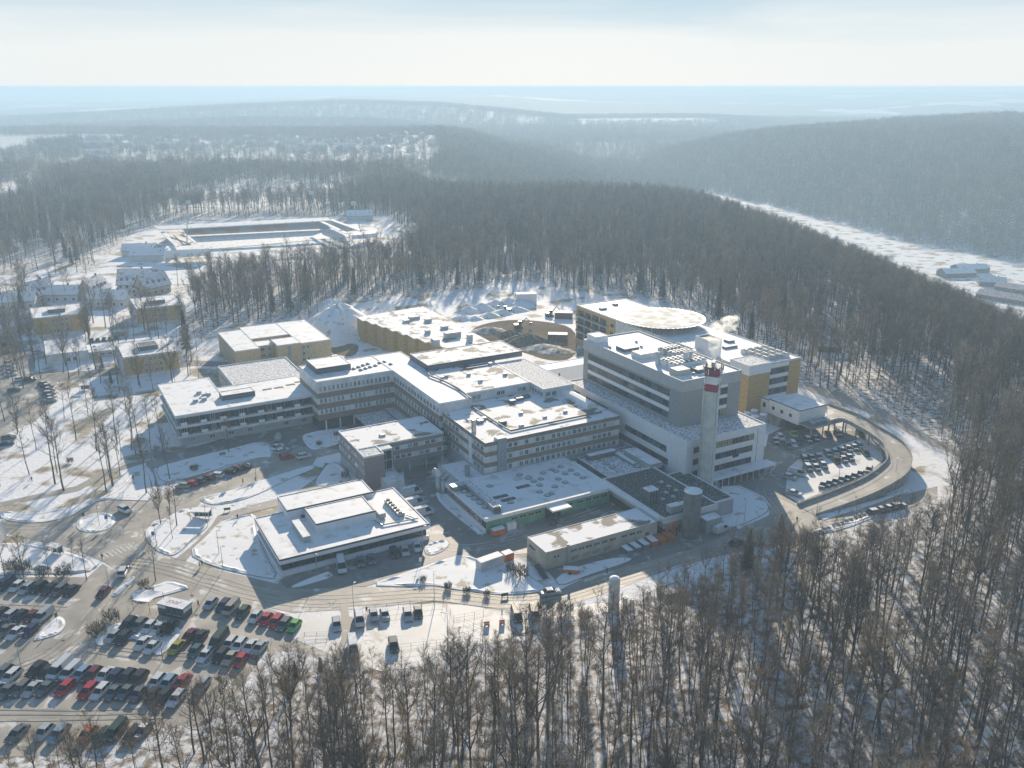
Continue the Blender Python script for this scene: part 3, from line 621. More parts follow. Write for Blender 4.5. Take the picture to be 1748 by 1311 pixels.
# corridor wing
K_ = (aCor0, aCor1-.02, G(753.8,689,zD)[1], D_[3]-.03)
bK = Bld('corridor_wing', "narrow striped wing with a long snowy roof between ward wing and main block", K_[0], K_[2])
bK.walls(K_, STRD, 'wall', {'brown_band': .07}); bK.roof(K_, zD+.01, m_snow, pm=m_white2, par=.14)
nK = 15; lK = D_[2]-K_[2]
for z in (13.9, 9.6, 5.75):
    for i in range(nK): bK.win_left(K_[0], D_[2]-1.2-i*(lK-1)/nK, z, (lK-1)/nK*.62, 1.75, glass=ch(GL), mull=1)
pipe = MB(); pz = zD+.55
pts = [(717,616),(733,641),(757,650),(781,662),(797,674),(803,680)]
for i in range(len(pts)-1):
    q0, q1 = G(*pts[i], pz), G(*pts[i+1], pz); pipe.tube((q0[0]-bK.a, q0[1]-bK.b, pz), (q1[0]-bK.a, q1[1]-bK.b, pz), .3, .3, 7, m_grey)
pipe.build('roof_pipe', bK.root)
# F2/F3 upper block
F2 = (aF2, F2r[0], bF2, F1[3]-.4); F3n = G(922.5,666.3,zD); F3r = G(970.3,651,zD)
F3 = (F2r[0]+.02, F3r[0], F3n[1], G(892,613,zD)[1])
bF = Bld('upper_central_block', "highest central block carrying a wide dark grey rooftop hall behind the main block", F2[0], F2[2])
bF.walls(F2, [(0, 17.1, m_white)]); bF.roof(F2, zD+.02, m_snowp, pm=m_white2, par=.12)
bF.walls(F3, [(0, 17.08, m_white)], 'wing_wall'); bF.roof(F3, zD+.03, m_snowt, pm=m_white2, par=.12)
bF.walls(F1, [(17.5, 19.2, m_grey)], 'rooftop_hall'); bF.roof(F1, 19.4, m_snowp, par=.15)
for k in (2.5, 4.2, 11.5, 13.1, 19.5, 21.2): bF.win_front(F2[2], F2[0]+k, 14.9, 1.5, 1.5, glass=ch(GL))
for k in range(6): bF.win_left(F3[0], F3[2]+1.9+k*1.9, 14.9, 1.5, 1.5, glass=ch(GL))
for k in range(2): bF.win_front(F3[2], F3[0]+1+k*2.2, 14.9, 1.7, 1.5, glass=m_gl2)
for u, v in ((837,622),(755,646),(762,643),(820,651),(800,640),(862,640)):
    a, b = G(u, v, zD+.2); bF.part('roof_unit', [(a-.6, a+.6, b-.5, b+.5, zD+.04, zD+.9, m_lgrey)])
bF.part('roof_grille', [(F2[0]+12, F2[0]+21, F1[2]-4.5, F1[2]-2.6, zD+.04, zD+.5, m_grey)])
# ---- E main block
zE = 14.2
E_ = RR((829.3,758.1), (1057,710), (753.8,704), zE)
eB1 = bF2-.03
E_ = (E_[0], E_[1], E_[2], eB1)
bE = Bld('main_block', "large brown and white striped main block with long window rows and patchy snow roof", E_[0], E_[2])
SE = [(0, 4.7, m_lgrey), (4.7, 6.6, m_white), (6.6, 8.0, m_brown), (8.0, 10.0, m_white), (10.0, 11.35, m_brown), (11.35, 13.2, m_white), (13.2, 14.0, m_brown)]
bE.walls(E_, SE, 'wall', {'brown_band': .08}); bE.roof(E_, zE, m_snowp, pm=m_brown, par=.12)
aT = G(857,750.6,zE)[0]
bE.part('stair_tower', [(aT-1.9, aT+1.0, E_[2]-.55, E_[2]+2, 4.7, 15.0, m_steel), (aT-1.85, aT+.95, E_[2]-.5, E_[2]+1.9, 15.0, 15.08, m_snow)])
LE = E_[1]-aT-2.5; nE = 21; wE = LE/nE
rows = {11.5: (2, 4, 7, 19, 20), 8.15: (1, 4, 13, 14, 15, 20), 4.85: (1,)}
for z, skip in rows.items():
    for i in range(nE):
        if i in skip: continue
        bE.win_front(E_[2], aT+1.8+i*wE, z, wE*.7, 1.5, glass=ch(GL), mull=1)
for z in (11.5, 8.15, 4.85):
    for i in range(3): bE.win_left(E_[0], E_[2]+7.5-i*2.3, z, 1.7, 1.5, glass=ch(GL))
    for i in range(6): bE.win_left(E_[0], E_[3]-1.5-i*2.6, z, 1.8, 1.5, glass=ch(GL))
bE.part('light_shaft_panel', [(E_[0]-.14, E_[0]-.01, E_[2]+8.6, E_[2]+10.6, 4.8, 13.1, m_white2)])
bE.part('flue', [(E_[0]+.6, E_[0]+1.7, E_[2]+9.0, E_[2]+10.1, 14.25, 18.4, m_steel)])
pipe = MB()
for q0, q1 in (((118.0,eB1),(118.6,220.2)),((118.6,220.2),(119.0,217.0)),((119.0,217.0),(152.0,217.6))):
    pipe.tube((q0[0]-bE.a, q0[1]-bE.b, zE+.45), (q1[0]-bE.a, q1[1]-bE.b, zE+.45), .28, .28, 7, m_grey)
pipe.build('roof_pipe', bE.root)
for u, v, s_ in ((858,722,1.1),(890,727,.7),(889,706,.6),(812,716,.8),(820,720,.9),(826,715,.7),(930,712,.6),(965,703,.6),(946,676,.8),(898,678,1.2),(886,682,1.3),(875,686,1.0)):
    a, b = G(u, v, zE+.2); bE.part('roof_unit', [(a-s_, a+s_, b-s_*.7, b+s_*.7, zE+.04, zE+.4+s_*.5, m_lgrey if s_ < 1 else m_grey)])
# ventilation hall tube on the right edge (shiny, snow covered barrel)
v0, v1 = G(950,669,zE), G(1008,697,zE)
q = MB(); ax = v0[0]+1.2
prof = [(-1.7, 0), (-1.7, 1.1), (-1.2, 1.8), (0, 2.2), (1.2, 1.8), (1.7, 1.1), (1.7, 0)]
bb0, bb1 = v1[1]-.5, v0[1]+1.5
q.add([(ax+x-bE.a, bb0-bE.b, zE+.05+z) for x, z in prof]+[(ax+x-bE.a, bb1-bE.b, zE+.05+z) for x, z in prof], [(i, i+7, i+8, i+1) for i in range(6)]+[tuple(range(7)), tuple(range(7, 14))[::-1]], m_white2)
q.build('barrel_vault', bE.root)
# ---- corridor bridge to J
zL = 11.5
Ln = G(993,622,zL); Ll = G(929,632,zL)
Lk = (F3[1]+.1, G(996,620,zL)[0]+4, Ln[1]-.5, Ln[1]+7)
bL = Bld('link_building', "white linking wing with narrow upright windows behind the tower block's left end", Lk[0], Lk[2])
bL.walls(Lk, [(0, 11.3, m_white2)]); bL.roof(Lk, zL, m_snow, pm=m_white2, par=.15)
for z in (7.6, 3.6):
    for i in range(6): bL.win_front(Lk[2], Lk[0]+1.2+i*2.6, z, .9, 2.2, glass=m_gl1, mull=0)
# ---- J podium and tower
zJ, zT = 14.8, 29.2
J_ = (158.6, 189.2, 184.0, 248.2); T_ = (164.2, 187.2, 194.3, 247.2)
bJ = Bld('white_podium_building', 'broad white podium storey block with long dark window strips around the foot of the chimney', J_[0], J_[2])
bJ.walls(J_, [(0, 14.5, m_white2)]); bJ.roof(J_, zJ, m_snowt, pm=m_white2, par=.3)
for z, lo, hi in ((10.9, 2.2, 25.5), (7.2, 2.2, 25.2), (3.4, 2.2, 25.0)):
    n = 11
    for i in range(n):
        a = J_[0]+lo+.5+i*(hi-lo)/n
        bJ.win_front(J_[2], a, z, (hi-lo)/n-.02, 1.9, glass=ch([m_gl1, m_gl1, m_gl2]) if z < 9 or ch([0, 1]) else m_gly, mull=1, frame=m_trim)
bJ.part('corner_groove', [(J_[1]-3.2, J_[1]-3.05, J_[2]-.02, J_[2], 1.5, 14.3, m_trim)])
bJ.part('notch_window', [(J_[0]+18.0, J_[0]+20.4, J_[2]-.04, J_[2], 6.4, 7.2, m_gl1)])
for z, bhi, ln in ((11.0, 236.5, 13), (8.0, 238, 6.5), (8.6, 214, 21), (4.8, 222, 30), (4.4, 237, 6.0), (11.2, 246.5, 6)):
    k = max(1, round(ln/3.0))
    for i in range(k): bJ.win_left(J_[0], bhi-i*ln/k, z, ln/k-.02, 1.9, glass=ch([m_gl1, m_gl1, m_gl2]), mull=1, frame=m_trim)
bJ.part('canopy', [(J_[0]+6, J_[1]+1.6, J_[2]-4.2, J_[2]-.02, 2.7, 3.0, m_white2), (J_[0]+6.1, J_[1]+1.5, J_[2]-4.1, J_[2]-.1, 3.0, 3.1, m_snow)])
bJ.part('canopy_column', [(J_[0]+6.3+i*2.4, J_[0]+6.45+i*2.4, J_[2]-4.0, J_[2]-3.85, 0, 2.7, m_white2) for i in range(11)])
bT = Bld('stone_clad_tower_block', 'tall grey stone clad block with three dark ribbon windows on top of the white podium', T_[0], T_[2])
bT.walls(T_, [(zJ+.1, 26.1, m_stone), (26.1, 28.9, m_lgrey)], 'wall', {'light_grey_panel': .12}); bT.roof((T_[0]-.12, T_[1]+.12, T_[2]-.12, T_[3]+.12), zT, m_snow, pm=m_lgrey, par=.35)
for z, h in ((23.2, 2.1), (19.6, 2.0), (16.2, 1.9)):
    n = 15; l0, l1 = T_[3]-3.0, T_[2]+5.5
    for i in range(n): bT.win_left(T_[0], l0-i*(l0-l1)/n, z, (l0-l1)/n-.02, h, glass=ch([m_gl1, m_gl1, m_gl2]), mull=2, frame=m_trim)
bT.part('white_strip', [(T_[0]-.05, T_[0]-.002, T_[2]+5.5, T_[3]-3.0, z, z+1.2, m_white2) for z in (21.85, 18.3)])
for z, h in ((22.8, 2.2), (19.4, 2.2), (16.0, 2.0)):
    for k in range(2): bT.win_front(T_[2], T_[0]+3.5+k*2.6+(9.3 if z else 0), z, 2.5, h, glass=ch([m_gl1, m_gly]), mull=1, frame=m_trim)
bT.part('white_strip', [(T_[0]+12.8, T_[0]+17.9, T_[2]-.05, T_[2]-.002, z, z+1.1, m_white2) for z in (21.66, 18.26)]+[(T_[0]+12.8, T_[0]+17.9, T_[2]-.05, T_[2]-.002, 25.05, 26.0, m_white2)])
rP = (T_[0]+.5, T_[0]+5.5, T_[3]-6.5, T_[3]-1.0)
bT.walls(rP, [(zT+.04, 31.4, m_white2)], 'penthouse'); bT.roof(rP, 31.6, m_snow, pm=m_white2, par=.1)
rng2 = random.Random(3)
def unit(bd, a, b, w, d, z, h, mt, fan=0, name='roof_plant_unit'):
    m = MB(); bd.box(m, a, a+w, b, b+d, z, z+h, mt); bd.box(m, a+.08, a+w-.08, b+.08, b+d-.08, z+h, z+h+.08, m_snow if not fan else m_trim)
    for i in range(fan):
        for j in range(2): m.lathe([(.5, z+h+.08-bd.z), (.5, z+h+.38-bd.z), (.4, z+h+.4-bd.z)], 10, m_white2, a+w*(i+.5)/fan-bd.a, b+d*(j*.5+.25)-bd.b)
    return m.build(name, bd.root)
unit(bT, 176.5, 214, 7.5, 3.2, zT+.05, 1.9, m_lgrey, 5, 'chiller'); unit(bT, 176.5, 219, 7.5, 3.2, zT+.05, 1.9, m_lgrey, 5, 'chiller')
unit(bT, 169.5, 205, 13, 3.0, zT+.05, 1.7, m_white2, 7, 'chiller'); unit(bT, 169.5, 209.2, 13, 2.8, zT+.05, 1.7, m_white2, 7, 'chiller')
unit(bT, 166.5, 199.5, 5, 4, zT+.05, 1.6, m_cream); unit(bT, 173.5, 198.5, 9, 3.5, zT+.05, 1.1, m_grey); unit(bT, 167.2, 219, 6.5, 5, zT+.05, 1.5, m_white)
unit(bT, 167.5, 228, 6.0, 5.0, zT+.05, 1.0, m_grey)
for a, b in ((169.0, 212.5), (176.5, 208.2), (178.3, 208.2)):
    q = MB(); q.lathe([(.75, zT+.05), (.75, zT+4.0), (.6, zT+4.05)], 14, m_white, a-bT.a, b-bT.b); q.build('exhaust_stack', bT.root, True)
for i in range(14): 
    a, b = 166+rng2.random()*19, 197+rng2.random()*45; bT.part('roof_vent', [(a, a+.7, b, b+.7, zT+.05, zT+.7, m_lgrey)])
# ---- K back building
zK = 18
K0 = (215.6, 242.8, 222.2, 331.5)
bKb = Bld('yellow_back_building', 'long yellow panelled building behind the tower block with glazed balconies at its far end', K0[0], K0[2])
bKb.walls(K0, [(0, 17.7, m_yel)]); bKb.roof(K0, zK, m_snow, pm=m_white, par=.25)
bKb.part('white_front', [(K0[0]+9.5, K0[1]-6.0, K0[2]-.06, K0[2]-.001, z, z+1.4, m_white2) for z in (4.6, 8.5, 12.3, 16.2)])
for z in (13.8, 10.0, 6.1):
    for i in range(6): bKb.win_front(K0[2]-.06, K0[0]+9.6+i*1.93, z, 1.9, 2.2, glass=ch([m_gl1, m_gl2]), mull=1, frame=m_trim)
st = RR((1286,631), (1315,624.7), (1258.7,619.7), 20.3); st = (K0[0]-3.3, K0[0]+6.6, K0[2]-5.6, K0[2]+4)
bKb.walls((st[0], st[1], st[2], st[3]), [(0, 17.4, m_yel), (17.4, 20.6, m_white2)], 'stair_tower', {'bright_white_cladding': .1}); bKb.roof((st[0]-.1, st[1]+.1, st[2]-.1, st[3]+.1), 20.8, m_snowt, pm=m_white2, par=.12)
bl = K0[3]-1.0
for j, z in enumerate((13.9, 10.4, 6.9, 3.4)):
    bKb.part('balcony_slab', [(K0[0]-1.2, K0[0]-.001, bl-24, bl, z-.5, z-.2, m_white)])
    for i in range(4):
        bKb.win_left(K0[0], bl-.5-i*5.9, z, 4.6, 2.5, glass=ch([m_gl2, m_gl1]), mull=2, frame=m_trim)
        bKb.part('balcony_front', [(K0[0]-1.25, K0[0]-1.2, bl-5.2-i*5.9, bl-.6-i*5.9, z-.2, z+.8, m_gl2)])
for z in (13.9, 10.4, 6.9): bKb.win_left(K0[0], bl-26, z, 2.6, 2.0, glass=m_gl1)
for i in range(16):
    a, b = K0[0]+12+(i % 4)*3.3, K0[2]+3+(i//4)*3.4; unit(bKb, a, b, 2.4, 2.2, zK+.04, 1.3, m_lgrey if i % 3 else m_white, 1, 'cooling_unit')
for a, b, w_, d_ in ((219,246,4,3),(226,244,6,2),(233,250,3,3),(220,318,3,2),(230,322,2,2)): unit(bKb, a, b, w_, d_, zK+.04, .7, m_grey)
bKb.part('white_wall', [(K0[0]-.1, K0[0]-.001, K0[2]+8, bl-30, 8, 17.6, m_white)])
m_padsnow = mat('wind_blown_snow', SNOW, .8, nscale=.25, col2=(.48,.45,.38), lo=.42, hi=.56, detail=9)
# helipad on its tower
hc = toG(62.0, 358.5); zH = 21.5; hr = 16.9
hx, hy = toW(*hc)
hp = thing('helipad', 'round snow covered helipad deck raised on struts above the yellow back building', 'helipad', (hx, hy, zK+.3), A0)
q = MB(); q.lathe([(hr-1.6, 2.3), (hr, 2.6), (hr, 3.0), (0.02, 3.0)], 56, m_lgrey); q.build('deck', hp)
q = MB(); q.lathe([(hr-.5, 3.01), (hr-.7, 3.1), (0.02, 3.14)], 56, m_padsnow); q.build('deck_snow', hp)
q = MB()
for i in range(56):
    t0 = 2*math.pi*i/56; t1 = 2*math.pi*(i+1)/56; r0, r1 = hr, hr+1.0
    q.add([(r0*math.cos(t0), r0*math.sin(t0), 2.9), (r1*math.cos(t0+.01), r1*math.sin(t0+.01), 3.05), (r1*math.cos(t1-.02), r1*math.sin(t1-.02), 3.05), (r0*math.cos(t1-.03), r0*math.sin(t1-.03), 2.9)], [(0, 1, 2, 3)], m_steel)
q.build('safety_net', hp)
for i in range(10):
    t = 2*math.pi*i/10; q = MB(); x, y = 14*math.cos(t), 14*math.sin(t)
    if abs(x) < 13.4: q.tube((x, y, 0), (x, y, 2.4), .25, .25, 6, m_lgrey); q.build('strut', hp)
# lift tower
lt = RR((1216,600), (1228,596), (1193,575), 24); ltb = G(1210,580,24)
bLT = Bld('lift_tower', 'white square lift tower beside the helipad with a small flag mast', ltb[0]-3.5, ltb[1]-4)
bLT.walls((bLT.a, bLT.a+6.2, bLT.b, bLT.b+7.5), [(zK+.05, 24.4, m_white2)]); bLT.roof((bLT.a, bLT.a+6.2, bLT.b, bLT.b+7.5), 24.6, m_grey, pm=m_white2, par=.5)
bLT.part('sloped_link', [(bLT.a-2.6, bLT.a-.02, bLT.b+3, bLT.b+6, zK+.05, 20.6, m_white2)])
fw = toW(bLT.a+5.6, bLT.b+1.0)
fm = thing('windsock_mast', 'thin mast with a small red and white windsock on the white lift tower', 'mast', (fw[0], fw[1], 24.6)); q = MB(); q.tube((0,0,0),(0,0,5.2),.09,.06,6,m_white); q.build('pole', fm)
q = MB(); q.tube((.1,0,4.9),(.9,0,4.7),.35,.3,8,m_red); q.tube((.9,0,4.7),(1.5,0,4.5),.3,.26,8,m_white); q.build('windsock', fm)
# ---- M white building at the ramp
zM = 9.0; M_ = (219.4, 231.9, 199.1, 213.2)
bM = Bld('ramp_head_building', 'white cubic building on dark open ground floor at the upper end of the curved ramp', M_[0], M_[2])
bM.walls(M_, [(3.8, 8.7, m_white2)]); bM.roof(M_, zM, m_snow, pm=m_trim, par=.08, pw=.2)
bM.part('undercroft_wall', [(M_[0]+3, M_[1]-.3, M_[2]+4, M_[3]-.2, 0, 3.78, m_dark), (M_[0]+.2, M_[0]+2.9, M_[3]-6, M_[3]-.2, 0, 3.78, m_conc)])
for k in (1.8, 5.8, 9.8): bM.win_left(M_[0], M_[3]-k, 5.6, 1.2, 1.2, glass=m_gl1, mull=0, frame=m_trim)
M2 = (M_[0]-.3, M_[1]-3, M_[3]+.02, M_[3]+3.4); bM.walls(M2, [(0, 8.4, m_white2)], 'annex_wall'); bM.roof(M2, 8.6, m_snow, pm=m_trim, par=.05, pw=.2); bM.win_left(M2[0], M2[3]-1, 5.4, 1.4, 1.7, glass=m_gl1, mull=0, frame=m_trim)
cn = (M_[0]+.4, M_[1]+7.5, M_[2]-5.6, M_[2]-.02)
bM.part('canopy', [(cn[0], cn[1], cn[2], cn[3], 4.1, 4.55, m_conc), (cn[0]+.3, cn[1]-5, cn[2]+.4, cn[3]-.1, 4.56, 4.66, m_grey)])
bM.part('canopy_column', [(cn[0]+.3+i*5.5, cn[0]+.6+i*5.5, cn[2]+.3, cn[2]+.6, 0, 4.1, m_conc) for i in range(4)])
bM.part('cooling_unit', [(cn[0]+3+i*2.1, cn[0]+4.5+i*2.1, cn[2]+2.2, cn[2]+4.2, 4.67, 5.3, m_lgrey) for i in range(4)])
# silver tanks beside M
for i, (u, v) in enumerate(((1276,703),(1288,699),(1290,709),(1303,706))):
    a, b = G(u, v, 6.0); x, y = toW(a, b)
    tk = thing('storage_tank', ['short silver tank with snowy lid, leftmost of the four beside the yellow stair tower', 'short silver tank with snowy lid, rearmost of the four beside the yellow stair tower', 'short silver tank with snowy lid, front one of the four beside the yellow stair tower', 'short silver tank with snowy lid, rightmost of the four beside the yellow stair tower'][i], 'tank', (x, y, 0), 0, 'silver tanks by the yellow stair tower')
    q = MB(); q.lathe([(1.15, 0), (1.15, 5.6)], 18, m_steel); q.build('shell', tk, True); q = MB(); q.lathe([(1.22, 5.6), (1.22, 5.85), (.9, 6.0), (.02, 6.05)], 18, m_snow); q.build('lid', tk)
# ---- N green
N_ = (95.0, 135.2, 187.3, E_[2]-.3); zN = 4.5
bN = Bld('green_supply_building', 'low building with green front panels, white fascia and a flat snow roof dotted with skylights', N_[0], N_[2])
bN.walls((N_[0]+.4, N_[1]-.3, N_[2]+.5, N_[3]), [(0, 3.5, m_green), (3.5, 3.7, m_trim)])
bN.part('fascia', [(N_[0], N_[1], N_[2], N_[3], 3.7, 4.3, m_white2)]); bN.roof(N_, zN, m_snow, pm=m_white2, par=.08, pw=.25)
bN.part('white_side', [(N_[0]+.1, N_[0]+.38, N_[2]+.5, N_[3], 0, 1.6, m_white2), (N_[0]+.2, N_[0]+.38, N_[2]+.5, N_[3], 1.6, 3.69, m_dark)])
for i in range(10): bN.win_left(N_[0]+.2, N_[3]-1.0-i*2.2, 1.9, 1.7, 1.4, glass=ch(GL))
for k in (8, 10.6, 13.2, 15.4, 25.5, 29, 31.6, 34.2, 37): bN.win_front(N_[2]+.5, N_[0]+k, 2.1, 2.0, .8, glass=m_gl1, frame=m_cream)
bN.part('loading_canopy', [(N_[0]+18.4, N_[0]+24.6, N_[2]-3.6, N_[2]-.02, 3.6, 3.9, m_white2), (N_[0]+18.5, N_[0]+24.5, N_[2]-3.5, N_[2]-.1, 3.9, 3.98, m_snow)])
bN.part('loading_bay', [(N_[0]+18.5, N_[0]+23.5, N_[2]+.4, N_[2]+.49, 0, 3.2, m_dark)])
bN.skylights([(887,811),(903,815),(911,822),(921,828.5),(923,818),(902,817),(942,802),(957,797),(927,808),(949,805),(965,809),(953,818),(975,803),(985,810),(995,816),(965,824),(921,840),(934,846),(947,831),(836,830),(941,843),(872,858)], zN, .8)
bN.skylights([(793,840),(802,846),(811,852),(820,859),(829,866)], zN, .9, 'skylight')
d0, d1 = G(800,830,zN+.8), G(852,868,zN+.8)
dk = (d0[0]-1.0, d0[0]+1.2, d1[1]-.5, d0[1]+2)
bN.part('air_duct', [(dk[0], dk[1], dk[2], dk[3], zN+.3, zN+1.7, m_steel), (dk[0]-4.0, dk[0]-.05, dk[3]-2.2, dk[3], zN+.3, zN+1.7, m_steel), (dk[0]+.1, dk[1]-.1, dk[2]+.1, dk[3]-.1, zN+1.7, zN+1.76, m_snowt), (dk[0]+.2, dk[1]-.2, dk[2]-.6, dk[2]-.02, zN+.05, zN+1.2, m_trim)])
for u, v in ((855,848),(893,831),(868,853)):
    a, b = G(u, v, zN); bN.part('bare_roof_patch', [(a-2.2, a+2.2, b-.8, b+1.0, zN+.031, zN+.045, m_gravel)])
# N2 left annexe roof + ventilation horns
n2 = (E_[0]-7.8, E_[0]-.05, G(800,824,3.5)[1], G(757,797,3.5)[1]+1)
bN2 = Bld('side_annex', "small white annex with steel flue against the left side of the main block", n2[0], n2[2])
bN2.walls(n2, [(0, 3.4, m_white2)]); bN2.roof(n2, 3.6, m_snow, pm=m_white2, par=.1); bN2.part('flue', [(n2[0]+3.0, n2[0]+4.2, n2[2]+3.5, n2[2]+4.7, 3.6, 7.0, m_steel)])
for i, (u, v, dx) in enumerate(((749,840,-1), (758,842,1))):
    a, b = G(u, v, 0); x, y = toW(a, b); vt = thing('ventilation_horn', ['tall curved steel air intake horn with a white hood, left of the pair', 'shorter curved steel air intake horn with a dark open mouth, right of the pair'][i], 'air intake', (x, y, 0), A0, 'air intake horns by the green building')
    hh = 5.4 if i == 0 else 4.2; q = MB(); q.lathe([(1.0, 0), (1.0, hh)], 16, m_steel); q.build('shaft', vt, True)
    q = MB(); pr = None; 
    for k in range(6):
        t = k/5*1.5; c = (0 + (-1 if i == 0 else 1)*1.5*(1-math.cos(t)), 0, hh+1.5*math.sin(t))
        if pr: q.tube(pr, c, 1.0, 1.0, 14, m_white2 if i == 0 else m_steel)
        pr = c
    q.lathe([(0.9, hh-.02), (0.9, hh+.02)], 14, m_trim); q.build('hood', vt, True)
# P roofs right of N
P1 = (N_[1]+2.4, G(1101,800.8,4.6)[0], G(1045,816.5,4.6)[1], G(1000,795,4.6)[1]+5)
P1 = (P1[0], P1[1], P1[2], 209.5)
bP = Bld('kitchen_building', "low grey service building with roof pipes between green building and white podium", P1[0], P1[2])
bP.walls((P1[0], J_[0]-1, P1[2], P1[3]), [(0, 4.3, m_grey)]); bP.roof((P1[0], J_[0]-1, P1[2], P1[3]), 4.5, m_snowt, pm=m_grey, par=.5)
bP.skylights([(1027,786),(1036,792),(1065,785),(1077,791),(1088,797),(1046,798)], 4.5, .8)
unit(bP, 152.0, 192.0, 4.5, 13, 4.6, 1.6, m_lgrey); unit(bP, 140, 206, 10, 2.2, 4.6, 1.5, m_grey); unit(bP, 149.2, 196.5, 1.5, 11, 4.6, .8, m_steel)
P2 = (135.4, 153.6, 164.0, P1[2]-.05)
bQ = Bld('boiler_house', "low building with dark gravel roof and glazed roof tower before the chimney", P2[0], P2[2])
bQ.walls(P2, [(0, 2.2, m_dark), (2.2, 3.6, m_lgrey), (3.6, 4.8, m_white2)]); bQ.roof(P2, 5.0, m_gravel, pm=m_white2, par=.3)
bQ.walls((P2[1]+.02, P2[1]+7, P2[2]+1.5, P2[3]-6), [(0, 4.6, m_lgrey)], 'side_wall'); bQ.roof((P2[1]+.02, P2[1]+7, P2[2]+1.5, P2[3]-6), 4.8, m_gravel, pm=m_white2, par=.2)
bQ.skylights([(1129,824),(1141,831),(1154,838),(1137,842),(1149,849),(1131,853)], 5.0, .7)
gt = G(1107.5,862,5.0); bQ.part('glazed_roof_tower', [(gt[0], gt[0]+2.9, gt[1], gt[1]+2.7, 5.05, 8.8, m_gl2), (gt[0]-.15, gt[0]+3.05, gt[1]-.15, gt[1]+2.85, 8.8, 9.05, m_white2), (gt[0]-.1, gt[0]+3.0, gt[1]-.1, gt[1]+2.8, 9.05, 9.12, m_snow)])
bQ.part('glazing_bar', [(gt[0]+k, gt[0]+k+.1, gt[1]-.06, gt[1]-.005, 5.05, 8.79, m_steel) for k in (.05, 1.0, 1.9, 2.75)])
unit(bQ, P2[0]+3.5, P2[2]+1.6, 3.6, 2.2, 5.05, 1.8, m_lgrey)
q = MB(); q.tube((7.2, 2.8, 6.1), (13.5, 2.9, 6.1), 1.0, 1.0, 12, m_white2, True); q.build('vent_barrel', bQ.root, True)
bQ.part('edge_duct', [(P2[0]-1.3, P2[0]-.05, P2[2]+1, P1[3]-2, 4.3, 5.1, m_white2), (P2[0]-1.25, P2[0]-.1, P2[2]+1.1, P1[3]-2.1, 5.1, 5.18, m_snow)])
for k in range(7): bQ.win_front(P2[2], P2[0]+.8+k*2.4, .4, 1.8, 1.5, glass=m_gl1)
# O front beige building
O_ = (99.6, 133.4, 164.2, 173.3); zO = 4.7
bO = Bld('cream_workshop_building', 'long low cream building with moss patches showing through its snow roof, along the service road', O_[0], O_[2])
bO.walls(O_, [(0, 4.4, m_cream)]); bO.roof(O_, zO, m_snowp, pm=m_cream, par=.1, pw=.25)
for k in (2.2, 3.2): bO.win_front(O_[2], O_[0]+k, 2.6, .8, .8, glass=m_gl2, mull=0)
for k in (7.2, 9.4, 11.6, 14.0, 16.3, 18.8): bO.win_front(O_[2], O_[0]+k, 2.9, 1.9, .85, glass=ch([m_gl1, m_gl2]), frame=m_cream)
for k in (22.5, 25.0, 27.2): bO.win_front(O_[2], O_[0]+k, 2.9, 1.7, .85, glass=ch([m_gl1, m_gl2]), frame=m_cream)
for k in (7.3, 10.7, 13.6, 17.0): bO.win_front(O_[2], O_[0]+k, .6, 2.4, 1.3, glass=m_gl3, frame=m_cream)
bO.part('downpipe', [(O_[0]+6.0, O_[0]+6.5, O_[2]-.4, O_[2]-.01, 0, 5.6, m_lgrey)]); bO.part('door', [(O_[0]+30, O_[0]+31.2, O_[2]-.05, O_[2]-.005, 0, 2.5, m_trim)])
bO.win_left(O_[0], O_[3]-1, 2.6, 3.2, .9, glass=m_gl1, mull=2)
stx = MB()
for i in range(9): bO.box(stx, O_[0]-2.8+.02*i, O_[0]-1.2, O_[2]-3.6+i*.55, O_[2]-3.1+i*.55, 0.05+i*.16, .2+i*.16, m_trim)
stx.build('outside_stair', bO.root)
# chimney
cx, cy = toW(163.2, 180.3)
chm = thing('chimney', 'tall square pale concrete chimney with crimson and white bands and antennas at its top', 'chimney', (cx, cy, 0), R_(60))
q = MB(); hw0, hw1 = 1.95, 1.75
def frus(q, z0, z1, mt, e=0.0):
    f0 = hw0+(hw1-hw0)*z0/38+e; f1 = hw0+(hw1-hw0)*z1/38+e
    q.add([(-f0,-f0,z0),(f0,-f0,z0),(f0,f0,z0),(-f0,f0,z0),(-f1,-f1,z1),(f1,-f1,z1),(f1,f1,z1),(-f1,f1,z1)], [(0,1,5,4),(1,2,6,5),(2,3,7,6),(3,0,4,7)], mt)
frus(q, 0, 31.2, mat('pale_chimney_concrete', (.60,.62,.57), .85, noise=.18, nscale=.35)); q.build('shaft', chm)
for z0, z1, mt in ((31.2, 33.4, m_red), (33.4, 35.6, m_white2), (35.6, 38.0, m_red)):
    q = MB(); frus(q, z0, z1, mt, .03); q.build('painted_band', chm)
q = MB(); q.box(-1.9,1.9,-1.9,1.9,38.0,38.25,m_grey); q.lathe([(.55,38.25),(.55,39.6)],10,m_steel,-.5,0); q.lathe([(.55,38.25),(.55,39.6)],10,m_steel,.7,.3); q.build('cap', chm)
q = MB()
for i in range(40): q.box(-2.28, -2.0, 1.25, 1.75, 1+i*.92, 1.12+i*.92, m_steel)
for y in (1.2, 1.72): q.box(-2.3, -2.2, y, y+.07, 1, 38, m_steel)
q.build('ladder', chm)
q = MB(); q.box(-.6,-.35,-2.15,-1.98,0,34,m_white2); q.box(.1,.3,-2.12,-1.98,0,38,m_white2); q.build('cable_duct', chm)
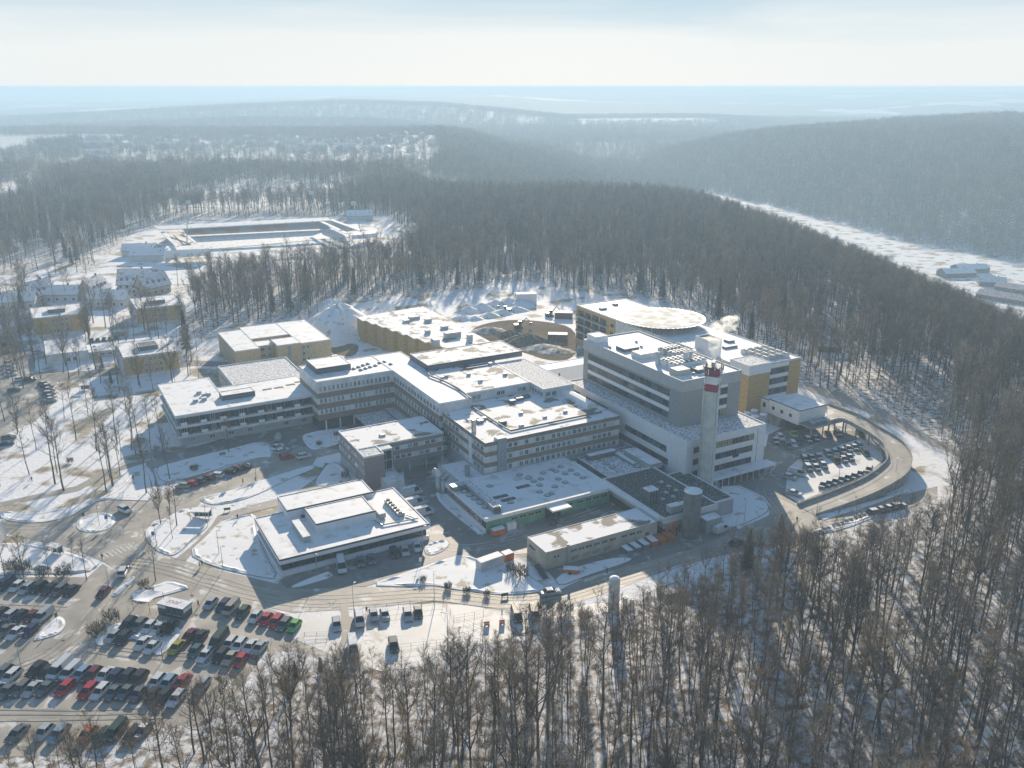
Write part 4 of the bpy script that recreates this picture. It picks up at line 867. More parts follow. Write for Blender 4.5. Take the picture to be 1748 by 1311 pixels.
for i in range(18):
    t = i/18*4; s_ = int(t); f = (t-s_)*4-2; r = 2.3; x, y = [(f, -r), (r, f), (-f, r), (-r, -f)][s_]
    q = MB(); z = 36.2 + (i % 3)*.8; q.box(x-.16, x+.16, y-.12, y+.12, z, z+1.7, m_white2 if i % 2 else m_trim); q.box(x*.8-.05, x-.1*(1 if x > 0 else -1)+.1, y-.04, y+.04, z+.6, z+.7, m_trim); q.build('antenna', chm)
q = MB(); 
for z in (36.0, 38.4): 
    for sx_ in (-1, 1): q.box(sx_*2.5-.05, sx_*2.5+.05, -2.5, 2.5, z, z+.08, m_trim); q.box(-2.45, 2.45, sx_*2.5-.05, sx_*2.5+.05, z, z+.08, m_trim)
q.build('antenna_rail', chm)
# silo
sx, sy = P(1178, 915); si = thing('silo', 'tall round dark concrete silo with a flat conical snowy top beside the boiler house', 'silo', (sx, sy, 0))
q = MB(); q.lathe([(2.3, 0), (2.3, 13.0)], 32, m_siloc); q.build('shell', si, True)
q = MB(); q.lathe([(2.36, 12.98), (2.36, 13.15), (1.2, 13.6), (.03, 14.0)], 32, m_snow); q.build('lid', si)
q = MB(); q.box(-3, 2.8, -2.9, 2.6, 0, .12, m_conc); q.build('base', si)
# transformer box right of silo
ta, tb = G(1205, 912); bTr = Bld('transformer_house', 'small pale metal transformer housing with snow on top, right of the silo', ta, tb)
bTr.walls((ta, ta+5.2, tb, tb+3.2), [(0, 3.7, m_lgrey)]); bTr.roof((ta, ta+5.2, tb, tb+3.2), 3.8, m_snow, pm=m_lgrey, par=.04, pw=.12); bTr.part('door', [(ta+3.0, ta+4.6, tb-.05, tb-.003, .2, 3.0, m_steel)])
# ---- G stepped yellow
zG = 10.4
g0 = G(609,541.7,zG); g1 = G(723.6,525.3,zG); g2 = G(706,598,zG)
bG = Bld('stepped_yellow_building', 'broad yellow brick building with a saw-toothed left wall and a bare-patched snow roof', g0[0], g2[1])
nst = 9; bstep = (g0[1]-(D_[3]+14))/nst; b_top = g0[1]; q = MB(); qs = MB(); rightA = G(832,580.7,zG)[0]
poly = []
for i in range(nst):
    a = g0[0]+i*1.75; poly += [(a, b_top-i*bstep), (a, b_top-(i+1)*bstep)]
poly += [(rightA, b_top-nst*bstep), (g1[0]+1, g1[1]+3)]
loc = [(x-bG.a, y-bG.b) for x, y in poly]
q.prism(loc, 0, 10.2, m_yel, top=False); q.build('wall', bG.root)
q = MB(); q.prism(loc, 10.2, 10.45, m_white, top=False); q.build('fascia', bG.root)
q = MB(); tri_top(q, loc, 10.44, m_snowp); q.build('roof_snow', bG.root)
for u, v, w_, d_, h_ in ((700,546,5,2.2,1.2),(690,551,3,2,1),(727,550,3,2,1.3),(728,570,2,2,1.5),(755,562,3,2,1.2),(762,578,7,3,2.2),(742,592,2.4,4,2.8),(800,582,2,2,2.5)):
    a, b = G(u, v, zG+.2); unit(bG, a, b, w_, d_, zG+.05, h_, m_lgrey)
# ---- H beige
zHh = 8.9
bH = Bld('beige_brick_block', 'beige brick block with a flat snow roof, inner court and windowless front stair tower', 69.3, 361)
Hs = [((69.3, 79.5, 362.2, 396), 8.9), ((79.55, 96.2, 378, 400.5), 8.9), ((96.25, 109.6, 361.2, 400.5), 8.9), ((86.2, 96.2, 359.5, 370.5), 9.7), ((79.55, 86.15, 366, 374), 8.7)]
for r_, z in Hs:
    bH.walls(r_, [(0, z-.25, m_beige)]); bH.roof(r_, z, m_snow, pm=m_white, par=.1, pw=.25)
for z in (.9, 3.6, 6.3):
    for k in range(9): bH.win_left(69.3, 395-k*3.7, z, 1.6, 1.5, glass=ch(GL))
    for k in (80.6, 83.4): bH.win_front(366, k, z, 1.8, 1.6, glass=ch(GL))
    for k in (96.9, 98.9): bH.win_front(361.2, k, z, 1.3, 1.6, glass=ch(GL))
bH.part('stair_window', [(90.4, 91.6, 359.44, 359.5, .5, 9.0, m_gl3)])
# ---- Q left houses
def q_house(n_, r_, l_, z, label, dy=12):
    a0, b0 = G(*n_, z); a1 = G(*r_, z)[0]; b1 = G(*l_, z)[1]; b = Bld('residence_block', label, a0, b0, group='flat roofed yellow residence blocks on the left')
    b.walls((a0+.3, a1-.3, b0+.3, b1-.3), [(0, 1.2, m_white), (1.2, z-.5, m_yel)]); b.roof((a0, a1, b0, b1), z, m_snow, pm=m_white, par=.15, drop=.5)
    w_ = a1-a0
    for k in range(3):
        zz = 1.7+k*(z-2)/3
        for j in range(4):
            b.win_front(b0+.3, a0+w_*.36+j*1.9, zz, 1.2, 1.5, glass=ch(GL))
        b.part('balcony_slab', [(a0-1.0, a0+.29, b0+1, b1-1, zz-.35, zz-.15, m_white), (a1-.29, a1+1.0, b0+1, b1-1, zz-.35, zz-.15, m_white)])
        for j in range(5): b.win_left(a0+.3, b1-2-j*4.4, zz, 2.2, 1.6, glass=ch(GL))
    b.part('balcony_fin', [(a, a+.98, b0+1+j*(b1-b0-2)/6, b0+1.15+j*(b1-b0-2)/6, 1.3, z-.55, m_white) for j in range(7) for a in (a0-1.0, a1+.02)])
    ph = (a0+w_*.32, a0+w_*.32+7.5, b0+7, b0+14); b.walls(ph, [(z+.04, z+1.6, m_grey)], 'penthouse'); b.roof(ph, z+1.75, m_snow if 'nearest' not in label else m_gravel, par=.08)
    return b
q_house((54,544), (144.7,535.4), (49,526.6), 9.4, 'yellow residence block farthest left of the three')
q_house((232.8,527.8), (312,519), (222.8,510), 8.9, 'yellow residence block standing farthest back behind the trees')
q_house((210,611), (305.8,599.6), (196.3,587), 9.0, 'yellow residence block nearest the hospital, bare gravel on its roof hut')
za = 4.6; n_, r_, l_ = G(78,607,za), G(149.8,595.8,za), G(70.5,579.4,za)
bW = Bld('white_hall', 'low white hall with a plain flat snow roof between two yellow residence blocks', n_[0], n_[1])
rw = (n_[0], r_[0], n_[1], l_[1]-3); bW.walls(rw, [(0, 4.4, m_white)]); bW.roof(rw, za, m_snow, pm=m_white, par=.08); bW.win_front(rw[2], rw[0]+7.5, .8, 1.6, 1.8, glass=m_gl1); bW.win_front(rw[2], rw[0]+10, .8, 1.6, 1.8, glass=m_gl1)
rl = (rw[1]+.05, G(196,605,3)[0]+3, rw[2]+2, rw[2]+16); bV = Bld('covered_walkway', 'low snow covered walkway roof linking the white hall to the nearest residence block', rl[0], rl[2])
bV.walls(rl, [(0, 2.8, m_lgrey)]); bV.roof(rl, 3.0, m_snow, pm=m_white, par=.05)
for k in range(5): bV.win_front(rl[2], rl[0]+1.5+k*3.0, 1.0, 1.8, 1.2, glass=m_gl2)
bV.skylights([(161,592),(163,597),(165,602),(167,607)], 3.0, .6)
# shelter roofs in the forecourt
q0, q1, q2 = G(640,734,3.5), G(632,703,3.5), G(603,707,3.5)
bS = Bld('entrance_canopy', 'sloping glass canopy roof dusted with snow in the entrance forecourt', q2[0], q0[1]-.5)
cr = (G(603,707,3.5)[0], G(603,707,3.5)[0]+11, G(634,733,3.5)[1]+2, G(603,707,3.5)[1]+1)
bS.part('roof', [(cr[0], cr[1], cr[2], cr[3], 3.3, 3.45, m_snowt)]); bS.part('rib', [(cr[0]-.02, cr[1]+.02, cr[2]+k*1.6, cr[2]+k*1.6+.08, 3.452, 3.5, m_steel) for k in range(int((cr[3]-cr[2])/1.6))])
bS.part('post', [(cr[0]+i*5, cr[0]+i*5+.2, b, b+.2, 0, 3.3, m_steel) for i in (0.1, 1, 2) for b in (cr[2]+.3, cr[3]-.5)])
s2 = (cr[1]+.2, K_[0]-.3, cr[2]-1, cr[3]+2); bS2 = Bld('entrance_hall', 'low entrance hall with a speckled snow roof between the canopy and the corridor wing', s2[0], s2[2])
bS2.walls(s2, [(0, 3.6, m_lgrey)]); bS2.roof(s2, 3.8, m_snowt, par=.15)
for k in range(4): bS2.win_left(s2[0], s2[3]-2-k*4, .6, 2.6, 2.2, glass=m_gl1)
# ---- ramp
zr = [4.8, 4.8, 4.5, 4.2, 3.8, 3.4, 3.0, 2.0, 1.0, .12]
outer = [(1413,691),(1469,712),(1502,732),(1535,752),(1552,774),(1555,790),(1545,812),(1503,838),(1450,860),(1392,880)]
inner = [(1412,722),(1437,717),(1464,729),(1489,744),(1507,759),(1515,777),(1512,791),(1478,817),(1420,842),(1362,863)]
def cat(pts):
    P_ = [pts[0]]+pts+[pts[-1]]; o = []
    for i in range(1, len(P_)-2):
        for k in range(5):
            t = k/5; o.append(tuple(.5*((2*P_[i][j])+(-P_[i-1][j]+P_[i+1][j])*t+(2*P_[i-1][j]-5*P_[i][j]+4*P_[i+1][j]-P_[i+2][j])*t*t+(-P_[i-1][j]+3*P_[i][j]-3*P_[i+1][j]+P_[i+2][j])*t**3) for j in range(3)))
    return o+[pts[-1]]
oo = cat([(*P(u, v, z), z) for (u, v), z in zip(outer, zr)]); ii = cat([(*P(u, v, z), z) for (u, v), z in zip(inner, zr)])
rx, ry = oo[-1][0], oo[-1][1]
rp = thing('curved_ramp', 'long curved concrete access ramp sweeping round the snowy parking court down to the road', 'ramp', (rx, ry, 0))
def rel(p, dz=0): return (p[0]-rx, p[1]-ry, p[2]+dz)
def strip(name, A1, B1, m, parent, dz=0, th=.45):
    q = MB(); n = len(A1); vs = [rel(p, dz) for p in A1]+[rel(p, dz) for p in B1]+[rel(p, dz-th) for p in A1]+[rel(p, dz-th) for p in B1]
    fs = []
    for i in range(n-1): fs += [(i, i+1, n+i+1, n+i), (2*n+i, 3*n+i, 3*n+i+1, 2*n+i+1), (i, 2*n+i, 2*n+i+1, i+1), (n+i, n+i+1, 3*n+i+1, 3*n+i)]
    q.add(vs, fs, m); return q.build(name, parent)
strip('deck', oo, ii, m_asph, rp)
def lerp3(p, q, t): return tuple(p[k]+(q[k]-p[k])*t for k in range(3))
for A_l, s_ in ((oo, 1), (ii, -1)):
    other = ii if s_ == 1 else oo
    nrm = [lerp3(a, b, -.35/max(.1, math.dist(a[:2], b[:2]))) for a, b in zip(A_l, other)]
    strip('parapet', [(*p[:2], p[2]+.75) for p in A_l], [(*p[:2], p[2]+.75) for p in nrm], m_conc, rp, 0, 1.3)
# solid wall under the low part, columns under the high part
n5 = 5*6
for A_l in (oo, ii):
    q = MB(); c = A_l[n5:]; 
    for i in range(len(c)-1):
        p, r = c[i], c[i+1]; q.add([(p[0]-rx, p[1]-ry, 0), (r[0]-rx, r[1]-ry, 0), (r[0]-rx, r[1]-ry, r[2]-.46), (p[0]-rx, p[1]-ry, p[2]-.46)], [(0, 1, 2, 3)], m_conc)
    q.build('retaining_wall', rp)
for i in range(1, n5, 4):
    for f in (.12, .88):
        p = lerp3(oo[i], ii[i], f); q = MB(); q.tube((p[0]-rx, p[1]-ry, 0), (p[0]-rx, p[1]-ry, p[2]-.44), .3, .3, 8, m_conc); q.build('column', rp)
q = MB()
for A_l in (oo, ii):
    for i in range(0, len(A_l)-1):
        p = A_l[i]; r = A_l[i+1]; q.tube(rel(p, 1.35), rel(r, 1.35), .04, .04, 4, m_steel)
        if i % 2 == 0: q.tube(rel(p, .7), rel(p, 1.35), .04, .04, 4, m_steel)
q.build('handrail', rp)
# ================================================================== trees
def tri_twig(vs, fs, p, d, ln, w, rnd):
    a = Vector((rnd.gauss(0,1), rnd.gauss(0,1), rnd.gauss(0,1))).cross(d)
    if a.length < 1e-4: return
    a = a.normalized()*w; o = len(vs); mid = p + d*ln*.55 + Vector((rnd.gauss(0,.06), rnd.gauss(0,.06), rnd.gauss(0,.06)))*ln
    vs += [p-a*.5, p+a*.5, mid+a*.35, mid-a*.35, p+d*ln]; fs += [(o, o+1, o+2, o+3), (o+3, o+2, o+4)]
def make_tree(seed, H=22.0, spread=3.6, start=.42, nl=15, twigs=11, tw=.036, r0=.24, lean=.02, up=.75, fork=False, sub=5, spur=10):
    rnd = random.Random(seed); tk = MB(); cr = MB(); pts = []; x = y = 0.0; n = 9
    lx, ly = rnd.gauss(0, lean), rnd.gauss(0, lean)
    for i in range(n+1):
        pts.append(Vector((x, y, H*.93*i/n))); x += lx*H/n*1.0 + rnd.gauss(0, .10); y += ly*H/n + rnd.gauss(0, .10)
    rr = [r0*(1-.82*(i/n)**.9) for i in range(n+1)]
    for i in range(n): tk.tube(pts[i], pts[i+1], rr[i], rr[i+1], 6, m_bark)
    tk.tube(pts[0]-Vector((0,0,3)), pts[0], r0*1.25, r0, 6, m_bark)
    tw_v, tw_f = [], []
    def limb(p, d, ln, r, depth):
        segs = 4 if depth == 0 else 3; q = p.copy(); dd = d.copy(); prev_r = r
        for s_ in range(segs):
            dd = (dd + Vector((rnd.gauss(0,.13), rnd.gauss(0,.13), .12+rnd.gauss(0,.08)))).normalized()
            e = q + dd*(ln/segs); nr = r*(1-.75*(s_+1)/segs)
            if depth < 1: cr.tube(q, e, prev_r, nr, 4, m_bark)
            else: cr.tube(q, e, prev_r, nr, 3, m_bark)
            if depth < 1:
                for _ in range(rnd.choice((1, 1, 2)) if s_ > 0 else 1):
                    t = rnd.random(); sd = (dd + Vector((rnd.gauss(0,.7), rnd.gauss(0,.7), rnd.gauss(.15,.4)))).normalized()
                    limb(q.lerp(e, t), sd, ln*rnd.uniform(.35,.6), nr*.7+.012, 1)
            else:
                for _ in range(twigs//segs+ (1 if rnd.random() < .5 else 0)):
                    t = rnd.random(); sd = (dd + Vector((rnd.gauss(0,.8), rnd.gauss(0,.8), rnd.gauss(.2,.5)))).normalized()
                    tri_twig(tw_v, tw_f, q.lerp(e, t), sd, rnd.uniform(.7,1.7)*spread/3.6, tw, rnd)
            q = e; prev_r = nr
        for _ in range(3): tri_twig(tw_v, tw_f, q, (dd+Vector((rnd.gauss(0,.4), rnd.gauss(0,.4), rnd.gauss(0,.3)))).normalized(), rnd.uniform(.8,1.6), tw, rnd)
    for i in range(nl):
        f = start + (1-start)*((i+.5)/nl)**.9*.97; k = min(n-1, int(f*n)); p = pts[k].lerp(pts[k+1], f*n-k)
        az = i*2.4+rnd.random(); h = up+rnd.gauss(0,.12)+.6*(f-.5); d = Vector((math.cos(az), math.sin(az), h)).normalized()
        ln = spread*(1.25-.75*((f-start)/(1-start)))*rnd.uniform(.75,1.2)
        limb(p, d, ln, rr[k]*.5, 0)
    if fork:
        for s_ in (-1, 1):
            p = pts[3]; d = Vector((.38*s_, .12*s_, 1)).normalized(); q = p
            for j in range(4):
                e = q + (d+Vector((rnd.gauss(0,.05), rnd.gauss(0,.05), 0)))*H*.13; tk.tube(q, e, r0*.55*(1-j*.2), r0*.55*(1-(j+1)*.2), 5, m_bark)
                for _ in range(2): limb(q.lerp(e, rnd.random()), (d+Vector((rnd.gauss(0,.6), rnd.gauss(0,.6), .2))).normalized(), spread*.8, r0*.22, 0)
                q = e
    for i in range(spur):    # thin dead spurs along the lower stem
        f = rnd.uniform(.12, start); k = int(f*n); p = pts[k].lerp(pts[k+1], f*n-k); az = rnd.random()*6.28
        tri_twig(tw_v, tw_f, p, Vector((math.cos(az), math.sin(az), .35)).normalized(), rnd.uniform(.6,1.8), tw, rnd)
    cr.add(tw_v, tw_f, m_twig if seed % 3 else m_twig2)
    return tk.mesh('trunk'), cr.mesh('crown')
TREES = [make_tree(1, 22, 3.3, .5, 13), make_tree(2, 19, 2.4, .45, 12, r0=.17), make_tree(3, 24, 4.4, .42, 15, r0=.30), make_tree(4, 17, 2.0, .38, 11, r0=.13),
         make_tree(5, 23, 4.6, .40, 13, r0=.30, fork=True), make_tree(6, 20, 2.8, .55, 11, r0=.19, lean=.05)]
DESC = ['straight medium bare tree', 'slim upright bare tree', 'tall broad crowned bare tree', 'thin pole-like bare tree', 'bare tree with forked stem', 'leaning slender bare tree']
def make_conifer(seed, H=20, w=3.0):
    rnd = random.Random(seed); tk = MB(); cr = MB(); tk.tube((0,0,-2),(0,0,H*.97),.28,.04,6,m_bark); vs, fs = [], []
    nl = int(H*2.4)
    for i in range(nl):
        f = .12+.88*i/nl; z = H*f; L_ = w*(1-f)**.8*rnd.uniform(.8,1.15)+.25
        for j in range(7):
            az = j*.9+i*1.3+rnd.gauss(0,.2); d = Vector((math.cos(az), math.sin(az), -.22))
            for k in range(4):
                o = len(vs); p = Vector((0,0,z))+d*L_*(.2+.8*k/4); s_ = .45+.25*rnd.random(); a = Vector((-d.y, d.x, 0))*s_
                e = p+d*L_*.35+Vector((0,0,-.15)); vs += [p-a*.7, p+a*.7, e+a*.2, e-a*.2]; fs.append((o, o+1, o+2, o+3))
    cr.add(vs, fs, m_need); return tk.mesh('trunk'), cr.mesh('crown')
SAPL = [make_tree(21, 8, 1.1, .35, 5, twigs=3, tw=.04, r0=.055, sub=2, spur=4), make_tree(22, 10, 1.5, .4, 6, twigs=3, tw=.04, r0=.07, fork=False, spur=5)]
CONI = [make_conifer(1), make_conifer(2, 16, 2.4)]
# low poly clumps for the far woods
def make_clump(seed, n=8, R=9.0, conif=.12, H=19):
    rnd = random.Random(seed); q = MB()
    for i in range(n):
        x, y = rnd.uniform(-R, R), rnd.uniform(-R, R); h = H*rnd.uniform(.75,1.12); con = rnd.random() < conif
        q.tube((x,y,-4),(x,y,h*.8),.26,.1,3,m_bark); vs, fs = [], []
        for k in range(46):
            f = rnd.random()
            if con: z = h*(.15+.85*f); r = 2.6*(1-f)*rnd.random()**.4
            else: z = h*(.42+.58*f); r = 3.6*math.sqrt(max(0, math.sin(math.pi*(.12+.82*f))))*rnd.random()**.5
            az = rnd.random()*6.28; p = Vector((x+r*math.cos(az), y+r*math.sin(az), z)); d = Vector((math.cos(az)*.5, math.sin(az)*.5, 1 if not con else -.2)).normalized()
            a = Vector((rnd.gauss(0,1), rnd.gauss(0,1), 0)).normalized()*(.16 if not con else .6); ln = 2.3 if not con else 1.6; o = len(vs)
            vs += [p-a, p+a, p+d*ln]; fs.append((o, o+1, o+2))
        q.add(vs, fs, m_need if con else (m_twig if rnd.random() < .6 else m_twig2))
    return q.mesh('wood')
def place_tree(x, y, v, s, rz, label, group, z=None, tilt=0.0, name='bare_tree', cat='tree', src=None):
    z = H1(x, y) if z is None else z
    r = thing(name, label, cat, (x, y, z), rz, group); r.scale = (s, s, s); r.rotation_euler = (tilt, 0, rz)
    tm, cm = (src or TREES)[v]
    a = link('trunk', tm, r); b = link('crown', cm, r); return r, a, b
def proj(x, y, z):
    zz = z-HC; d = y*cp-zz*sp; up = y*sp+zz*cp; return 874+F*x/d, 655.5-F*up/d, d
def scatter(x0, x1, y0, y1, sp_):
    gx = np.arange(x0, x1, sp_); gy = np.arange(y0, y1, sp_); X, Y = np.meshgrid(gx, gy)
    X = X + rng.uniform(-.48, .48, X.shape)*sp_; Y = Y + rng.uniform(-.48, .48, Y.shape)*sp_; return X.ravel(), Y.ravel()
def in_view(X, Y, m=60): return (np.abs(X) < .60*(Y+m)+m*.4)
# --- near and middle woods
X1, Y1 = scatter(-170, 330, 62, 330, 4.3)
k = inpoly(X1, Y1, PX([(-600,1180),(1330,925),(1560,870),(1665,815),(1640,780),(1500,695),(1375,650),(1300,560),(3200,560),(3200,2600),(-1500,2600)])) & forest_mask(X1, Y1) & in_view(X1, Y1, 25)
# thinner along the bottom left edge, denser to the right
u1, v1, _ = proj(X1, Y1, 0*X1); keep = rng.random(len(X1)) < np.clip(.18+.9*(u1-150)/500, .22, 1.0)*np.where(v1 > 1500, .8, 1)*np.where(Y1 > 240, .8, .9)
k &= keep; k &= ~((v1 < 1190) & (v1 > 1120) & (u1 > 610) & (u1 < 700) & (rng.random(len(X1)) < .6))
# shadow-side clearing track through the wood
k &= ~((np.abs(v1 - (1262-(u1-1100)*.14)) < 9) & (u1 > 1050))
X1, Y1 = X1[k], Y1[k]
X2, Y2 = scatter(-480, 400, 235, 1010, 5.7)
k = forest_mask(X2, Y2) & in_view(X2, Y2) & ((Y2 > 330) | (X2 < -200))
u2, v2, _ = proj(X2, Y2, 0*X2); k &= ~((X2 < -90) & (Y2 < 420))
# open belts around the houses and the road on the left
k &= ~((X2 < -165) & (Y2 < 660) & (rng.random(len(X2)) < .35))
k &= ~((X2 < -165) & (Y2 > 560) & (Y2 < 940) & (rng.random(len(X2)) < .35))
X2, Y2 = X2[k], Y2[k]
# garden and park trees round the residence blocks
X3, Y3 = scatter(-270, -95, 330, 520, 9.0); u3, v3, _ = proj(X3, Y3, 0*X3)
k = inpoly(u3, v3, [(150,545),(225,560),(330,560),(345,575),(345,600),(320,660),(225,665),(150,640),(60,650),(100,690),(60,700),(-20,620),(-60,480),(20,470),(150,520)]) & (rng.random(len(X3)) < .8)
for (c0, c1, c2, c3) in ((45,150,525,585),(218,318,515,562),(192,310,600,650),(66,155,592,622),(150,200,592,618)): k &= ~((u3 > c0) & (u3 < c1) & (v3 > c2) & (v3 < c3))
X2 = np.concatenate([X2, X3[k]]); Y2 = np.concatenate([Y2, Y3[k]])
XS, YS = scatter(-150, 330, 62, 330, 3.4)
k = inpoly(XS, YS, PX([(150,1310),(330,1255),(440,1180),(560,1150),(720,1150),(900,1090),(1200,1000),(1330,950),(1500,900),(1665,830),(1640,785),(1500,700),(1375,655),(1400,600),(3200,560),(3200,2600),(-800,2600)])) & forest_mask(XS, YS) & in_view(XS, YS, 20) & (rng.random(len(XS)) < .5)
XS, YS = XS[k], YS[k]
NX = np.concatenate([X1, X2]); NY = np.concatenate([Y1, Y2]); NZ = height(NX, NY); near_n = len(X1)
isnear = np.arange(len(NX)) < near_n
var = np.where(isnear, rng.choice([0,1,2,3,4,5,3,1], len(NX)), rng.choice([0,2,5,0,2,4], len(NX)))
scl = np.where(isnear, rng.uniform(.70, 1.16, len(NX)), rng.uniform(.66, 1.08, len(NX))); rot = rng.uniform(0, 6.283, len(NX))
TOPU = [-400,0,100,300,400,470,600,700,850,900,1000,1100,1200,1260,1310,1360,1430,1500,1600,1748,2200]; TOPV = [1265,1250,1235,1190,1125,1100,1112,1118,1088,1062,1034,1000,965,905,885,900,925,885,850,800,700]
uu, vv, dd = proj(NX, NY, NZ)
for s__ in (1.0, .9, .8, .7, .6, .5, .42, .36):   # the wood edge towards the road is young growth
    ut_, vt_, _ = proj(NX, NY, NZ+21*scl); too = isnear & (vt_ < np.interp(uu, TOPU, TOPV)+8*np.sin(NX*1.7)) & (uu < 1620); scl = np.where(too, scl*.88, scl)
okk = ~(isnear & too & (scl < .3)); NX, NY, NZ, var, scl, rot, isnear = NX[okk], NY[okk], NZ[okk], var[okk], scl[okk], rot[okk], isnear[okk]
con = rng.random(len(NX)) < np.where(isnear, .0, .025)
u, v, d = proj(NX, NY, NZ); ut, vt, dt = proj(NX, NY, NZ+16*scl)
vis = (ut > -10) & (ut < 1758) & (vt < 1330) & (v > 300)
size = np.where(vis, 1/d, 0)
order = np.argsort(-size)[:262]; chosen = np.zeros(len(NX), bool); chosen[order] = True
G_T = 'bare trees of the snowy wood in the foreground'
for i in order:
    x, y = float(NX[i]), float(NY[i])
    if con[i]: place_tree(x, y, 0, .6+.3*float(rng.random()), float(rot[i]), 'dark green conifer among the bare trees of the foreground wood', 'conifers of the foreground wood', float(NZ[i]), name='conifer', src=CONI); continue
    side = 'left' if u[i] < 600 else ('middle' if u[i] < 1150 else 'right')
    place_tree(x, y, int(var[i]), float(scl[i]), float(rot[i]), f'{DESC[int(var[i])]} in the {side} part of the foreground wood', G_T, float(NZ[i]), tilt=random.gauss(0, .03))
# instancing of all the rest
def inst_object(name, pts, varr, rots, scs, sources, label):
    me = bpy.data.meshes.new(name); me.from_pydata([tuple(p) for p in pts], [], [])
    a = me.attributes.new('kind_index', 'INT', 'POINT'); a.data.foreach_set('value', np.asarray(varr, np.int32))
    a = me.attributes.new('turn', 'FLOAT_VECTOR', 'POINT'); rv = np.zeros((len(pts), 3)); rv[:, 2] = rots; rv[:, 0] = rng.normal(0, .025, len(pts)); a.data.foreach_set('vector', rv.ravel())
    a = me.attributes.new('size', 'FLOAT_VECTOR', 'POINT'); a.data.foreach_set('vector', (np.asarray(scs)[:, None]*np.array([1, 1, 1.0]) if name == 'forest' else np.stack([scs, scs, np.where(np.asarray(scs) > 1.3, 1.05, scs)], 1)).ravel())
    o = bpy.data.objects.new(name, me); C.objects.link(o); tag(o, label, name.replace('_', ' '), kind='stuff')
    g = bpy.data.node_groups.new(name+'_scatter', 'GeometryNodeTree')
    g.interface.new_socket('Geometry', in_out='INPUT', socket_type='NodeSocketGeometry'); g.interface.new_socket('Geometry', in_out='OUTPUT', socket_type='NodeSocketGeometry')
    gi = g.nodes.new('NodeGroupInput'); go = g.nodes.new('NodeGroupOutput'); jn = g.nodes.new('GeometryNodeJoinGeometry'); Lk = g.links.new
    at = {}
    for nm, ty in (('kind_index', 'INT'), ('turn', 'FLOAT_VECTOR'), ('size', 'FLOAT_VECTOR')):
        q = g.nodes.new('GeometryNodeInputNamedAttribute'); q.data_type = ty; q.inputs['Name'].default_value = nm; at[nm] = q.outputs['Attribute']
    for i, obs in enumerate(sources):
        cmp = g.nodes.new('FunctionNodeCompare'); cmp.data_type = 'INT'; cmp.operation = 'EQUAL'
        ins = [s for s in cmp.inputs if s.type == 'INT']; Lk(at['kind_index'], ins[0]); ins[1].default_value = i
        j2 = g.nodes.new('GeometryNodeJoinGeometry')
        for ob in obs:
            oi = g.nodes.new('GeometryNodeObjectInfo'); oi.inputs['Object'].default_value = ob; oi.transform_space = 'ORIGINAL'; Lk(oi.outputs['Geometry'], j2.inputs[0])
        ip = g.nodes.new('GeometryNodeInstanceOnPoints'); Lk(gi.outputs[0], ip.inputs['Points']); Lk(cmp.outputs[0], ip.inputs['Selection']); Lk(j2.outputs[0], ip.inputs['Instance'])
        er = g.nodes.new('FunctionNodeEulerToRotation'); Lk(at['turn'], er.inputs[0]); Lk(er.outputs[0], ip.inputs['Rotation']); Lk(at['size'], ip.inputs['Scale'])
        Lk(ip.outputs[0], jn.inputs[0])
    Lk(jn.outputs[0], go.inputs[0]); md = o.modifiers.new('scatter', 'NODES'); md.node_group = g; return o
# prototypes used as sources are individual trees standing in the park
PROTO = {}
park = [(250,842,2,.62),(193,830,0,.80),(188,816,1,.75),(205,812,3,.8),(207,785,1,.6),(290,818,2,.55),(50,810,1,.8),(94,826,0,.95),(109,838,2,.75),(98,808,1,.8),(62,768,3,.9),(130,752,1,.9),(165,770,1,.95),(182,841,0,.72),(191,828,3,.9),(200,758,0,.8),(225,768,5,.9),(243,783,1,.95),(279,775,1,.9),(258,768,3,.9),(232,778,3,.95),(275,895,4,.42),(302,898,2,.44),(290,880,4,.36),(295,920,1,.40),(148,990,0,.42),(266,992,2,.38),(125,968,1,.35),(40,985,4,.40),(82,972,3,.4),(391,772,2,.40),(10,990,0,.45),
        (118,648,2,.6),(135,640,0,.6),(172,655,4,.5),(160,680,2,.45),(205,672,0,.5),(240,662,4,.5),(262,668,2,.45),(300,662,0,.4),(180,560,2,.75),(190,566,0,.7),(146,585,4,.55),(120,560,1,.55),(92,620,3,.4),(30,740,4,.5),(8,720,2,.5),(215,700,2,.5),(150,705,0,.5),(110,715,1,.6),(325,640,4,.4),(340,655,2,.4),(0,830,2,.5)]
srcs = []
for i, (u_, v_, vi, s_) in enumerate(park):
    x, y = P(u_, v_)
    side = 'on the snowy slope above the roundabout' if v_ < 860 and v_ > 740 else ('between the crossroads and the car park' if v_ >= 860 else 'around the yellow residence blocks')
    r, a, b = place_tree(x, y, vi, s_*1.25, i*1.7, f'{DESC[vi]} {side}', 'bare trees of the park and verges', 0.0)
    PROTO.setdefault(vi, (a, b))
SP_ = []
for i, (u_, v_) in enumerate(((600,1200),(900,1160))):
    r, a, b = place_tree(*P(u_, v_), i, 1.0, 1, 'slender young sapling on the snow of the foreground wood', 'saplings of the foreground wood', 0.0, name='sapling', src=SAPL); SP_.append((a, b))
r, a, b = place_tree(*P(735,470), 0, .75, 0, 'dark conifer standing in the wood behind the stepped yellow building', None, None, name='conifer', src=CONI); CA = (a, b)
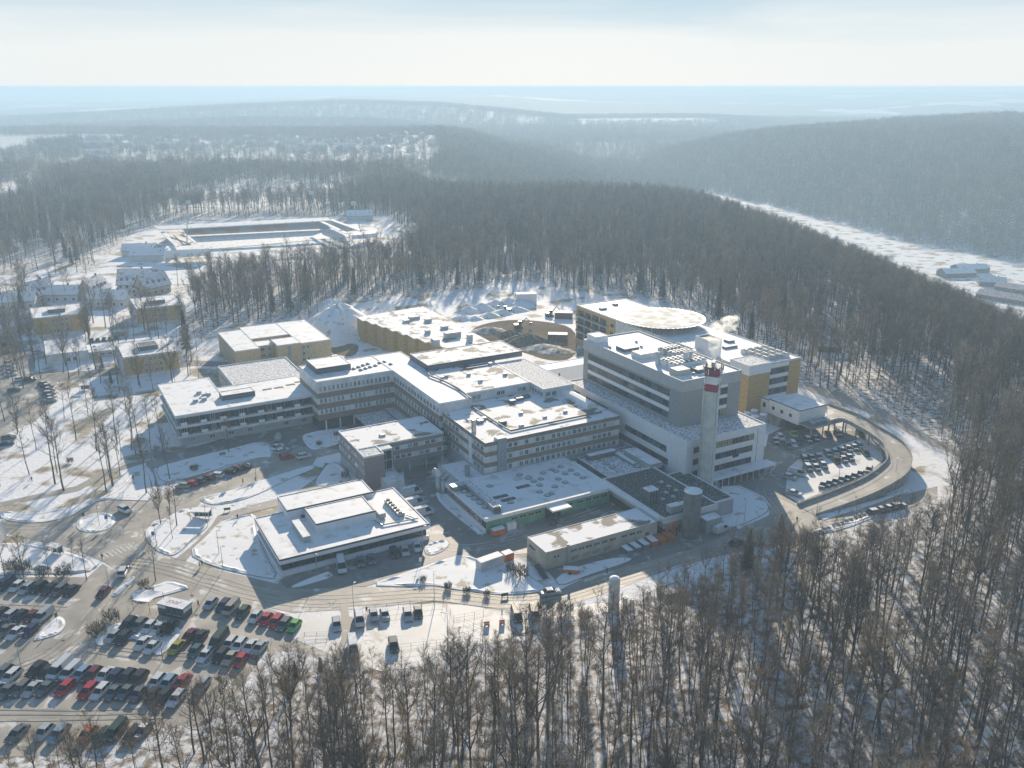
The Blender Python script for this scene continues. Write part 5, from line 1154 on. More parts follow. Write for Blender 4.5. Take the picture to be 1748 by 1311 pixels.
for i, (u_, v_, s_, txt) in enumerate(((190,655,.35,'small dark conifer beside the nearest yellow residence block'),(175,630,.4,'dark conifer left of the nearest yellow residence block'),(1275,975,.7,'dark conifer on the edge of the foreground wood below the ramp'),(1330,930,.55,'broad dark conifer beside the foot of the ramp'),(505,1160,.28,'small dark conifer at the edge of the wood below the car park'),(548,1150,.25,'right hand small conifer at the edge of the wood below the car park'))):
    place_tree(*P(u_, v_), 1, s_, i, txt, None, 0.0, name='conifer', src=CONI)
rest = ~chosen; pts = np.stack([NX, NY, NZ], 1)[rest]; vr = np.where(con, 6, var)[rest]
pts = np.concatenate([pts, np.stack([XS, YS, height(XS, YS)], 1)]); vr = np.concatenate([vr, rng.choice([7, 8], len(XS))])
fr = np.concatenate([rot[rest], rng.uniform(0, 6.28, len(XS))]); fs_ = np.concatenate([scl[rest], rng.uniform(.5, 1.2, len(XS))])
inst_object('forest', pts, vr, fr, fs_, [PROTO.get(i, PROTO[0]) for i in range(6)]+[CA]+SP_, 'leafless forest of beeches and a few conifers covering the hill around the hospital')
# --- distant woods as clumps
cl = []
base = thing('tree_clump', 'clump of bare trees beside the snowy valley meadow on the right', 'trees', (420, 985, H1(420, 985)), 0)
CLM = [make_clump(11, 8), make_clump(12, 9, conif=.05), make_clump(13, 8, conif=.6, H=20), make_clump(14, 7, 8)]
for i, m_ in enumerate(CLM):
    o = link('trees', m_, base, (i*9-14, i*4, 0)); cl.append(o)
base.scale = (.5, .5, .5)
A_, B_ = [], []
for (x0, x1, y0, y1, s_, sc) in ((-900, 1300, 1000, 2250, 12.5, 1.0), (-1700, 2200, 2250, 3300, 26, 1.7), (-2800, 3000, 3300, 4450, 38, 2.4)):
    X, Y = scatter(x0, x1, y0, y1, s_); k = forest_mask(X, Y) & in_view(X, Y, 120); X, Y = X[k], Y[k]
    if y0 == 1000:
        thin = (X < -120) & (Y < 1640) & (rng.random(len(X)) < np.where(Y > 1350, .55, .3)); X, Y = X[~thin], Y[~thin]
    A_.append(np.stack([X, Y, height(X, Y)], 1)); B_.append(np.where((X < -120) & (Y > 1250) & (Y < 1700), .62, sc))
# right hillside close by (steeper, seen over the valley)
X, Y = scatter(520, 1000, 560, 1000, 12); k = forest_mask(X, Y) & in_view(X, Y, 40) & (X > np.interp(Y, FOOTY, FOOTX)+8); X, Y = X[k], Y[k]; A_.append(np.stack([X, Y, height(X, Y)], 1)); B_.append(np.full(len(X), 1.0))
VX, VY = scatter(-900, -120, 1450, 2150, 19); k = in_view(VX, VY, 60) & inpoly(VX, VY, VILL); VX, VY = VX[k], VY[k]; A_.append(np.stack([VX, VY, height(VX, VY)], 1)); B_.append(np.full(len(VX), .62))
pts = np.concatenate(A_); scs = np.concatenate(B_)*rng.uniform(.72, 1.22, len(pts))
conz = (np.sin(pts[:,0]/210)+np.sin(pts[:,1]/260+1) > .75)
vr = np.where(conz & (rng.random(len(pts)) < .6), 2, rng.choice([0,1,3,0,1,3,2], len(pts)))
print('trees', len(NX), 'clumps', len(pts))
inst_object('distant_forest', pts, vr, rng.uniform(0, 6.28, len(pts)), scs, [(c,) for c in cl], 'hazy wooded ridges rolling away to the horizon behind the hospital')
# --- bushes
def make_bush(seed, r=1.5, h=2.2, n=260, mt=None):
    rnd = random.Random(seed); q = MB(); vs, fs = [], []
    for i in range(7):
        az = rnd.random()*6.28; q.tube((0,0,0), (math.cos(az)*r*.5, math.sin(az)*r*.5, h*.8), .05, .02, 3, m_bark)
    for i in range(n):
        az = rnd.random()*6.28; e = rnd.random(); rad = r*rnd.random()**.5; p = Vector((rad*math.cos(az)*.8, rad*math.sin(az)*.8, h*e*.75)); d = Vector((math.cos(az)*.6+rnd.gauss(0,.3), math.sin(az)*.6+rnd.gauss(0,.3), 1)).normalized()
        tri_twig(vs, fs, p, d, rnd.uniform(.5,1.0), .09, rnd)
    q.add(vs, fs, mt or m_hedge); return q.mesh('bush')
BU = [make_bush(1), make_bush(2, 1.1, 1.4, 180), make_bush(3, 1.9, 2.8, 420), make_bush(4, 1.2, 1.6, 260, m_need)]
bush = [(888,985,2,1.2,'large twiggy bush at the left end of the cream workshop building'),(872,975,0,1.0,'smaller bush left of the large bush by the cream workshop'),(722,993,3,.8,'evergreen shrub on the verge below the white container, leftmost of four'),(765,1005,3,.9,'evergreen shrub on the kerb of the main road, second of four'),(797,1012,3,.85,'evergreen shrub on the kerb of the main road, third of four'),(831,1017,3,.8,'evergreen shrub on the kerb of the main road, rightmost of four'),
        (190,1062,2,1.1,'round bush at the tip of the snowy island in the car park'),(166,1085,2,1.2,'wide bush left of the round one on the car park island'),(285,1084,3,1.6,'dark evergreen shrub between parked cars on the car park island'),(245,1003,0,1.0,'low hedge bush left of the snack kiosk'),(256,1012,1,1.0,'small bush right beside the snack kiosk'),(20,975,2,1.1,'thicket behind the upper left row of parked cars'),(40,978,2,1.2,'thicket with brown twigs, second behind the upper left row'),(75,985,2,1.1,'thicket, third behind the upper left row of cars'),(110,985,2,1.2,'thicket nearest the crossroads behind the upper left row'),
        (500,1150,3,1.0,'low evergreen bush at the wood edge below the green car'),(1378,925,2,1.0,'dark bush by the snowy stone wall below the ramp'),(1345,935,2,1.2,'bush under the tall wood edge trees below the ramp'),(1000,1060,2,1.0,'bush left of the white gas tank'),(930,1050,2,1.3,'bush growing between the road and the wood'),(965,1048,2,1.2,'bush in the gap left of the white gas tank'),(120,790,1,1.1,'small round bush on the slope above the roundabout'),(332,803,1,1.2,'small cleared shrub on the lawn above the parked cars'),(545,760,1,1.0,'low shrub in the snowy forecourt island'),(575,744,1,1.0,'low shrub at the right of the forecourt island'),(618,835,1,1.1,'dark shrub at the corner of the low clinic roof'),(590,815,2,.8,'shrub border below the grey brown block')]
for i, (u_, v_, k_, s_, lb) in enumerate(bush):
    r = bpy.data.objects.new('bush', BU[k_]); C.objects.link(r); r.location = (*P(u_, v_), .1); r.scale = (s_,)*3; r.rotation_euler = (0, 0, i*1.1); tag(r, lb, 'bush', 'bushes on the verges')
# ================================================================== vehicles
PAINT = {}
CP = {'white': (.62,.64,.65), 'silver': (.42,.44,.46), 'grey': (.13,.14,.15), 'black': (.018,.02,.022), 'dark blue': (.02,.03,.09), 'light blue': (.22,.34,.45), 'red': (.42,.02,.03), 'dark red': (.14,.02,.02), 'green': (.10,.42,.06), 'lime green': (.30,.55,.05), 'dark green': (.04,.07,.05), 'teal': (.03,.12,.12), 'olive yellow': (.34,.30,.03), 'beige': (.40,.36,.28), 'orange': (.55,.14,.04), 'bronze': (.12,.09,.06)}
def paint(c):
    if c not in PAINT: PAINT[c] = mat('car_paint_'+c.replace(' ', '_'), CP[c], .32, spec=.6, noise=.12, nscale=3)
    return PAINT[c]
PROF = { # length, width, side profile of the body (x from nose), greenhouse profile, roof z
 'hatchback': (4.1, 1.76, [(0,.32),(.03,.62),(.35,.80),(1.05,.92),(3.75,.98),(4.02,.90),(4.1,.6),(4.08,.3)], [(1.0,.92),(1.75,1.44),(3.3,1.46),(3.85,.98)]),
 'saloon':    (4.6, 1.80, [(0,.32),(.03,.60),(.4,.78),(1.25,.90),(3.75,.96),(4.5,.92),(4.6,.6),(4.58,.3)], [(1.2,.90),(2.0,1.40),(3.2,1.41),(3.95,.95)]),
 'estate car':(4.65,1.80, [(0,.32),(.03,.62),(.4,.80),(1.2,.92),(4.2,.99),(4.6,.95),(4.65,.6),(4.62,.3)], [(1.15,.92),(1.95,1.43),(4.0,1.45),(4.45,.98)]),
 'SUV':       (4.55,1.88, [(0,.42),(.03,.75),(.35,.98),(1.15,1.06),(4.1,1.12),(4.5,1.05),(4.55,.7),(4.52,.42)], [(1.05,1.06),(1.75,1.64),(3.85,1.67),(4.38,1.10)]),
 'van':       (5.0, 1.95, [(0,.40),(.03,.80),(.3,1.05),(.75,1.15),(4.9,1.2),(5.0,1.1),(5.0,.7),(4.97,.4)], [(.6,1.13),(1.45,1.88),(4.8,1.95),(4.95,1.2)]),
 'box van':   (5.9, 2.05, [(0,.45),(.03,.90),(.3,1.15),(.8,1.3),(5.8,1.3),(5.9,1.2),(5.9,.7),(5.87,.45)], [(.7,1.28),(1.6,2.4),(5.8,2.5),(5.88,1.3)]),
}
VM = {}
def vmesh(kind, colour):
    key = (kind, colour)
    if key in VM: return VM[key]
    L_, W, body, gh = PROF[kind]; pm = paint(colour); X = lambda x: L_/2-x
    b = MB(); hw = W/2; n = len(body)
    rows = [(-hw*.97, 0), (-hw, .0), (-hw*.93, 1)]
    # body shell: bottom, belt line and a slightly narrower deck
    def ring(y, top): return [(X(x), y, z if (z < .85*max(p[1] for p in body)) or not top else z) for x, z in body]
    vs = []; 
    for y, sh in ((-hw*.86, .04), (-hw, -.05), (hw, -.05), (hw*.86, .04)):
        vs += [(X(x), y, z+(sh if z > .5 else 0)) for x, z in body]
    fs = []
    for r in range(3):
        for i in range(n-1): fs.append((r*n+i, (r+1)*n+i, (r+1)*n+i+1, r*n+i+1))
    b.add(vs, fs, pm); zb = min(p[1] for p in body)
    for s_ in (-1, 1): b.add([(X(x), s_*hw, z-.05*(z > .5)) for x, z in body]+[(X(.2), s_*hw, zb-.08), (X(L_-.2), s_*hw, zb-.08)], [tuple(range(n))+(n+1, n)], pm)
    b.box(-L_/2+.12, L_/2-.12, -hw+.06, hw-.06, zb-.14, zb+.1, m_trim)
    mb_ = b.mesh('body')
    g = MB(); gw0, gw1 = hw*.93, hw*.74; vs = []
    for s_ in (-1, 1): vs += [(X(gh[0][0]), s_*gw0, gh[0][1]+.02), (X(gh[1][0]), s_*gw1, gh[1][1]), (X(gh[2][0]), s_*gw1, gh[2][1]), (X(gh[3][0]), s_*gw0, gh[3][1]+.02)]
    g.add(vs, [(0, 1, 2, 3), (7, 6, 5, 4), (0, 4, 5, 1), (3, 2, 6, 7)], m_cglass); mg = g.mesh('windows')
    r = MB(); a_, c_ = gh[1], gh[2]
    if kind in ('van', 'box van'):
        a2 = (a_[0]+.9, a_[1]); r.add([(X(a_[0]-.12), -gw1-.01, a_[1]-.03), (X(a_[0]-.12), gw1+.01, a_[1]-.03), (X(c_[0]+.05), -gw1-.01, c_[1]+.03), (X(c_[0]+.05), gw1+.01, c_[1]+.03)], [(0, 2, 3, 1)], pm)
        for s_ in (-1, 1): r.add([(X(a2[0]), s_*(gw1+.02), a2[1]+.02), (X(c_[0]+.05), s_*(gw1+.02), c_[1]+.03), (X(gh[3][0]), s_*(gw0+.02), gh[3][1]), (X(a2[0]), s_*(gw0+.02), gh[3][1])], [(0, 1, 2, 3)], pm)
        r.add([(X(c_[0]+.06), -gw1, c_[1]+.02), (X(c_[0]+.06), gw1, c_[1]+.02), (X(gh[3][0]+.02), gw0, gh[3][1]), (X(gh[3][0]+.02), -gw0, gh[3][1])], [(0, 1, 2, 3)], pm)
    else:
        r.box(X(c_[0]+.06), X(a_[0]-.06), -gw1-.02, gw1+.02, a_[1]-.01, c_[1]+.05, pm)
        for s_ in (-1, 1):
            for (x0, z0), (x1, z1) in ((gh[0], gh[1]), (gh[3], gh[2])): r.tube((X(x0), s_*gw0, z0), (X(x1), s_*gw1, z1), .05, .05, 4, pm)
            xm = (a_[0]+c_[0])/2; r.tube((X(xm), s_*(gw0+.01), gh[0][1]), (X(xm), s_*(gw1+.01), a_[1]), .05, .05, 4, pm)
    mr = r.mesh('roof')
    wq = MB(); rr = .31 if kind in ('hatchback', 'saloon', 'estate car') else .36
    wq.tube((0, -.11, 0), (0, .11, 0), rr, rr, 14, m_rubber, True); wq.tube((0, -.12, 0), (0, .12, 0), rr*.58, rr*.58, 10, m_steel, True); mw = wq.mesh('wheel')
    hl = MB(); hl.box(0, .06, -.2, .2, 0, .14, m_lamp); ml = hl.mesh('headlight')
    sc = MB(); sc.box(X(c_[0]-.02), X(a_[0]+.05), -gw1+.02, gw1-.02, c_[1]+.055, c_[1]+.11, m_csnow)
    hs_ = MB(); hs_.box(X(.95), X(.2), -hw*.75, hw*.75, body[3][1]-.06, body[3][1]+.06, m_csnow); 
    ms = (sc.mesh('roof_snow'), hs_.mesh('bonnet_snow'))
    VM[key] = (mb_, mg, mr, mw, ml, ms, L_, W, rr, body); return VM[key]
def vehicle(u, v, heading, kind, colour, label, group, z=0.07, snow=False, far=False, world=None):
    x, y = world or P(u, v); mb_, mg, mr, mw, ml, ms, L_, W, rr, body = vmesh(kind, colour)
    nm = {'hatchback': 'parked_car', 'saloon': 'parked_car', 'estate car': 'parked_car', 'SUV': 'parked_car', 'van': 'van', 'box van': 'van'}[kind]
    r = thing(nm, label, 'van' if 'van' in kind else 'car', (x, y, z), heading, group); r.scale = (1.05,)*3
    link('body', mb_, r); link('windows', mg, r); link('roof', mr, r)
    if not far:
        for sx_ in (-1, 1):
            for sy_ in (-1, 1): link('wheel', mw, r, (sx_*L_*.305, sy_*(W/2-.12), rr-.02))
        for sy_ in (-1, 1): link('headlight', ml, r, (L_/2-.05, sy_*W*.33, body[1][1]-.06))
    if snow:
        link('roof_snow', ms[0], r)
        if 'van' not in kind: link('bonnet_snow', ms[1], r)
    return r
def heading(p, q): a, b = P(*p), P(*q); return math.atan2(b[1]-a[1], b[0]-a[0])
KN = {'h': 'hatchback', 's': 'saloon', 'e': 'estate car', 'u': 'SUV', 'v': 'van', 'b': 'box van'}
CN = {'w': 'white', 'si': 'silver', 'g': 'grey', 'k': 'black', 'db': 'dark blue', 'lb': 'light blue', 'r': 'red', 'dr': 'dark red', 'gr': 'green', 'lg': 'lime green', 'dg': 'dark green', 't': 'teal', 'y': 'olive yellow', 'be': 'beige', 'o': 'orange', 'br': 'bronze'}
def row(where, ox, oy, k, items, head, group=None, far=False):
    n = len(items); items = sorted(items, key=lambda q: q[0])
    for i, it in enumerate(items):
        x, y, c, t = it[:4]; snow = len(it) > 4 and it[4]; hd = head if not (len(it) > 5) else it[5]
        wh = ORD[i]+' from left' if n > 1 else 'alone'
        lb = f'{"snowy " if snow else ""}{CN[c]} {KN[t]}, {wh} {where}'
        vehicle(ox+x/k, oy+y/k, hd+random.gauss(0, .02), KN[t], CN[c], lb, group or 'cars parked '+where, snow=snow, far=far)
Z = 3.9727; up_ = heading((332,1190),(359,1158)); CPH = up_-math.pi
row('in the upper row left of the crossroads', 0, 960, Z, [(-60,165,'k','h'),(40,165,'db','v'),(120,178,'w','h'),(185,192,'si','e'),(262,188,'k','u'),(338,196,'k','s'),(405,204,'g','e'),(485,208,'k','s')], CPH)
row('in the far left row before the small snowy island', 0, 960, Z, [(8,362,'k','h'),(65,384,'si','e'),(142,380,'k','h'),(216,384,'dr','h'),(298,380,'si','v')], CPH)
row('in the row below, touching the small snowy island', 0, 960, Z, [(-20,450,'g','s'),(42,478,'g','s'),(112,494,'w','s'),(207,480,'db','h')], CPH)
row('in the top row of the middle car park island', 0, 960, Z, [(872,436,'k','u'),(945,442,'g','e'),(1015,454,'w','h'),(1080,462,'w','s'),(1160,450,'dg','h')], CPH)
row('in the lower row of the middle car park island', 0, 960, Z, [(770,520,'si','h'),(838,533,'k','u'),(970,565,'w','s'),(1036,590,'w','s')], CPH)
row('in the upper row right of the middle island', 0, 960, Z, [(1288,512,'dr','s'),(1360,522,'k','s'),(1485,555,'dg','b'),(1560,568,'w','e'),(1625,578,'w','e'),(1698,588,'w','s'),(1762,596,'si','s')], CPH)
row('in the lower row right of the middle island', 0, 960, Z, [(1200,592,'y','s'),(1328,620,'t','h'),(1395,646,'w','e'),(1497,650,'k','e'),(1565,664,'be','s'),(1632,682,'r','h')], CPH)
row('in the top car park row beside the kiosk', 300, 960, Z, [(238,296,'si','h'),(325,308,'db','e'),(378,328,'be','v'),(455,356,'dg','e'),(542,386,'w','h'),(612,402,'r','h'),(682,416,'r','e'),(737,436,'g','e'),(805,448,'gr','h')], CPH)
row('in the long upper row, lower car park', 0, 960, Z, [(22,765,'g','e'),(78,790,'w','e'),(252,748,'k','u'),(322,764,'k','h'),(412,752,'w','b'),(485,762,'w','v'),(555,774,'lb','e'),(630,778,'dr','e'),(712,780,'w','s'),(780,796,'db','e'),(866,800,'k','u'),(944,808,'k','u'),(1062,826,'w','e'),(1140,836,'lb','e'),(1236,830,'r','s')], CPH)
row('in the long lower row, lower car park', 0, 960, Z, [(-30,885,'si','s'),(55,890,'g','s'),(148,872,'g','e'),(225,876,'si','s'),(315,870,'g','s'),(445,870,'r','e'),(602,888,'r','e'),(685,892,'w','e'),(773,898,'g','s'),(860,894,'g','s'),(940,908,'g','s'),(1035,920,'k','h'),(1112,928,'k','e'),(1200,940,'w','e')], CPH)
row('on open asphalt near the wood, apart from the rows', 0, 960, Z, [(1370,855,'si','e')], CPH)
row('in the bottom row behind the thin trees', 0, 960, Z, [(120,1180,'g','s'),(300,1170,'si','h'),(402,1180,'lb','e'),(595,1185,'o','h'),(700,1195,'dg','s'),(790,1165,'dg','v'),(900,1190,'k','e'),(970,1160,'g','s',True)], CPH)
row('at the kerb above the lawn path', 0, 760, Z, [(1242,288,'be','h'),(1296,275,'r','h'),(1350,254,'g','h'),(1407,234,'dr','h'),(1466,216,'w','e'),(1556,192,'k','h'),(1606,172,'dr','s'),(1652,158,'k','s')], heading((440,800),(462,830))+math.pi+.9)
row('in front of the low clinic building', 400, 720, Z, [(727,998,'w','b'),(857,966,'g','h'),(930,950,'g','h'),(1085,903,'k','e'),(1157,890,'si','s'),(1240,862,'w','s')], heading((617,950),(623,975)))
FOR = heading((490,781),(525,775))
for it in (((476,750),'v','silver',FOR+1.2,'silver van parked in the shade below the balcony wing',False),((474,766),'saloon','white',FOR+.6,'white saloon parked behind the red car on the forecourt lane',True),((482,773),'estate car','silver',FOR+.4,'silver estate car close behind the red car on the forecourt lane',True),((490,783),'estate car','red',FOR,'red estate car turning on the forecourt lane',False),((519,782),'SUV','white',FOR+.05,'white SUV on the forecourt lane right of the red car',False),
           ((211,980),'SUV','white',heading((203,1000),(219,968)),'white SUV waiting at the traffic island near the crossing',False),((177,1016),'hatchback','dark red',heading((168,1028),(186,1010))+math.pi,'dark red hatchback driving into the car park entrance',False),((213,874),'SUV','white',heading((205,870),(222,878)),'white SUV driving round the right side of the roundabout',False),
           ((1230,908),'van','white',heading((1222,912),(1240,904)),'white van standing in front of the transformer house',True),((1257,930),'hatchback','dark green',heading((1250,932),(1266,925)),'dark green hatchback on the road at the edge of the wood',False),((940,1015),'saloon','silver',heading((930,1015),(950,1012)),'silver saloon on the shaded bend above the wood',True),
           ((575,1070),'estate car','silver',heading((574,1058),(577,1082)),'silver estate car by the gate of the snowy lot',False),((614,1062),'van','white',heading((612,1050),(616,1074)),'white van with snowy roof at the left of the snowy lot',True),((638,1054),'hatchback','silver',heading((636,1044),(640,1062)),'silver hatchback, left of a close pair on the snowy lot',False),((657,1054),'hatchback','silver',heading((655,1044),(660,1062)),'silver hatchback, right of a close pair on the snowy lot',True),
           ((696,1053),'estate car','silver',heading((695,1044),(698,1062)),'silver estate car in the middle of the snowy lot',False),((714,1049),'saloon','dark green',heading((713,1040),(715,1058)),'dark green saloon right of the silver estate on the snowy lot',False),((672,1106),'SUV','dark green',heading((670,1094),(674,1117)),'dark green SUV standing alone low on the snowy lot',False),((603,1113),'box van','white',heading((601,1100),(604,1122)),'white box van half hidden by the wood edge',True),
           ((882,1055),'van','dark green',heading((880,1045),(886,1065)),'dark van beside the orange barriers',False),((912,1052),'van','bronze',heading((910,1044),(914,1062)),'bronze van right of the dark van near the barriers',False),
           ((703,845),'box van','white',A0+.05,'white ambulance behind the low clinic, rearmost of three',True),((708,864),'box van','white',A0+.05,'white ambulance behind the low clinic, middle of three',True),((722,880),'box van','white',A0+.05,'white ambulance behind the low clinic, front of three',True)):
    (u_, v_), kd, col, hd, lb, sn = it; kd = {'v': 'van'}.get(kd, kd); vehicle(u_, v_, hd, kd, col, lb, 'single vehicles around the grounds', snow=sn)
RH = heading((1338,742),(1355,765)); Z5 = Z
row('in the row below the ramp head building', 1200, 480, Z, [(490,1095,'g','s',True),(575,1128,'g','e'),(612,1116,'w','e'),(650,1100,'dg','e'),(525,1070,'w','e',True),(615,1050,'lg','h')], RH)
row('in the court beneath the ramp canopy', 1200, 480, Z, [(712,1088,'dg','e',True),(760,1078,'k','s',True),(850,1056,'dr','e'),(915,1048,'k','u',True),(1066,1044,'k','e')], RH)
row('in the snowy court, back row', 1200, 480, Z, [(845,1182,'g','e',True),(895,1172,'be','s',True),(940,1162,'br','s',True),(985,1148,'g','s',True),(1025,1140,'dg','s',True),(1060,1128,'g','e',True)], RH)
row('in the snowy court, second row', 1200, 480, Z, [(690,1220,'k','e',True),(735,1212,'k','s',True),(782,1204,'g','s',True),(902,1228,'k','e'),(950,1220,'g','s',True),(992,1208,'k','s',True),(1100,1176,'dg','e')], RH)
row('in the front left cluster of the snowy court', 1200, 480, Z, [(712,1282,'dg','u',True),(765,1276,'g','s',True),(815,1264,'g','h',True),(640,1300,'w','s',True)], RH)
row('in the slanting row along the inner ramp wall', 1100, 720, Z, [(1210,442,'g','e',True),(1250,432,'k','s',True),(1292,420,'g','s',True),(1335,406,'g','e',True),(1378,394,'k','s',True),(1420,382,'dg','s',True),(1462,366,'g','s',True),(1520,338,'g','e',True)], RH-.5)
row('at the left entrance of the snowy court', 1100, 720, Z, [(1038,362,'w','v',True),(985,388,'si','h',True),(1012,498,'si','s',True)], RH+1.0)
LH = heading((12,620),(22,640))
row('at the far left roadside kerb', 0, 480, Z, [(60,565,'w','h',True),(66,590,'w','h',True),(70,615,'w','s',True),(74,640,'w','s',True)], LH+1.4, far=True)
row('in the bays below the nearest residence block', 0, 480, Z, [(300,705,'g','s',True),(322,722,'k','s',True),(330,745,'g','s',True),(336,770,'g','e',True),(342,795,'g','s',True),(346,815,'si','s',True)], 0.15, far=True)
row('on the lane below the white hall', 0, 480, Z, [(145,674,'w','e',True),(205,678,'k','u'),(95,748,'g','e'),(60,1072,'g','e'),(45,1112,'db','s'),(255,490,'w','e',True),(45,440,'k','h'),(50,488,'k','h')], .5, far=True)
row('behind the covered walkway between residence blocks', 0, 480, Z, [(625,412,'k','h'),(665,408,'g','h'),(708,402,'k','s'),(750,398,'g','h'),(790,388,'db','s')], 1.9, far=True)
row('along the snowy stone wall below the ramp', 1100, 720, Z, [(1565,625,'dg','e',True),(1610,612,'g','s',True),(1660,600,'dr','s',True),(1720,585,'dr','e',True)], .3, far=True)
# ================================================================== people
def person_mesh(coat, trousers, stride=.18):
    bm = bmesh.new(); J = {'pelvis': (0,0,.93,.155), 'waist': (0,0,1.08,.14), 'chest': (0,0,1.32,.18), 'neck': (0,0,1.50,.07), 'head': (.01,0,1.62,.105), 'crown': (0,0,1.72,.085),
        'hipL': (0,.09,.90,.11), 'kneeL': (stride*.5+.03,.10,.50,.07), 'ankL': (stride,.10,.10,.05), 'toeL': (stride+.17,.11,.05,.045), 'hipR': (0,-.09,.90,.11), 'kneeR': (-stride*.3+.03,-.10,.50,.07), 'ankR': (-stride,-.10,.12,.05), 'toeR': (-stride+.15,-.11,.05,.045),
        'shL': (0,.20,1.42,.075), 'elL': (-.08,.25,1.14,.055), 'wrL': (.02,.24,.90,.042), 'fiL': (.06,.24,.80,.035), 'shR': (0,-.20,1.42,.075), 'elR': (.0,-.25,1.14,.055), 'wrR': (.14,-.23,.93,.042), 'fiR': (.2,-.22,.85,.035)}
    E = [('pelvis','waist'),('waist','chest'),('chest','neck'),('neck','head'),('head','crown'),('pelvis','hipL'),('hipL','kneeL'),('kneeL','ankL'),('ankL','toeL'),('pelvis','hipR'),('hipR','kneeR'),('kneeR','ankR'),('ankR','toeR'),('chest','shL'),('shL','elL'),('elL','wrL'),('wrL','fiL'),('chest','shR'),('shR','elR'),('elR','wrR'),('wrR','fiR')]
    names = list(J); me = bpy.data.meshes.new('person'); me.from_pydata([J[n][:3] for n in names], [(names.index(a), names.index(b)) for a, b in E], [])
    o = bpy.data.objects.new('person', me); C.objects.link(o); md = o.modifiers.new('skin', 'SKIN'); sv = me.skin_vertices
    if not sv:
        bm2 = bmesh.new(); bm2.from_mesh(me); bm2.verts.layers.skin.verify(); bm2.to_mesh(me); bm2.free(); sv = me.skin_vertices
    for i, n in enumerate(names): sv[0].data[i].radius = (J[n][3],)*2; sv[0].data[i].use_root = (n == 'pelvis')
    s_ = o.modifiers.new('sub', 'SUBSURF'); s_.levels = 1; dg = bpy.context.evaluated_depsgraph_get(); m2 = bpy.data.meshes.new_from_object(o.evaluated_get(dg)); bpy.data.objects.remove(o)
    for mm in (coat, trousers, m_skin, m_hair, m_trim): m2.materials.append(mm)
    for p in m2.polygons:
        c = p.center; p.material_index = 4 if c.z < .13 else (2 if (c.z < .9 and abs(c.y) > .19) else (1 if c.z < .86 else (0 if c.z < 1.50 else (3 if (c.z > 1.66 or c.x < -.03) else 2)))); p.use_smooth = True
    m2.name = 'person'; return m2
coats = {'dark': mat('dark_coat', (.03,.035,.045), .8), 'red': mat('red_jacket', (.4,.05,.04), .8), 'blue': mat('blue_jacket', (.05,.1,.25), .8), 'grey': mat('grey_coat', (.2,.2,.2), .8)}
jean = mat('dark_trousers', (.03,.035,.05), .85)
PM = {k_: person_mesh(m_, jean) for k_, m_ in coats.items()}
for (u_, v_), c_, lb in (((341,969),'dark','person in dark coat walking on the pavement of the main road, left of a pair'),((345,967),'grey','person in grey coat walking on the pavement of the main road, right of a pair'),((339,1036),'dark','person in dark clothes standing right of the snack kiosk'),((175,956),'dark','person in dark clothes waiting at the zebra crossing'),((222,974),'blue','person in blue jacket on the traffic island behind the white SUV'),((415,826),'dark','person in dark coat walking on the upper road'),((437,823),'grey','person in grey coat walking on the upper road by the lamp post'),((228,820),'dark','person on the snowy slope above the roundabout'),((406,887),'dark','person in dark clothes on the lawn path by the shelter'),((719,950),'dark','person in dark coat by the signpost at the yard corner'),((626,1047),'dark','person in dark clothes on the snowy lot beside the van'),((857,1052),'dark','person in dark clothes next to the orange barriers'),((1036,980),'dark','person in dark clothes on the verge by the red trailer'),((1360,892),'dark','person crossing the sunny junction below the ramp'),((55,823),'red','person in red jacket among the slope trees')):
    x, y = P(u_, v_); o = bpy.data.objects.new('person', PM[c_]); C.objects.link(o); o.location = (x, y, .1); o.rotation_euler = (0, 0, hash(lb) % 6 if False else (u_*.37) % 6.28); tag(o, lb, 'person', 'people walking around the grounds')
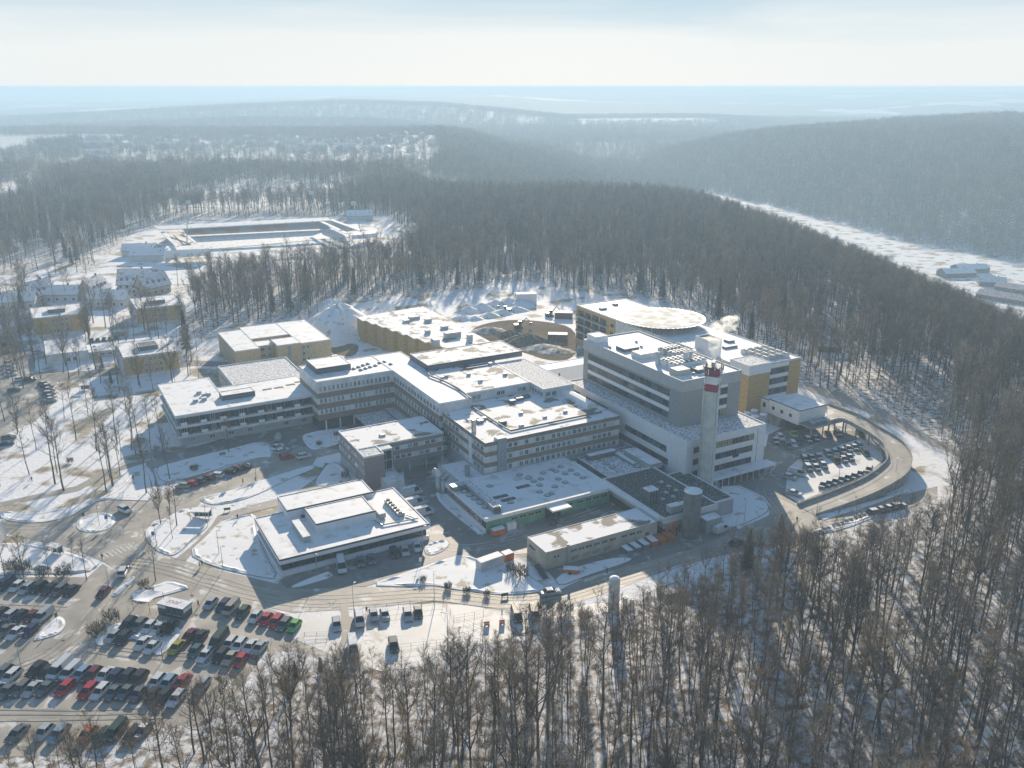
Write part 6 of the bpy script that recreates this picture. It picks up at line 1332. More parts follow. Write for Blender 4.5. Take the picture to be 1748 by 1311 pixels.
# ================================================================== street furniture
def lamp_mesh(h, arm):
    p = MB(); p.tube((0,0,0),(0,0,h),.09,.05,8,m_steel); p.tube((0,0,h-.02),(arm,0,h+.15),.04,.035,6,m_steel); a = MB(); a.box(arm-.1, arm+.6, -.16, .16, h+.1, h+.22, m_lgrey); b = MB(); b.box(arm, arm+.5, -.12, .12, h+.06, h+.1, m_lamp); return p.mesh('pole'), a.mesh('lamp_head'), b.mesh('lamp_glass')
LMP = {6.5: lamp_mesh(6.5, .5), 8.5: lamp_mesh(8.5, 1.0)}
for i, ((u_, v_), h_, lb) in enumerate((((381,974),6.5,'street lamp on the lawn edge where its shadow crosses the main road'),((605,1058),8.5,'tall street lamp at the gate of the snowy lot'),((437,815),6.5,'street lamp beside the upper road'),((566,766),6.5,'street lamp left of the grey brown block'),((542,986),6.5,'street lamp on the strip in front of the low clinic'),((722,938),6.5,'street lamp at the right corner of the low clinic parking'),((742,1036),8.5,'tall street lamp on the kerb of the main road by the shrubs'),((765,1108),8.5,'street lamp in the snowy lot near the wood'),((184,890),8.5,'tall street lamp on the roundabout island, right one'),((170,898),6.5,'street lamp on the roundabout island, left one'),((268,935),6.5,'street lamp on the corner by the roundabout exit'),((1270,892),6.5,'street lamp on the snowy corner right of the transformer house'),((1357,790),6.5,'street lamp at the left of the snowy court'),((1432,815),6.5,'street lamp in the middle of the snowy court'),((1394,875),6.5,'street lamp on the lower end of the ramp'),((38,1148),8.5,'tall street lamp in the left part of the car park'),((278,1128),8.5,'street lamp in the middle of the car park'),((187,1010),6.5,'short lamp on the traffic island at the car park entrance'),((352,890),6.5,'street lamp beside the bus shelter lawn'),((374,945),6.5,'street lamp on the wide lawn'),((1527,820),6.5,'street lamp standing at the outer ramp wall'))):
    x, y = P(u_, v_); r = thing('street_lamp', lb, 'street lamp', (x, y, .05), i*1.3, 'street lamps'); 
    for nm, m_ in zip(('pole', 'lamp_head', 'lamp_glass'), LMP[h_]): link(nm, m_, r)
# traffic signs
m_blue = mat('sign_blue', (.03,.12,.4), .4)
for i, ((u_, v_), cm, lb) in enumerate((((391,829),m_blue,'blue parking sign on the lawn above the parked cars, left of two'),((395,828),m_blue,'blue parking sign on the lawn above the parked cars, right of two'),((263,925),m_blue,'round blue sign at the roundabout exit'),((183,897),m_blue,'round blue arrow sign on the roundabout'),((718,970),m_white2,'pale direction sign at the yard entrance'),((144,892),m_trim,'dark information board on the left of the roundabout island'),((98,1066),m_grey,'grey ticket machine board on the small snowy island'))):
    x, y = P(u_, v_); r = thing('traffic_sign', lb, 'sign', (x, y, .1), -math.pi/2+.3*i-.6, 'signs along the roads'); q = MB(); q.tube((0,0,0),(0,0,2.6),.04,.04,6,m_steel); q.build('post', r); q = MB(); q.box(.045, .08, -.38, .38, 1.8, 2.9, cm); q.build('panel', r)
# bus shelter / pavilion
def pavilion(label, u_, v_, w_, d_, h_, rz, mr):
    x, y = P(u_, v_); r = thing('shelter', label, 'shelter', (x, y, .1), rz); q = MB(); q.box(-w_/2,w_/2,-d_/2,d_/2,h_,h_+.15,m_white); q.box(-w_/2+.05,w_/2-.05,-d_/2+.05,d_/2-.05,h_+.152,h_+.22,mr); q.build('roof', r)
    for sx_ in (-1, 0, 1):
        for sy_ in (-1, 1): q = MB(); q.box(sx_*(w_/2-.15)-.06, sx_*(w_/2-.15)+.06, sy_*(d_/2-.15)-.06, sy_*(d_/2-.15)+.06, 0, h_, m_white); q.build('post', r)
    q = MB(); q.box(-w_/2+.3, w_/2-.3, d_/2-.2, d_/2-.16, .3, h_-.3, m_gl2); q.build('rear_glass', r); q = MB(); q.box(-w_/2+.6, w_/2-.6, d_/2-.8, d_/2-.4, .4, .5, m_wood); q.box(-w_/2+.7, -w_/2+.8, d_/2-.8, d_/2-.4, 0, .4, m_steel); q.box(w_/2-.8, w_/2-.7, d_/2-.8, d_/2-.4, 0, .4, m_steel); q.build('bench', r)
pavilion('white framed glass bus shelter with a snowy flat roof on the lawn', 344, 886, 5.4, 2.8, 2.5, -.05, m_snow)
pavilion('small grey waiting shelter left of the zebra crossing', 95, 947, 3.6, 2.2, 2.4, -.3, m_snowt)
pavilion('small shelter with a greenish flat roof below the residence block', 145, 667, 3.6, 2.6, 2.3, .2, m_snow)
for (u_, v_), lb in (((388,873),'wooden park bench where the lawn paths meet'),((380,778),'dark bench on the lawn above the parked cars'),((862,1020),'low stone bench at the kerb of the main road')):
    x, y = P(u_, v_); r = thing('park_bench', lb, 'bench', (x, y, .12), .3, 'benches'); q = MB(); q.box(-.9,.9,-.25,.25,.42,.48,m_wood); q.build('seat', r); q = MB(); q.box(-.9,.9,.25,.3,.5,.9,m_wood); q.build('backrest', r)
    for s_ in (-1, 1): q = MB(); q.box(s_*.7-.05, s_*.7+.05, -.22, .28, 0, .42, m_trim); q.build('leg', r)
# snack kiosk
kx, ky = P(300, 1048); kd = heading((272,1040),(316,1050)); kr = thing('snack_kiosk', 'dark snack kiosk with faded red lettering on its flat pale roof', 'kiosk', (kx, ky, .04), kd)
q = MB(); q.box(-3.4,3.4,-1.5,1.5,0,2.7,m_trim); q.build('wall', kr)
q = MB(); q.box(-3.6,3.6,-1.7,1.7,2.7,2.85,m_trim); q.box(-3.55,3.55,-1.65,1.65,2.852,2.9,m_beige if False else m_csnow); q.build('roof', kr)
q = MB(); q.box(-3.3,-1.2,-1.57,-1.51,1.9,2.6,m_white2); q.build('sign_board', kr); q = MB(); q.box(3.41,3.47,-1.3,1.3,1.6,2.5,m_white2); q.build('sign_board', kr)
for x0 in (-.9, .6, 1.8): q = MB(); q.box(x0, x0+.95, -1.56, -1.51, .9, 2.3, m_gl2); q.box(x0-.05, x0+1.0, -1.6, -1.565, .82, .9, m_white2); q.build('hatch', kr)
q = MB()
for k_ in range(6): 
    x0 = -1.6+k_*.55; q.box(x0, x0+.16, -.6, .6, 2.902, 2.912, m_red); q.box(x0+.17, x0+.4, (.4 if k_ % 2 else -.1), (.6 if k_ % 2 else .1), 2.902, 2.912, m_red); q.box(x0+.2, x0+.3, -.35+.3*(k_ % 2), .1, 2.9125, 2.915, m_red) if False else None
q.build('roof_lettering', kr)
tx, ty = P(257, 1037); tr = thing('tarpaulin_awning', 'sagging snow covered tarpaulin awning at the left of the snack kiosk', 'awning', (tx, ty, .04), kd); q = MB(); N_g = 8; vs = []
for i in range(N_g+1):
    for j in range(N_g+1): a_, b_ = i/N_g, j/N_g; vs.append((-3.0+4.6*a_, -2.0+4.6*b_, 2.5-.45*math.sin(math.pi*a_)*math.sin(math.pi*b_)+.4*a_))
q.add(vs, [(i*(N_g+1)+j, (i+1)*(N_g+1)+j, (i+1)*(N_g+1)+j+1, i*(N_g+1)+j+1) for i in range(N_g) for j in range(N_g)], m_csnow); q.build('tarpaulin', tr, True)
for x_, y_, z_ in ((-3,-2,2.5),(1.6,-2,2.9),(-3,2.6,2.5),(1.6,2.6,2.9)): q = MB(); q.tube((x_,y_,0),(x_,y_,z_),.05,.05,6,m_wood); q.build('post', tr)
# white hut at far left edge
ux, uy = P(5, 925); hb = thing('ticket_hut', 'pale hut with a snowy roof at the left edge near the crossroads', 'hut', (ux-3, uy, 0), .1); q = MB(); q.box(-3,3,-2.2,2.2,0,5.0,m_white); q.build('wall', hb); q = MB(); q.box(-3.2,3.2,-2.4,2.4,5.0,5.25,m_snow); q.build('roof', hb); q = MB(); q.box(-2,-1,-2.25,-2.205,1,2.2,m_gl1); q.build('window', hb)
# containers
def container(label, u_, v_, L_, W_, H_, rz, mt, name='container', snow=True, z=0):
    x, y = P(u_, v_, z); r = thing(name, label, 'container', (x, y, z), rz); q = MB(); q.box(-L_/2,L_/2,-W_/2,W_/2,.1,H_,mt)
    n = int(L_/.35)
    for i in range(n): x_ = -L_/2+(i+.25)*L_/n; q.box(x_, x_+.12, -W_/2-.035, -W_/2-.001, .2, H_-.1, mt)
    q.build('shell', r)
    if snow: q = MB(); q.box(-L_/2+.02,L_/2-.02,-W_/2+.02,W_/2-.02,H_+.001,H_+.1,m_snow); q.build('roof_snow', r)
    q = MB(); q.box(L_/2+.001, L_/2+.05, -W_/2+.08, -.03, .2, H_-.1, mt); q.box(L_/2+.001, L_/2+.05, .03, W_/2-.08, .2, H_-.1, mt); q.build('door', r); return r
cr_ = heading((815,973),(858,958))
container('long white site container with snow on its roof beside the yard entrance', 836, 968, 6.6, 2.5, 2.7, cr_, m_white)
container('small orange skip standing against the right end of the white container', 866, 955, 2.6, 2.2, 2.0, cr_, m_orange, 'skip')
container('orange and grey rubbish compactor in front of the green building corner', 850, 912, 3.6, 1.9, 1.7, heading((838,915),(862,908)), m_orange, 'waste_compactor')
for i, (u_, v_) in enumerate(((868,904),(876,902))): container(f'white wrapped bale right of the orange compactor, {["left","right"][i]} one', u_, v_, 1.3, 1.2, 1.9, A0, m_white2, 'wrapped_bale')
for i, (u_, v_, sn) in enumerate(((1070,943,1),(1084,938,1),(1098,933,1))): container(f'open steel skip heaped with snow below the cream workshop, {["left","middle","right"][i]} of three', u_, v_, 3.3, 1.7, 1.3, A0+math.pi/2, m_steel, 'skip')
for i, (u_, v_) in enumerate(((1112,928),(1126,925),(1140,920))): container(f'rust orange skip in the fenced waste yard, {["left","middle","right"][i]} of three', u_, v_, 3.6, 2.0, 1.5, A0+math.pi/2-.1, m_orange, 'skip', snow=(i == 0))
for i, (u_, v_) in enumerate(((1068,928),(1080,924),(1094,920))):
    x, y = P(u_, v_); r = thing('compactor_drum', f'tan upright compactor drum behind the snow filled skips, {["left","middle","right"][i]} of three', 'drum', (x, y, 0), A0); q = MB(); q.box(-.9,.9,-.6,.6,0,2.8,m_beige); q.build('drum', r); q = MB(); q.box(-.85,.85,-.55,.55,2.8,2.88,m_snow); q.build('lid', r)
for i, (u_, v_) in enumerate(((1135,912),(1147,910))):
    x, y = P(u_, v_); r = thing('orange_tank', f'orange upright tank in the waste yard beside the silo, {["left","right"][i]} one', 'tank', (x, y, 0)); q = MB(); q.lathe([(1.0,0),(1.0,3.0),(.8,3.3),(.03,3.4)],14,m_orange); q.build('tank_shell', r, True)
x, y = P(975, 978); r = thing('red_trailer', 'small red trailer with a snowy flat top at the corner of the cream workshop', 'trailer', (x, y, .1), A0-.6); q = MB(); q.box(-2,2,-.95,.95,.5,1.2,m_orange); q.build('bed', r); q = MB(); q.box(-1.95,1.95,-.9,.9,1.2,1.32,m_snow); q.build('snow_cover', r); q = MB(); q.box(2,3.2,-.06,.06,.5,.6,m_trim); q.build('drawbar', r)
for s_ in (-1, 1): q = MB(); q.tube((-.3,s_*1.0,.35),(-.3,s_*1.15,.35),.35,.35,12,m_rubber,True); q.build('wheel', r)
# gas tank by the wood
x, y = P(1047, 1043); r = thing('gas_tank', 'tall white upright gas tank with a domed snowy top at the edge of the wood', 'tank', (x, y, 0)); q = MB(); q.lathe([(1.25,0),(1.25,8.0),(1.1,8.5)],24,m_white); q.build('shell', r, True); q = MB(); q.lathe([(1.1,8.5),(.6,8.85),(.03,8.95)],24,m_snow); q.build('dome', r, True)
for dx, dy, h_, lb in ((2.6,0.3,3.4,'slim pipe vaporiser right of the white gas tank'),(4.2,.6,2.8,'shorter pipe vaporiser, farthest right of the gas tank')):
    r = thing('vaporiser', lb, 'vaporiser', (x+dx, y+dy, 0)); q = MB()
    for k_ in range(8): t_ = k_*.785; q.box(math.cos(t_)*.45-.07, math.cos(t_)*.45+.07, math.sin(t_)*.45-.07, math.sin(t_)*.45+.07, .3, h_, m_steel)
    q.build('fin_tubes', r); q = MB(); q.box(-.7,.7,-.7,.7,0,.3,m_conc); q.build('base', r)
# roadside frames near the wood (pale open crates)
x, y = P(1147, 1010); r = thing('raised_planter_frame', 'pale open timber frame filled with snow at the top of the wood', 'frame', (x, y, 0), A0-.05); q = MB(); q.box(-3,3,-2,-1.85,0,1,m_cream); q.box(-3,3,1.85,2,0,1,m_cream); q.box(-3,-2.85,-1.85,1.85,0,1,m_cream); q.box(2.85,3,-1.85,1.85,0,1,m_cream); q.build('frame', r); q = MB(); q.box(-2.8,2.8,-1.8,1.8,.3,.6,m_gsnow); q.build('snow_fill', r)
for i in range(7):
    u_, v_ = 1095+i*6.2, 1022-i*2.2; x, y = P(u_, v_); r = thing('bicycle_rack', f'pale hoop rack on the verge by the timber frame, {ORD[i]} from the left', 'rack', (x, y, 0), A0+.3, 'hoop racks by the timber frame'); q = MB(); q.tube((0,-.5,0),(0,-.5,1.0),.06,.06,5,m_cream); q.tube((0,.5,0),(0,.5,1.0),.06,.06,5,m_cream); q.tube((0,-.5,1.0),(0,.5,1.0),.06,.06,5,m_cream); q.build('hoop', r)
# barriers
for i, (u_, v_) in enumerate(((831,1069),(857,1066))):
    x, y = P(u_, v_); r = thing('road_barrier', f'orange and white road works barrier on the snowy lot, {["left","right"][i]} one', 'barrier', (x, y, .05), .2); q = MB(); q.box(-.6,.6,-.15,.15,.2,1.2,m_orange); q.build('panel', r); q = MB(); q.box(-.6,.6,-.17,-.151,.6,.8,m_white2); q.build('reflective_stripe', r); q = MB(); q.box(-.55,-.35,-.35,.35,0,.2,m_trim); q.build('foot', r); q = MB(); q.box(.35,.55,-.35,.35,0,.2,m_trim); q.build('foot', r)
# fences
def fence(label, pts, h=1.7, step=2.6, name='wire_fence', rails=3, mt=None, base=0):
    W_ = [P(u_, v_) for u_, v_ in pts]; x0, y0 = W_[0]; r = thing(name, label, 'fence', (x0, y0, base)); mt = mt or m_grey
    m_ = MB(); post = MB(); post.box(-.035,.035,-.035,.035,0,h,mt); pm_ = post.mesh('post'); cnt = 0
    for i in range(len(W_)-1):
        a_, b_ = Vector(W_[i]), Vector(W_[i+1]); L_ = (b_-a_).length; n = max(1, round(L_/step))
        for k_ in range(n):
            p = a_.lerp(b_, k_/n); 
            if cnt < 95: link('post', pm_, r, (p.x-x0, p.y-y0, 0)); cnt += 1
        for j in range(rails): z = h*(.12+.86*j/(rails-1)); m_.tube((a_.x-x0, a_.y-y0, z), (b_.x-x0, b_.y-y0, z), .022, .022, 3, mt)
    m_.build('wire', r); return r
fence('wire fence along the upper side of the snowy lot beside the main road', [(612,1052),(640,1044),(740,1031),(757,1030),(775,1062),(810,1056),(840,1048)])
fence('wire fence closing the lower side of the snowy lot before the wood', [(680,1112),(745,1104),(820,1096),(825,1082),(792,1068)])
fence('low rail fence around the bays beside the green car', [(502,1100),(520,1086),(562,1085),(558,1096),(502,1103)], 1.0)
fence('wire fence between the car park and the foreground wood', [(120,1300),(200,1288),(250,1272),(325,1240),(372,1222),(395,1205)], 1.4)
fence('long fence between the back of the building site and the woods', [(915,492),(960,505),(1000,517)], 2.0, 3)
fence('fence around the waste skips beside the service road', [(1066,958),(1110,945),(1160,930),(1185,922)], 1.4)
# snowy stone blocks by the junction
for i in range(16):
    u_, v_ = 1384+i*7.6, 913-i*2.9+((i*37) % 5-2)*.6; x, y = P(u_, v_); q = MB(); s_ = .45+.2*((i*13) % 5)/5; q.lathe([(s_,0),(s_*1.05,.25),(s_*.7,.55),(.05,.62)],7,m_conc); q.lathe([(s_*.72,.5),(s_*.6,.62),(.03,.72)],7,m_snow); o = q.build('boulder', None, False, (x, y, .05)); tag(o, f'snow capped boulder lining the junction below the ramp, {ORD[i]} from the left', 'boulder', 'boulders along the junction')
# ================================================================== building site and surroundings
def mound(name, label, cat, u_, v_, rx_, ry_, h_, mt, seed=0, kind=None, rz=0.0, z=0):
    rnd = random.Random(seed); q = MB(); n, mR = 40, 14; vs = []
    ph_ = [rnd.random()*6.28 for _ in range(6)]
    for j in range(mR+1):
        f = j/mR
        for i in range(n):
            t_ = 2*math.pi*i/n; w_ = 1+.10*math.sin(3*t_+ph_[0])+.06*math.sin(7*t_+ph_[1]); hgt = h_*(math.cos(math.pi/2*min(1, f))**1.25)*(1+.05*math.sin(5*t_+ph_[2]+f*9)+.04*math.sin(11*t_+ph_[3]-f*14)) if f < 1 else -.3
            vs.append((rx_*f*w_*math.cos(t_), ry_*f*w_*math.sin(t_), hgt))
    fs = [(j*n+i, (j+1)*n+i, (j+1)*n+(i+1) % n, j*n+(i+1) % n) for j in range(mR) for i in range(n)]
    q.add(vs, fs, mt); x, y = P(u_, v_, z); o = q.build(name, None, True, (x, y, z)); o.rotation_euler = (0, 0, rz); return tag(o, label, cat, None, kind)
mound('snow_mound', 'very large smooth heap of snow left of the stepped yellow building', 'snow heap', 578, 568, 21, 24, 13.5, m_gsnow, 1)
mound('snow_mound', 'smaller snow heap at the wood edge behind the largest one', 'snow heap', 565, 530, 12, 10, 6, m_gsnow, 2)
m_soil = mat('frozen_soil', (.22,.18,.13), .95, nscale=.5, col2=(.55,.55,.55), lo=.42, hi=.58)
m_debris = mat('twiggy_debris', (.20,.17,.12), .95, nscale=.8, col2=(.08,.075,.05), lo=.4, hi=.6)
for i, (u_, v_, r_, h_) in enumerate(((800,532,6,2.6),(822,528,6,3.2),(846,522,6,3.0),(835,540,5,2),(868,520,7,3.4),(790,545,5,2),(880,530,6,2.2),(858,535,5,2),(810,545,4,1.6),(888,522,8,2.6))): mound('snow_mound', f'low snow covered spoil heap in the row across the building site, {ORD[i]} of ten', 'snow heap', u_, v_, r_*1.2, r_, h_, m_gsnow, 10+i)
for i, (u_, v_, rx_, h_, t_) in enumerate(((835,566,10,2.0,'brown soil heap behind the stepped yellow building roof'),(900,585,12,4.0,'dark heap of brushwood and rubble at the centre of the building site'),(870,575,7,3.0,'heap of greenish brushwood left of the central rubble'),(925,595,11,1.6,'bare brown earth bank near the back building'),(950,600,9,1.2,'flat earth heap by the link building'))): mound('rubble_heap', t_, 'rubble heap', u_, v_, rx_, rx_*.7, h_, m_debris if 'brush' in t_ else m_soil, 30+i)
container('white double stacked site office containers at the back of the building site', 898, 517, 11, 5, 5.4, .1, m_white2, 'site_office')
container('brown timber stack under snow beside the back building', 962, 543, 9, 4.5, 3.2, -.1, m_wood, 'timber_stack')
container('second brown timber stack nearer the hospital', 952, 580, 9, 4.5, 3.0, -.1, m_wood, 'timber_stack')
def digger(label, u_, v_, rz, col):
    x, y = P(u_, v_); r = thing('excavator', label, 'excavator', (x, y, 0), rz, 'excavators on the building site'); mt = paint(col)
    for s_ in (-1, 1): q = MB(); q.box(-1.9,1.9,s_*1.2-.3,s_*1.2+.3,0,.8,m_rubber); q.build('track', r)
    q = MB(); q.box(-2.0,1.2,-1.2,1.2,.9,2.1,mt); q.build('housing', r); q = MB(); q.box(.1,1.5,.1,1.15,2.1,3.2,m_cglass); q.box(.05,1.55,.05,1.2,3.2,3.3,mt); q.build('cab', r)
    q = MB(); q.tube((1,-.3,1.8),(3.8,-.3,5.0),.25,.2,6,mt); q.tube((3.8,-.3,5.0),(6.0,-.3,2.6),.2,.15,6,mt); q.build('boom', r); q = MB(); q.box(5.6,6.6,-.8,.2,1.4,2.6,m_trim); q.build('bucket', r)
digger('excavator with raised arm among the snow heaps of the building site', 866, 533, 2.5, 'dark green'); digger('yellow excavator near the back fence of the building site', 938, 540, .4, 'olive yellow'); digger('red excavator beside the brushwood heap', 885, 560, .2, 'dark red')
digger('small excavator in the shaded yard by the green building', 945, 895, 1.2, 'grey')
bpy.data.objects[[o.name for o in C.objects if o.get('label', '').startswith('small excavator in the shaded')][0]].scale = (.5, .5, .5)
# cabin in the right wood
x, y = P(1415, 598); r = thing('forest_cabin', 'wooden cabin with a snowy gable roof in a clearing of the right hand wood', 'cabin', (x, y, H1(x, y)), -.2); q = MB(); q.box(-5,5,-3.5,3.5,-1,3,m_wood); q.add([(-5,-3.5,3),(-5,3.5,3),(-5,0,5.4),(5,-3.5,3),(5,3.5,3),(5,0,5.4)],[(0,1,2),(3,5,4)],m_wood); q.build('wall', r)
q = MB(); q.add([(-5.5,-4.1,2.75),(5.5,-4.1,2.75),(5.5,0,5.6),(-5.5,0,5.6),(-5.5,4.1,2.75),(5.5,4.1,2.75),(-5.5,-4.1,2.95),(5.5,-4.1,2.95),(5.5,0,5.85),(-5.5,0,5.85),(-5.5,4.1,2.95),(5.5,4.1,2.95)],[(0,1,2,3),(3,2,5,4),(6,7,8,9),(9,8,11,10),(0,6,7,1),(4,5,11,10)],m_snow); q.build('roof', r); q = MB(); q.box(-1,.2,-3.56,-3.505,0,2,m_gl1); q.build('window', r)
# pitched roof houses
def house_meshes(w, d, h, rh, wall, roof, win=3, floors=2, dorm=0):
    q = MB(); q.box(-w/2,w/2,-d/2,d/2,-2,h,wall); q.add([(-w/2,-d/2,h),(-w/2,d/2,h),(-w/2,0,h+rh),(w/2,-d/2,h),(w/2,d/2,h),(w/2,0,h+rh)],[(0,1,2),(3,5,4)],wall)
    q2 = MB(); e = .6; k_ = rh/(d/2); z0 = h-e*k_
    q2.add([(-w/2-e,-d/2-e,z0+.05),(w/2+e,-d/2-e,z0+.05),(w/2+e,0,h+rh+.05),(-w/2-e,0,h+rh+.05),(w/2+e,d/2+e,z0+.05),(-w/2-e,d/2+e,z0+.05)],[(0,1,2,3),(3,2,4,5)],roof)
    q2.add([(-w/2-e,-d/2-e,z0-.15),(w/2+e,-d/2-e,z0-.15),(w/2+e,0,h+rh-.15),(-w/2-e,0,h+rh-.15),(w/2+e,d/2+e,z0-.15),(-w/2-e,d/2+e,z0-.15)],[(3,2,1,0),(5,4,2,3)],m_tile)
    for i in range(dorm): x_ = -w/2+w*(i+.7)/(dorm+.4); q2.box(x_-.5,x_+.5,-d/2+1.2,-d/2+3.0,h+.8*k_,h+2.2*k_+.3,m_grey)
    q2.box(w*.2,w*.2+.8,-.4,.4,h+rh-.4,h+rh+1.1,m_tile)
    wins = []
    for f in range(floors):
        for i in range(win): x_ = -w/2+w*(i+.5)/win; wq = MB(); wq.box(x_-.55,x_+.55,-d/2-.05,-d/2-.005,.9+f*2.8,2.2+f*2.8,m_gl1); wins.append(wq.mesh('window'))
    return q.mesh('wall'), q2.mesh('roof'), wins
m_crwall = mat('pale_house_wall', (.55,.48,.38), .85, noise=.15, nscale=.3); m_offw = mat('offwhite_house_wall', (.62,.62,.60), .85, noise=.1, nscale=.3)
m_vroof = mat('frosted_tiles', (.74,.74,.76), .8, nscale=.5, col2=(.45,.40,.38), lo=.35, hi=.5)
def house(ms, label, loc, rz, group=None, name='house', cat='house', sc=1.0, wins=True):
    r = thing(name, label, cat, loc, rz, group); r.scale = (sc,)*3; link('wall', ms[0], r); link('roof', ms[1], r)
    if wins:
        for w_ in ms[2]: link('window', w_, r)
    return r
hA = house_meshes(16, 11, 5, 7, m_crwall, m_vroof, 4, 2, 4); hB = house_meshes(18, 12, 6, 7.5, m_offw, m_vroof, 5, 2, 5); hC = house_meshes(22, 10, 4.5, 4, m_offw, m_gsnow, 5, 1)
for (u_, v_), ms, rz, lb in (((65,515),hA,1.2,'steep gabled house at the far left behind the residence block'),((105,512),hC,.05,'long dark roofed house between the two gabled ones on the left'),((162,508),hA,1.45,'cream gabled house with pink tiled gable behind the bare trees'),((235,498),hB,.1,'large house with snowy steep roof and small dormers at the wood edge'),((262,500),hA,.95,'house with slanting dormered roof right of the large one'),((25,525),hC,.3,'low snowy house at the left picture edge'),((10,570),hC,.75,'long low shed with a snowy roof at the left picture edge'),((190,520),hC,-.1,'low snowy annex between the gabled houses')):
    x, y = P(u_, v_); house(ms, lb, (x, y, 0), rz, 'old houses behind the residence blocks')
# farm in the valley
fm_w = mat('barn_boards', (.16,.13,.10), .9, noise=.3, nscale=.6)
bn = house_meshes(34, 17, 5, 3.5, fm_w, m_gsnow, 4, 1); bn2 = house_meshes(24, 20, 5, 4, fm_w, m_vroof, 3, 1); bn3 = house_meshes(52, 18, 4, 3.5, fm_w, mat('snowy_red_tiles', (.6,.5,.48), .85, nscale=.6, col2=(.33,.16,.12), lo=.38, hi=.5), 6, 1)
for (u_, v_), ms, rz, lb in (((1632,470),bn,.12,'long barn with snowy roof, leftmost of the valley farm'),((1655,463),bn,.12,'second long barn with snowy roof behind the leftmost one'),((1692,485),bn2,-.35,'square barn with pale pinkish roof in the valley farm'),((1722,512),bn3,-.85,'long low barn with reddish roof nearest the valley road'),((1752,498),bn3,-.85,'reddish roofed barn at the right picture edge'),((1700,437),bn2,.2,'small dark shed on the far side of the valley meadow')):
    x, y = P(u_, v_, -74); z_ = H1(x, y); house(ms, lb, (x, y, z_), rz, 'barns of the valley farm', 'barn', 'barn', sc=.5 if 'shed' in lb else 1)
# village
vh = [house_meshes(15, 11, 6, 5.5, m_offw, m_vroof, 3, 2), house_meshes(12, 10, 5, 5, m_crwall, m_vroof, 3, 2), house_meshes(34, 12, 12, 2, m_offw, m_gsnow, 8, 4), house_meshes(20, 12, 9, 4, m_offw, m_vroof, 5, 3)]
rv = random.Random(5); cnt = 0
spots = [(155,252,2),(185,250,3),(212,252,3),(240,256,0),(282,254,2),(300,248,3),(335,256,3),(352,250,0),(372,250,0),(395,252,1),(410,247,0),(428,250,3),(446,251,1),(462,249,0),(480,252,0),(500,247,1),(520,250,0),(545,258,2),(590,258,2),(560,246,0),(575,244,1),(610,248,0),(628,252,3),(642,246,0),(655,252,3),(668,246,0),(682,252,3),(695,247,0),(708,252,3),(722,248,0),(738,254,1),(165,240,2),(205,238,3),(235,240,0),(270,241,0),(300,238,1),(330,240,0),(420,238,0),(450,240,1),(480,238,0),(505,240,0),(530,239,1),(170,268,2),(178,276,3),(610,262,1),(500,260,3),(520,262,0),(640,260,3),(660,262,3),(700,262,1)]
for i, (u_, v_, k_) in enumerate(spots):
    x, y = P(u_+rv.uniform(-3,3), v_+rv.uniform(-.8,.8)); z_ = H1(x, y); part_ = 'left' if u_ < 300 else ('middle' if u_ < 540 else 'right')
    house(vh[k_], f'{["white house with snowy gable roof","cream house with snowy gable roof","long flat roofed apartment block","three storey white apartment house"][k_]} in the {part_} of the far village', (x, y, z_-1), rv.choice((0,.2,-.3,1.5,1.2,.5)) if k_ != 2 else .05, 'houses of the far village', wins=(k_ == 2))
# stadium
sa = P(268, 425); 
def SP(u_, v_, z=0): return P(u_, v_, z)
st_c = SP(440, 405); sth = heading((330,382),(600,368))
stq = thing('stadium', 'football stadium with a long roofed stand, snowy pitch and side stands beyond the wood', 'stadium', (*st_c, 0), 0)
def W2(p, z): return (p[0]-st_c[0], p[1]-st_c[1], z)
def quadpart(name, ps, zs, m_, th=0):
    q = MB(); vs = [W2(SP(u_, v_, z), z) for (u_, v_), z in zip(ps, zs)]; q.add(vs, [(0,1,2,3)], m_)
    if th: q.add(vs+[(x_, y_, z_-th) for x_, y_, z_ in vs], [(4,5,6,7),(0,1,5,4),(1,2,6,5),(2,3,7,6),(3,0,4,7)], m_)
    return q.build(name, stq)
m_seat = mat('pale_red_seats', (.38,.26,.22), .8, nscale=.08, col2=(.40,.44,.46), lo=.48, hi=.52)
quadpart('pitch', [(330,428),(600,404),(570,392),(318,400)], [.3,.3,.3,.3], m_gsnow)
quadpart('main_stand', [(318,402),(566,390),(545,376),(312,388)], [1,1,9,9], m_seat)
quadpart('main_stand_roof', [(272,392),(565,376),(560,371),(262,386)], [13,13,14,14], m_gsnow, .6)
quadpart('left_stand', [(305,420),(330,412),(308,390),(282,394)], [8,2,2,8], m_seat)
quadpart('left_stand_roof', [(300,421),(306,420),(280,395),(274,396)], [11,11,11,11], m_gsnow, .5); quadpart('left_stand_roof', [(332,415),(337,414),(306,390),(302,391)], [10,10,10,10], m_gsnow, .4)
quadpart('right_stand', [(590,396),(612,392),(562,374),(545,376)], [2,9,9,2], m_seat)
quadpart('right_stand_roof', [(588,398),(594,397),(546,375),(541,376)], [10,10,10,10], m_gsnow, .4); quadpart('right_stand_roof', [(612,393),(617,392),(567,374),(562,375)], [11,11,11,11], m_gsnow, .4)
quadpart('near_stand_roof', [(280,428),(358,424),(358,418),(284,420)], [9,9,9.3,9.3], m_gsnow, 5); quadpart('near_stand_roof', [(600,402),(642,398),(645,394),(620,394)], [7,7,7,7], m_gsnow, 3)
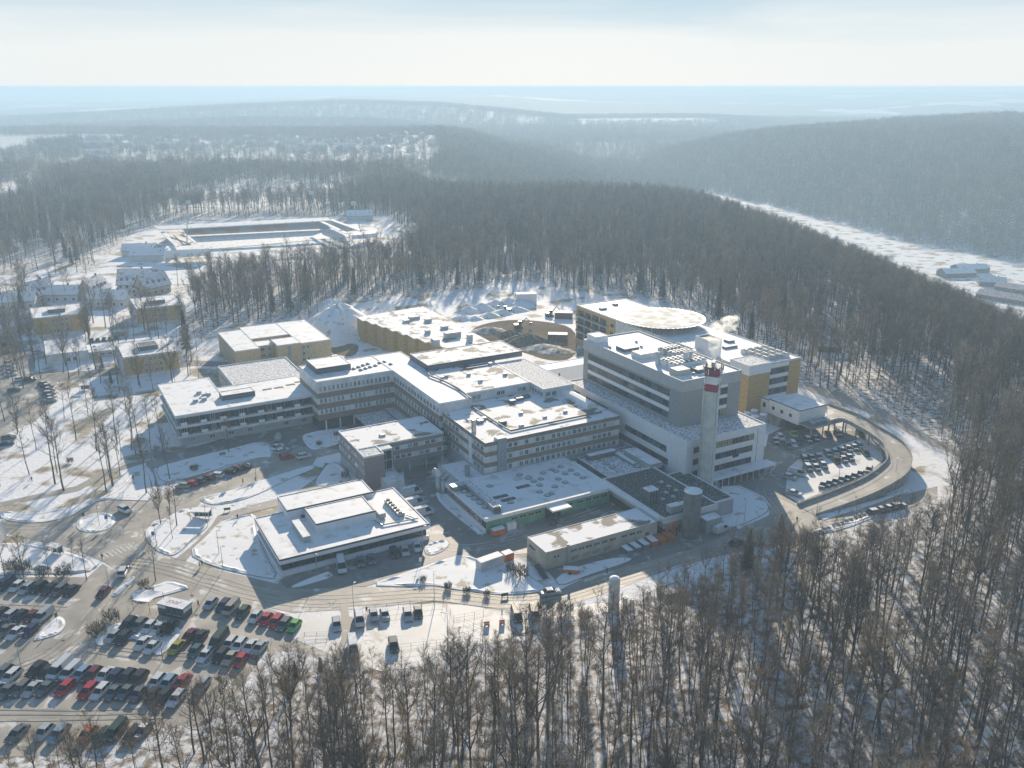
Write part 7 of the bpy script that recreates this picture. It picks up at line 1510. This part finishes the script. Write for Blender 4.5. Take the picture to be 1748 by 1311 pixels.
for (u_, v_), sd in (((319,430),'left front'),((321,398),'left rear'),((617,400),'right front'),((545,378),'right rear')):
    x, y = SP(u_, v_); r = thing('floodlight_mast', f'leaning stadium floodlight mast at the {sd} corner', 'floodlight', (x, y, 0), 0, 'stadium floodlights'); q = MB(); q.tube((0,0,0),(-5 if 'right' in sd else 3,0,24),.5,.3,6,m_lgrey); q.build('mast', r); q = MB(); xo = -5 if 'right' in sd else 3; q.box(xo-2,xo+2,-.3,.3,23,26,m_lgrey); q.build('lamp_panel', r)
for (u_, v_), ms, lb in (((240,436),hC,'low building with pinkish roof left of the stadium'),((255,444),hC,'low snowy building at the lower left corner of the stadium'),((615,375),hC,'small snowy pavilion right of the stadium')):
    x, y = P(u_, v_); house(ms, lb, (x, y, 0), .1, None, 'pavilion', 'pavilion', wins=False)
x, y = P(325, 345); house(house_meshes(18, 12, 3, 4, m_wood, m_debris, 3, 1), 'dark roofed clubhouse between the snowy sports fields', (x, y, 0), -.5, None, 'clubhouse', 'clubhouse')
# scattered conifers in the middle distance on the left
for i, (u_, v_, s_) in enumerate(((15,405,.9),(50,408,1.0),(75,410,1.1),(95,404,1.0),(102,412,1.0),(222,372,1.2),(250,375,1.0),(123,452,.8),(132,448,.9),(20,395,1.0),(60,398,1.0))):
    x, y = P(u_, v_); place_tree(x, y, i % 2, s_, i, f'dark conifer in the hazy belt left of the stadium, {ORD[i] } of eleven', 'conifers left of the stadium', 0.0, name='conifer', src=CONI)
# steam over the chimney
def steam(name, label, path, dens, seed):
    q = MB(); n = 20; vs = []; fs = []
    rnd = random.Random(seed)
    for j, (px_, py_, pz_, r_) in enumerate(path):
        for i in range(n):
            t_ = 2*math.pi*i/n; w_ = r_*(1+.16*math.sin(3*t_+j*1.7)+.1*math.sin(5*t_-j)); vs.append((px_+w_*math.cos(t_), py_+w_*math.sin(t_), pz_))
    for j in range(len(path)-1):
        for i in range(n): fs.append((j*n+i, j*n+(i+1) % n, (j+1)*n+(i+1) % n, (j+1)*n+i))
    fs.append(tuple(range(n))[::-1]); fs.append(tuple((len(path)-1)*n+i for i in range(n)))
    m = bpy.data.materials.new(name); m.use_nodes = True; t = m.node_tree; t.nodes.clear(); o_ = t.nodes.new('ShaderNodeOutputMaterial'); v_ = t.nodes.new('ShaderNodeVolumePrincipled'); v_.inputs['Color'].default_value = (.97,.99,1,1); v_.inputs['Anisotropy'].default_value = .6
    tc = t.nodes.new('ShaderNodeTexCoord'); nz = t.nodes.new('ShaderNodeTexNoise'); nz.inputs['Scale'].default_value = .55; nz.inputs['Detail'].default_value = 5; nz.inputs['Distortion'].default_value = 1.0; t.links.new(tc.outputs['Object'], nz.inputs['Vector'])
    mr = t.nodes.new('ShaderNodeMapRange'); mr.inputs[1].default_value = .46; mr.inputs[2].default_value = .74; mr.inputs[3].default_value = 0; mr.inputs[4].default_value = dens; t.links.new(nz.outputs[0], mr.inputs[0]); t.links.new(mr.outputs[0], v_.inputs['Density']); t.links.new(v_.outputs[0], o_.inputs['Volume'])
    q.add(vs, fs, m); return q
q = steam('steam', '', [(0,0,0,.8),(.2,0,2,1.1),(.0,.1,4,1.5),(.2,.2,6,2.0),(.9,.3,8,2.8),(2.2,.5,10,3.4),(3.8,.8,11.6,3.0),(5.2,1.0,12.6,1.6)], .6, 1)
o = q.build('steam', None, False, (cx-.3, cy, 39.7)); tag(o, 'white steam rising and drifting right from the banded chimney', 'steam', kind='stuff')
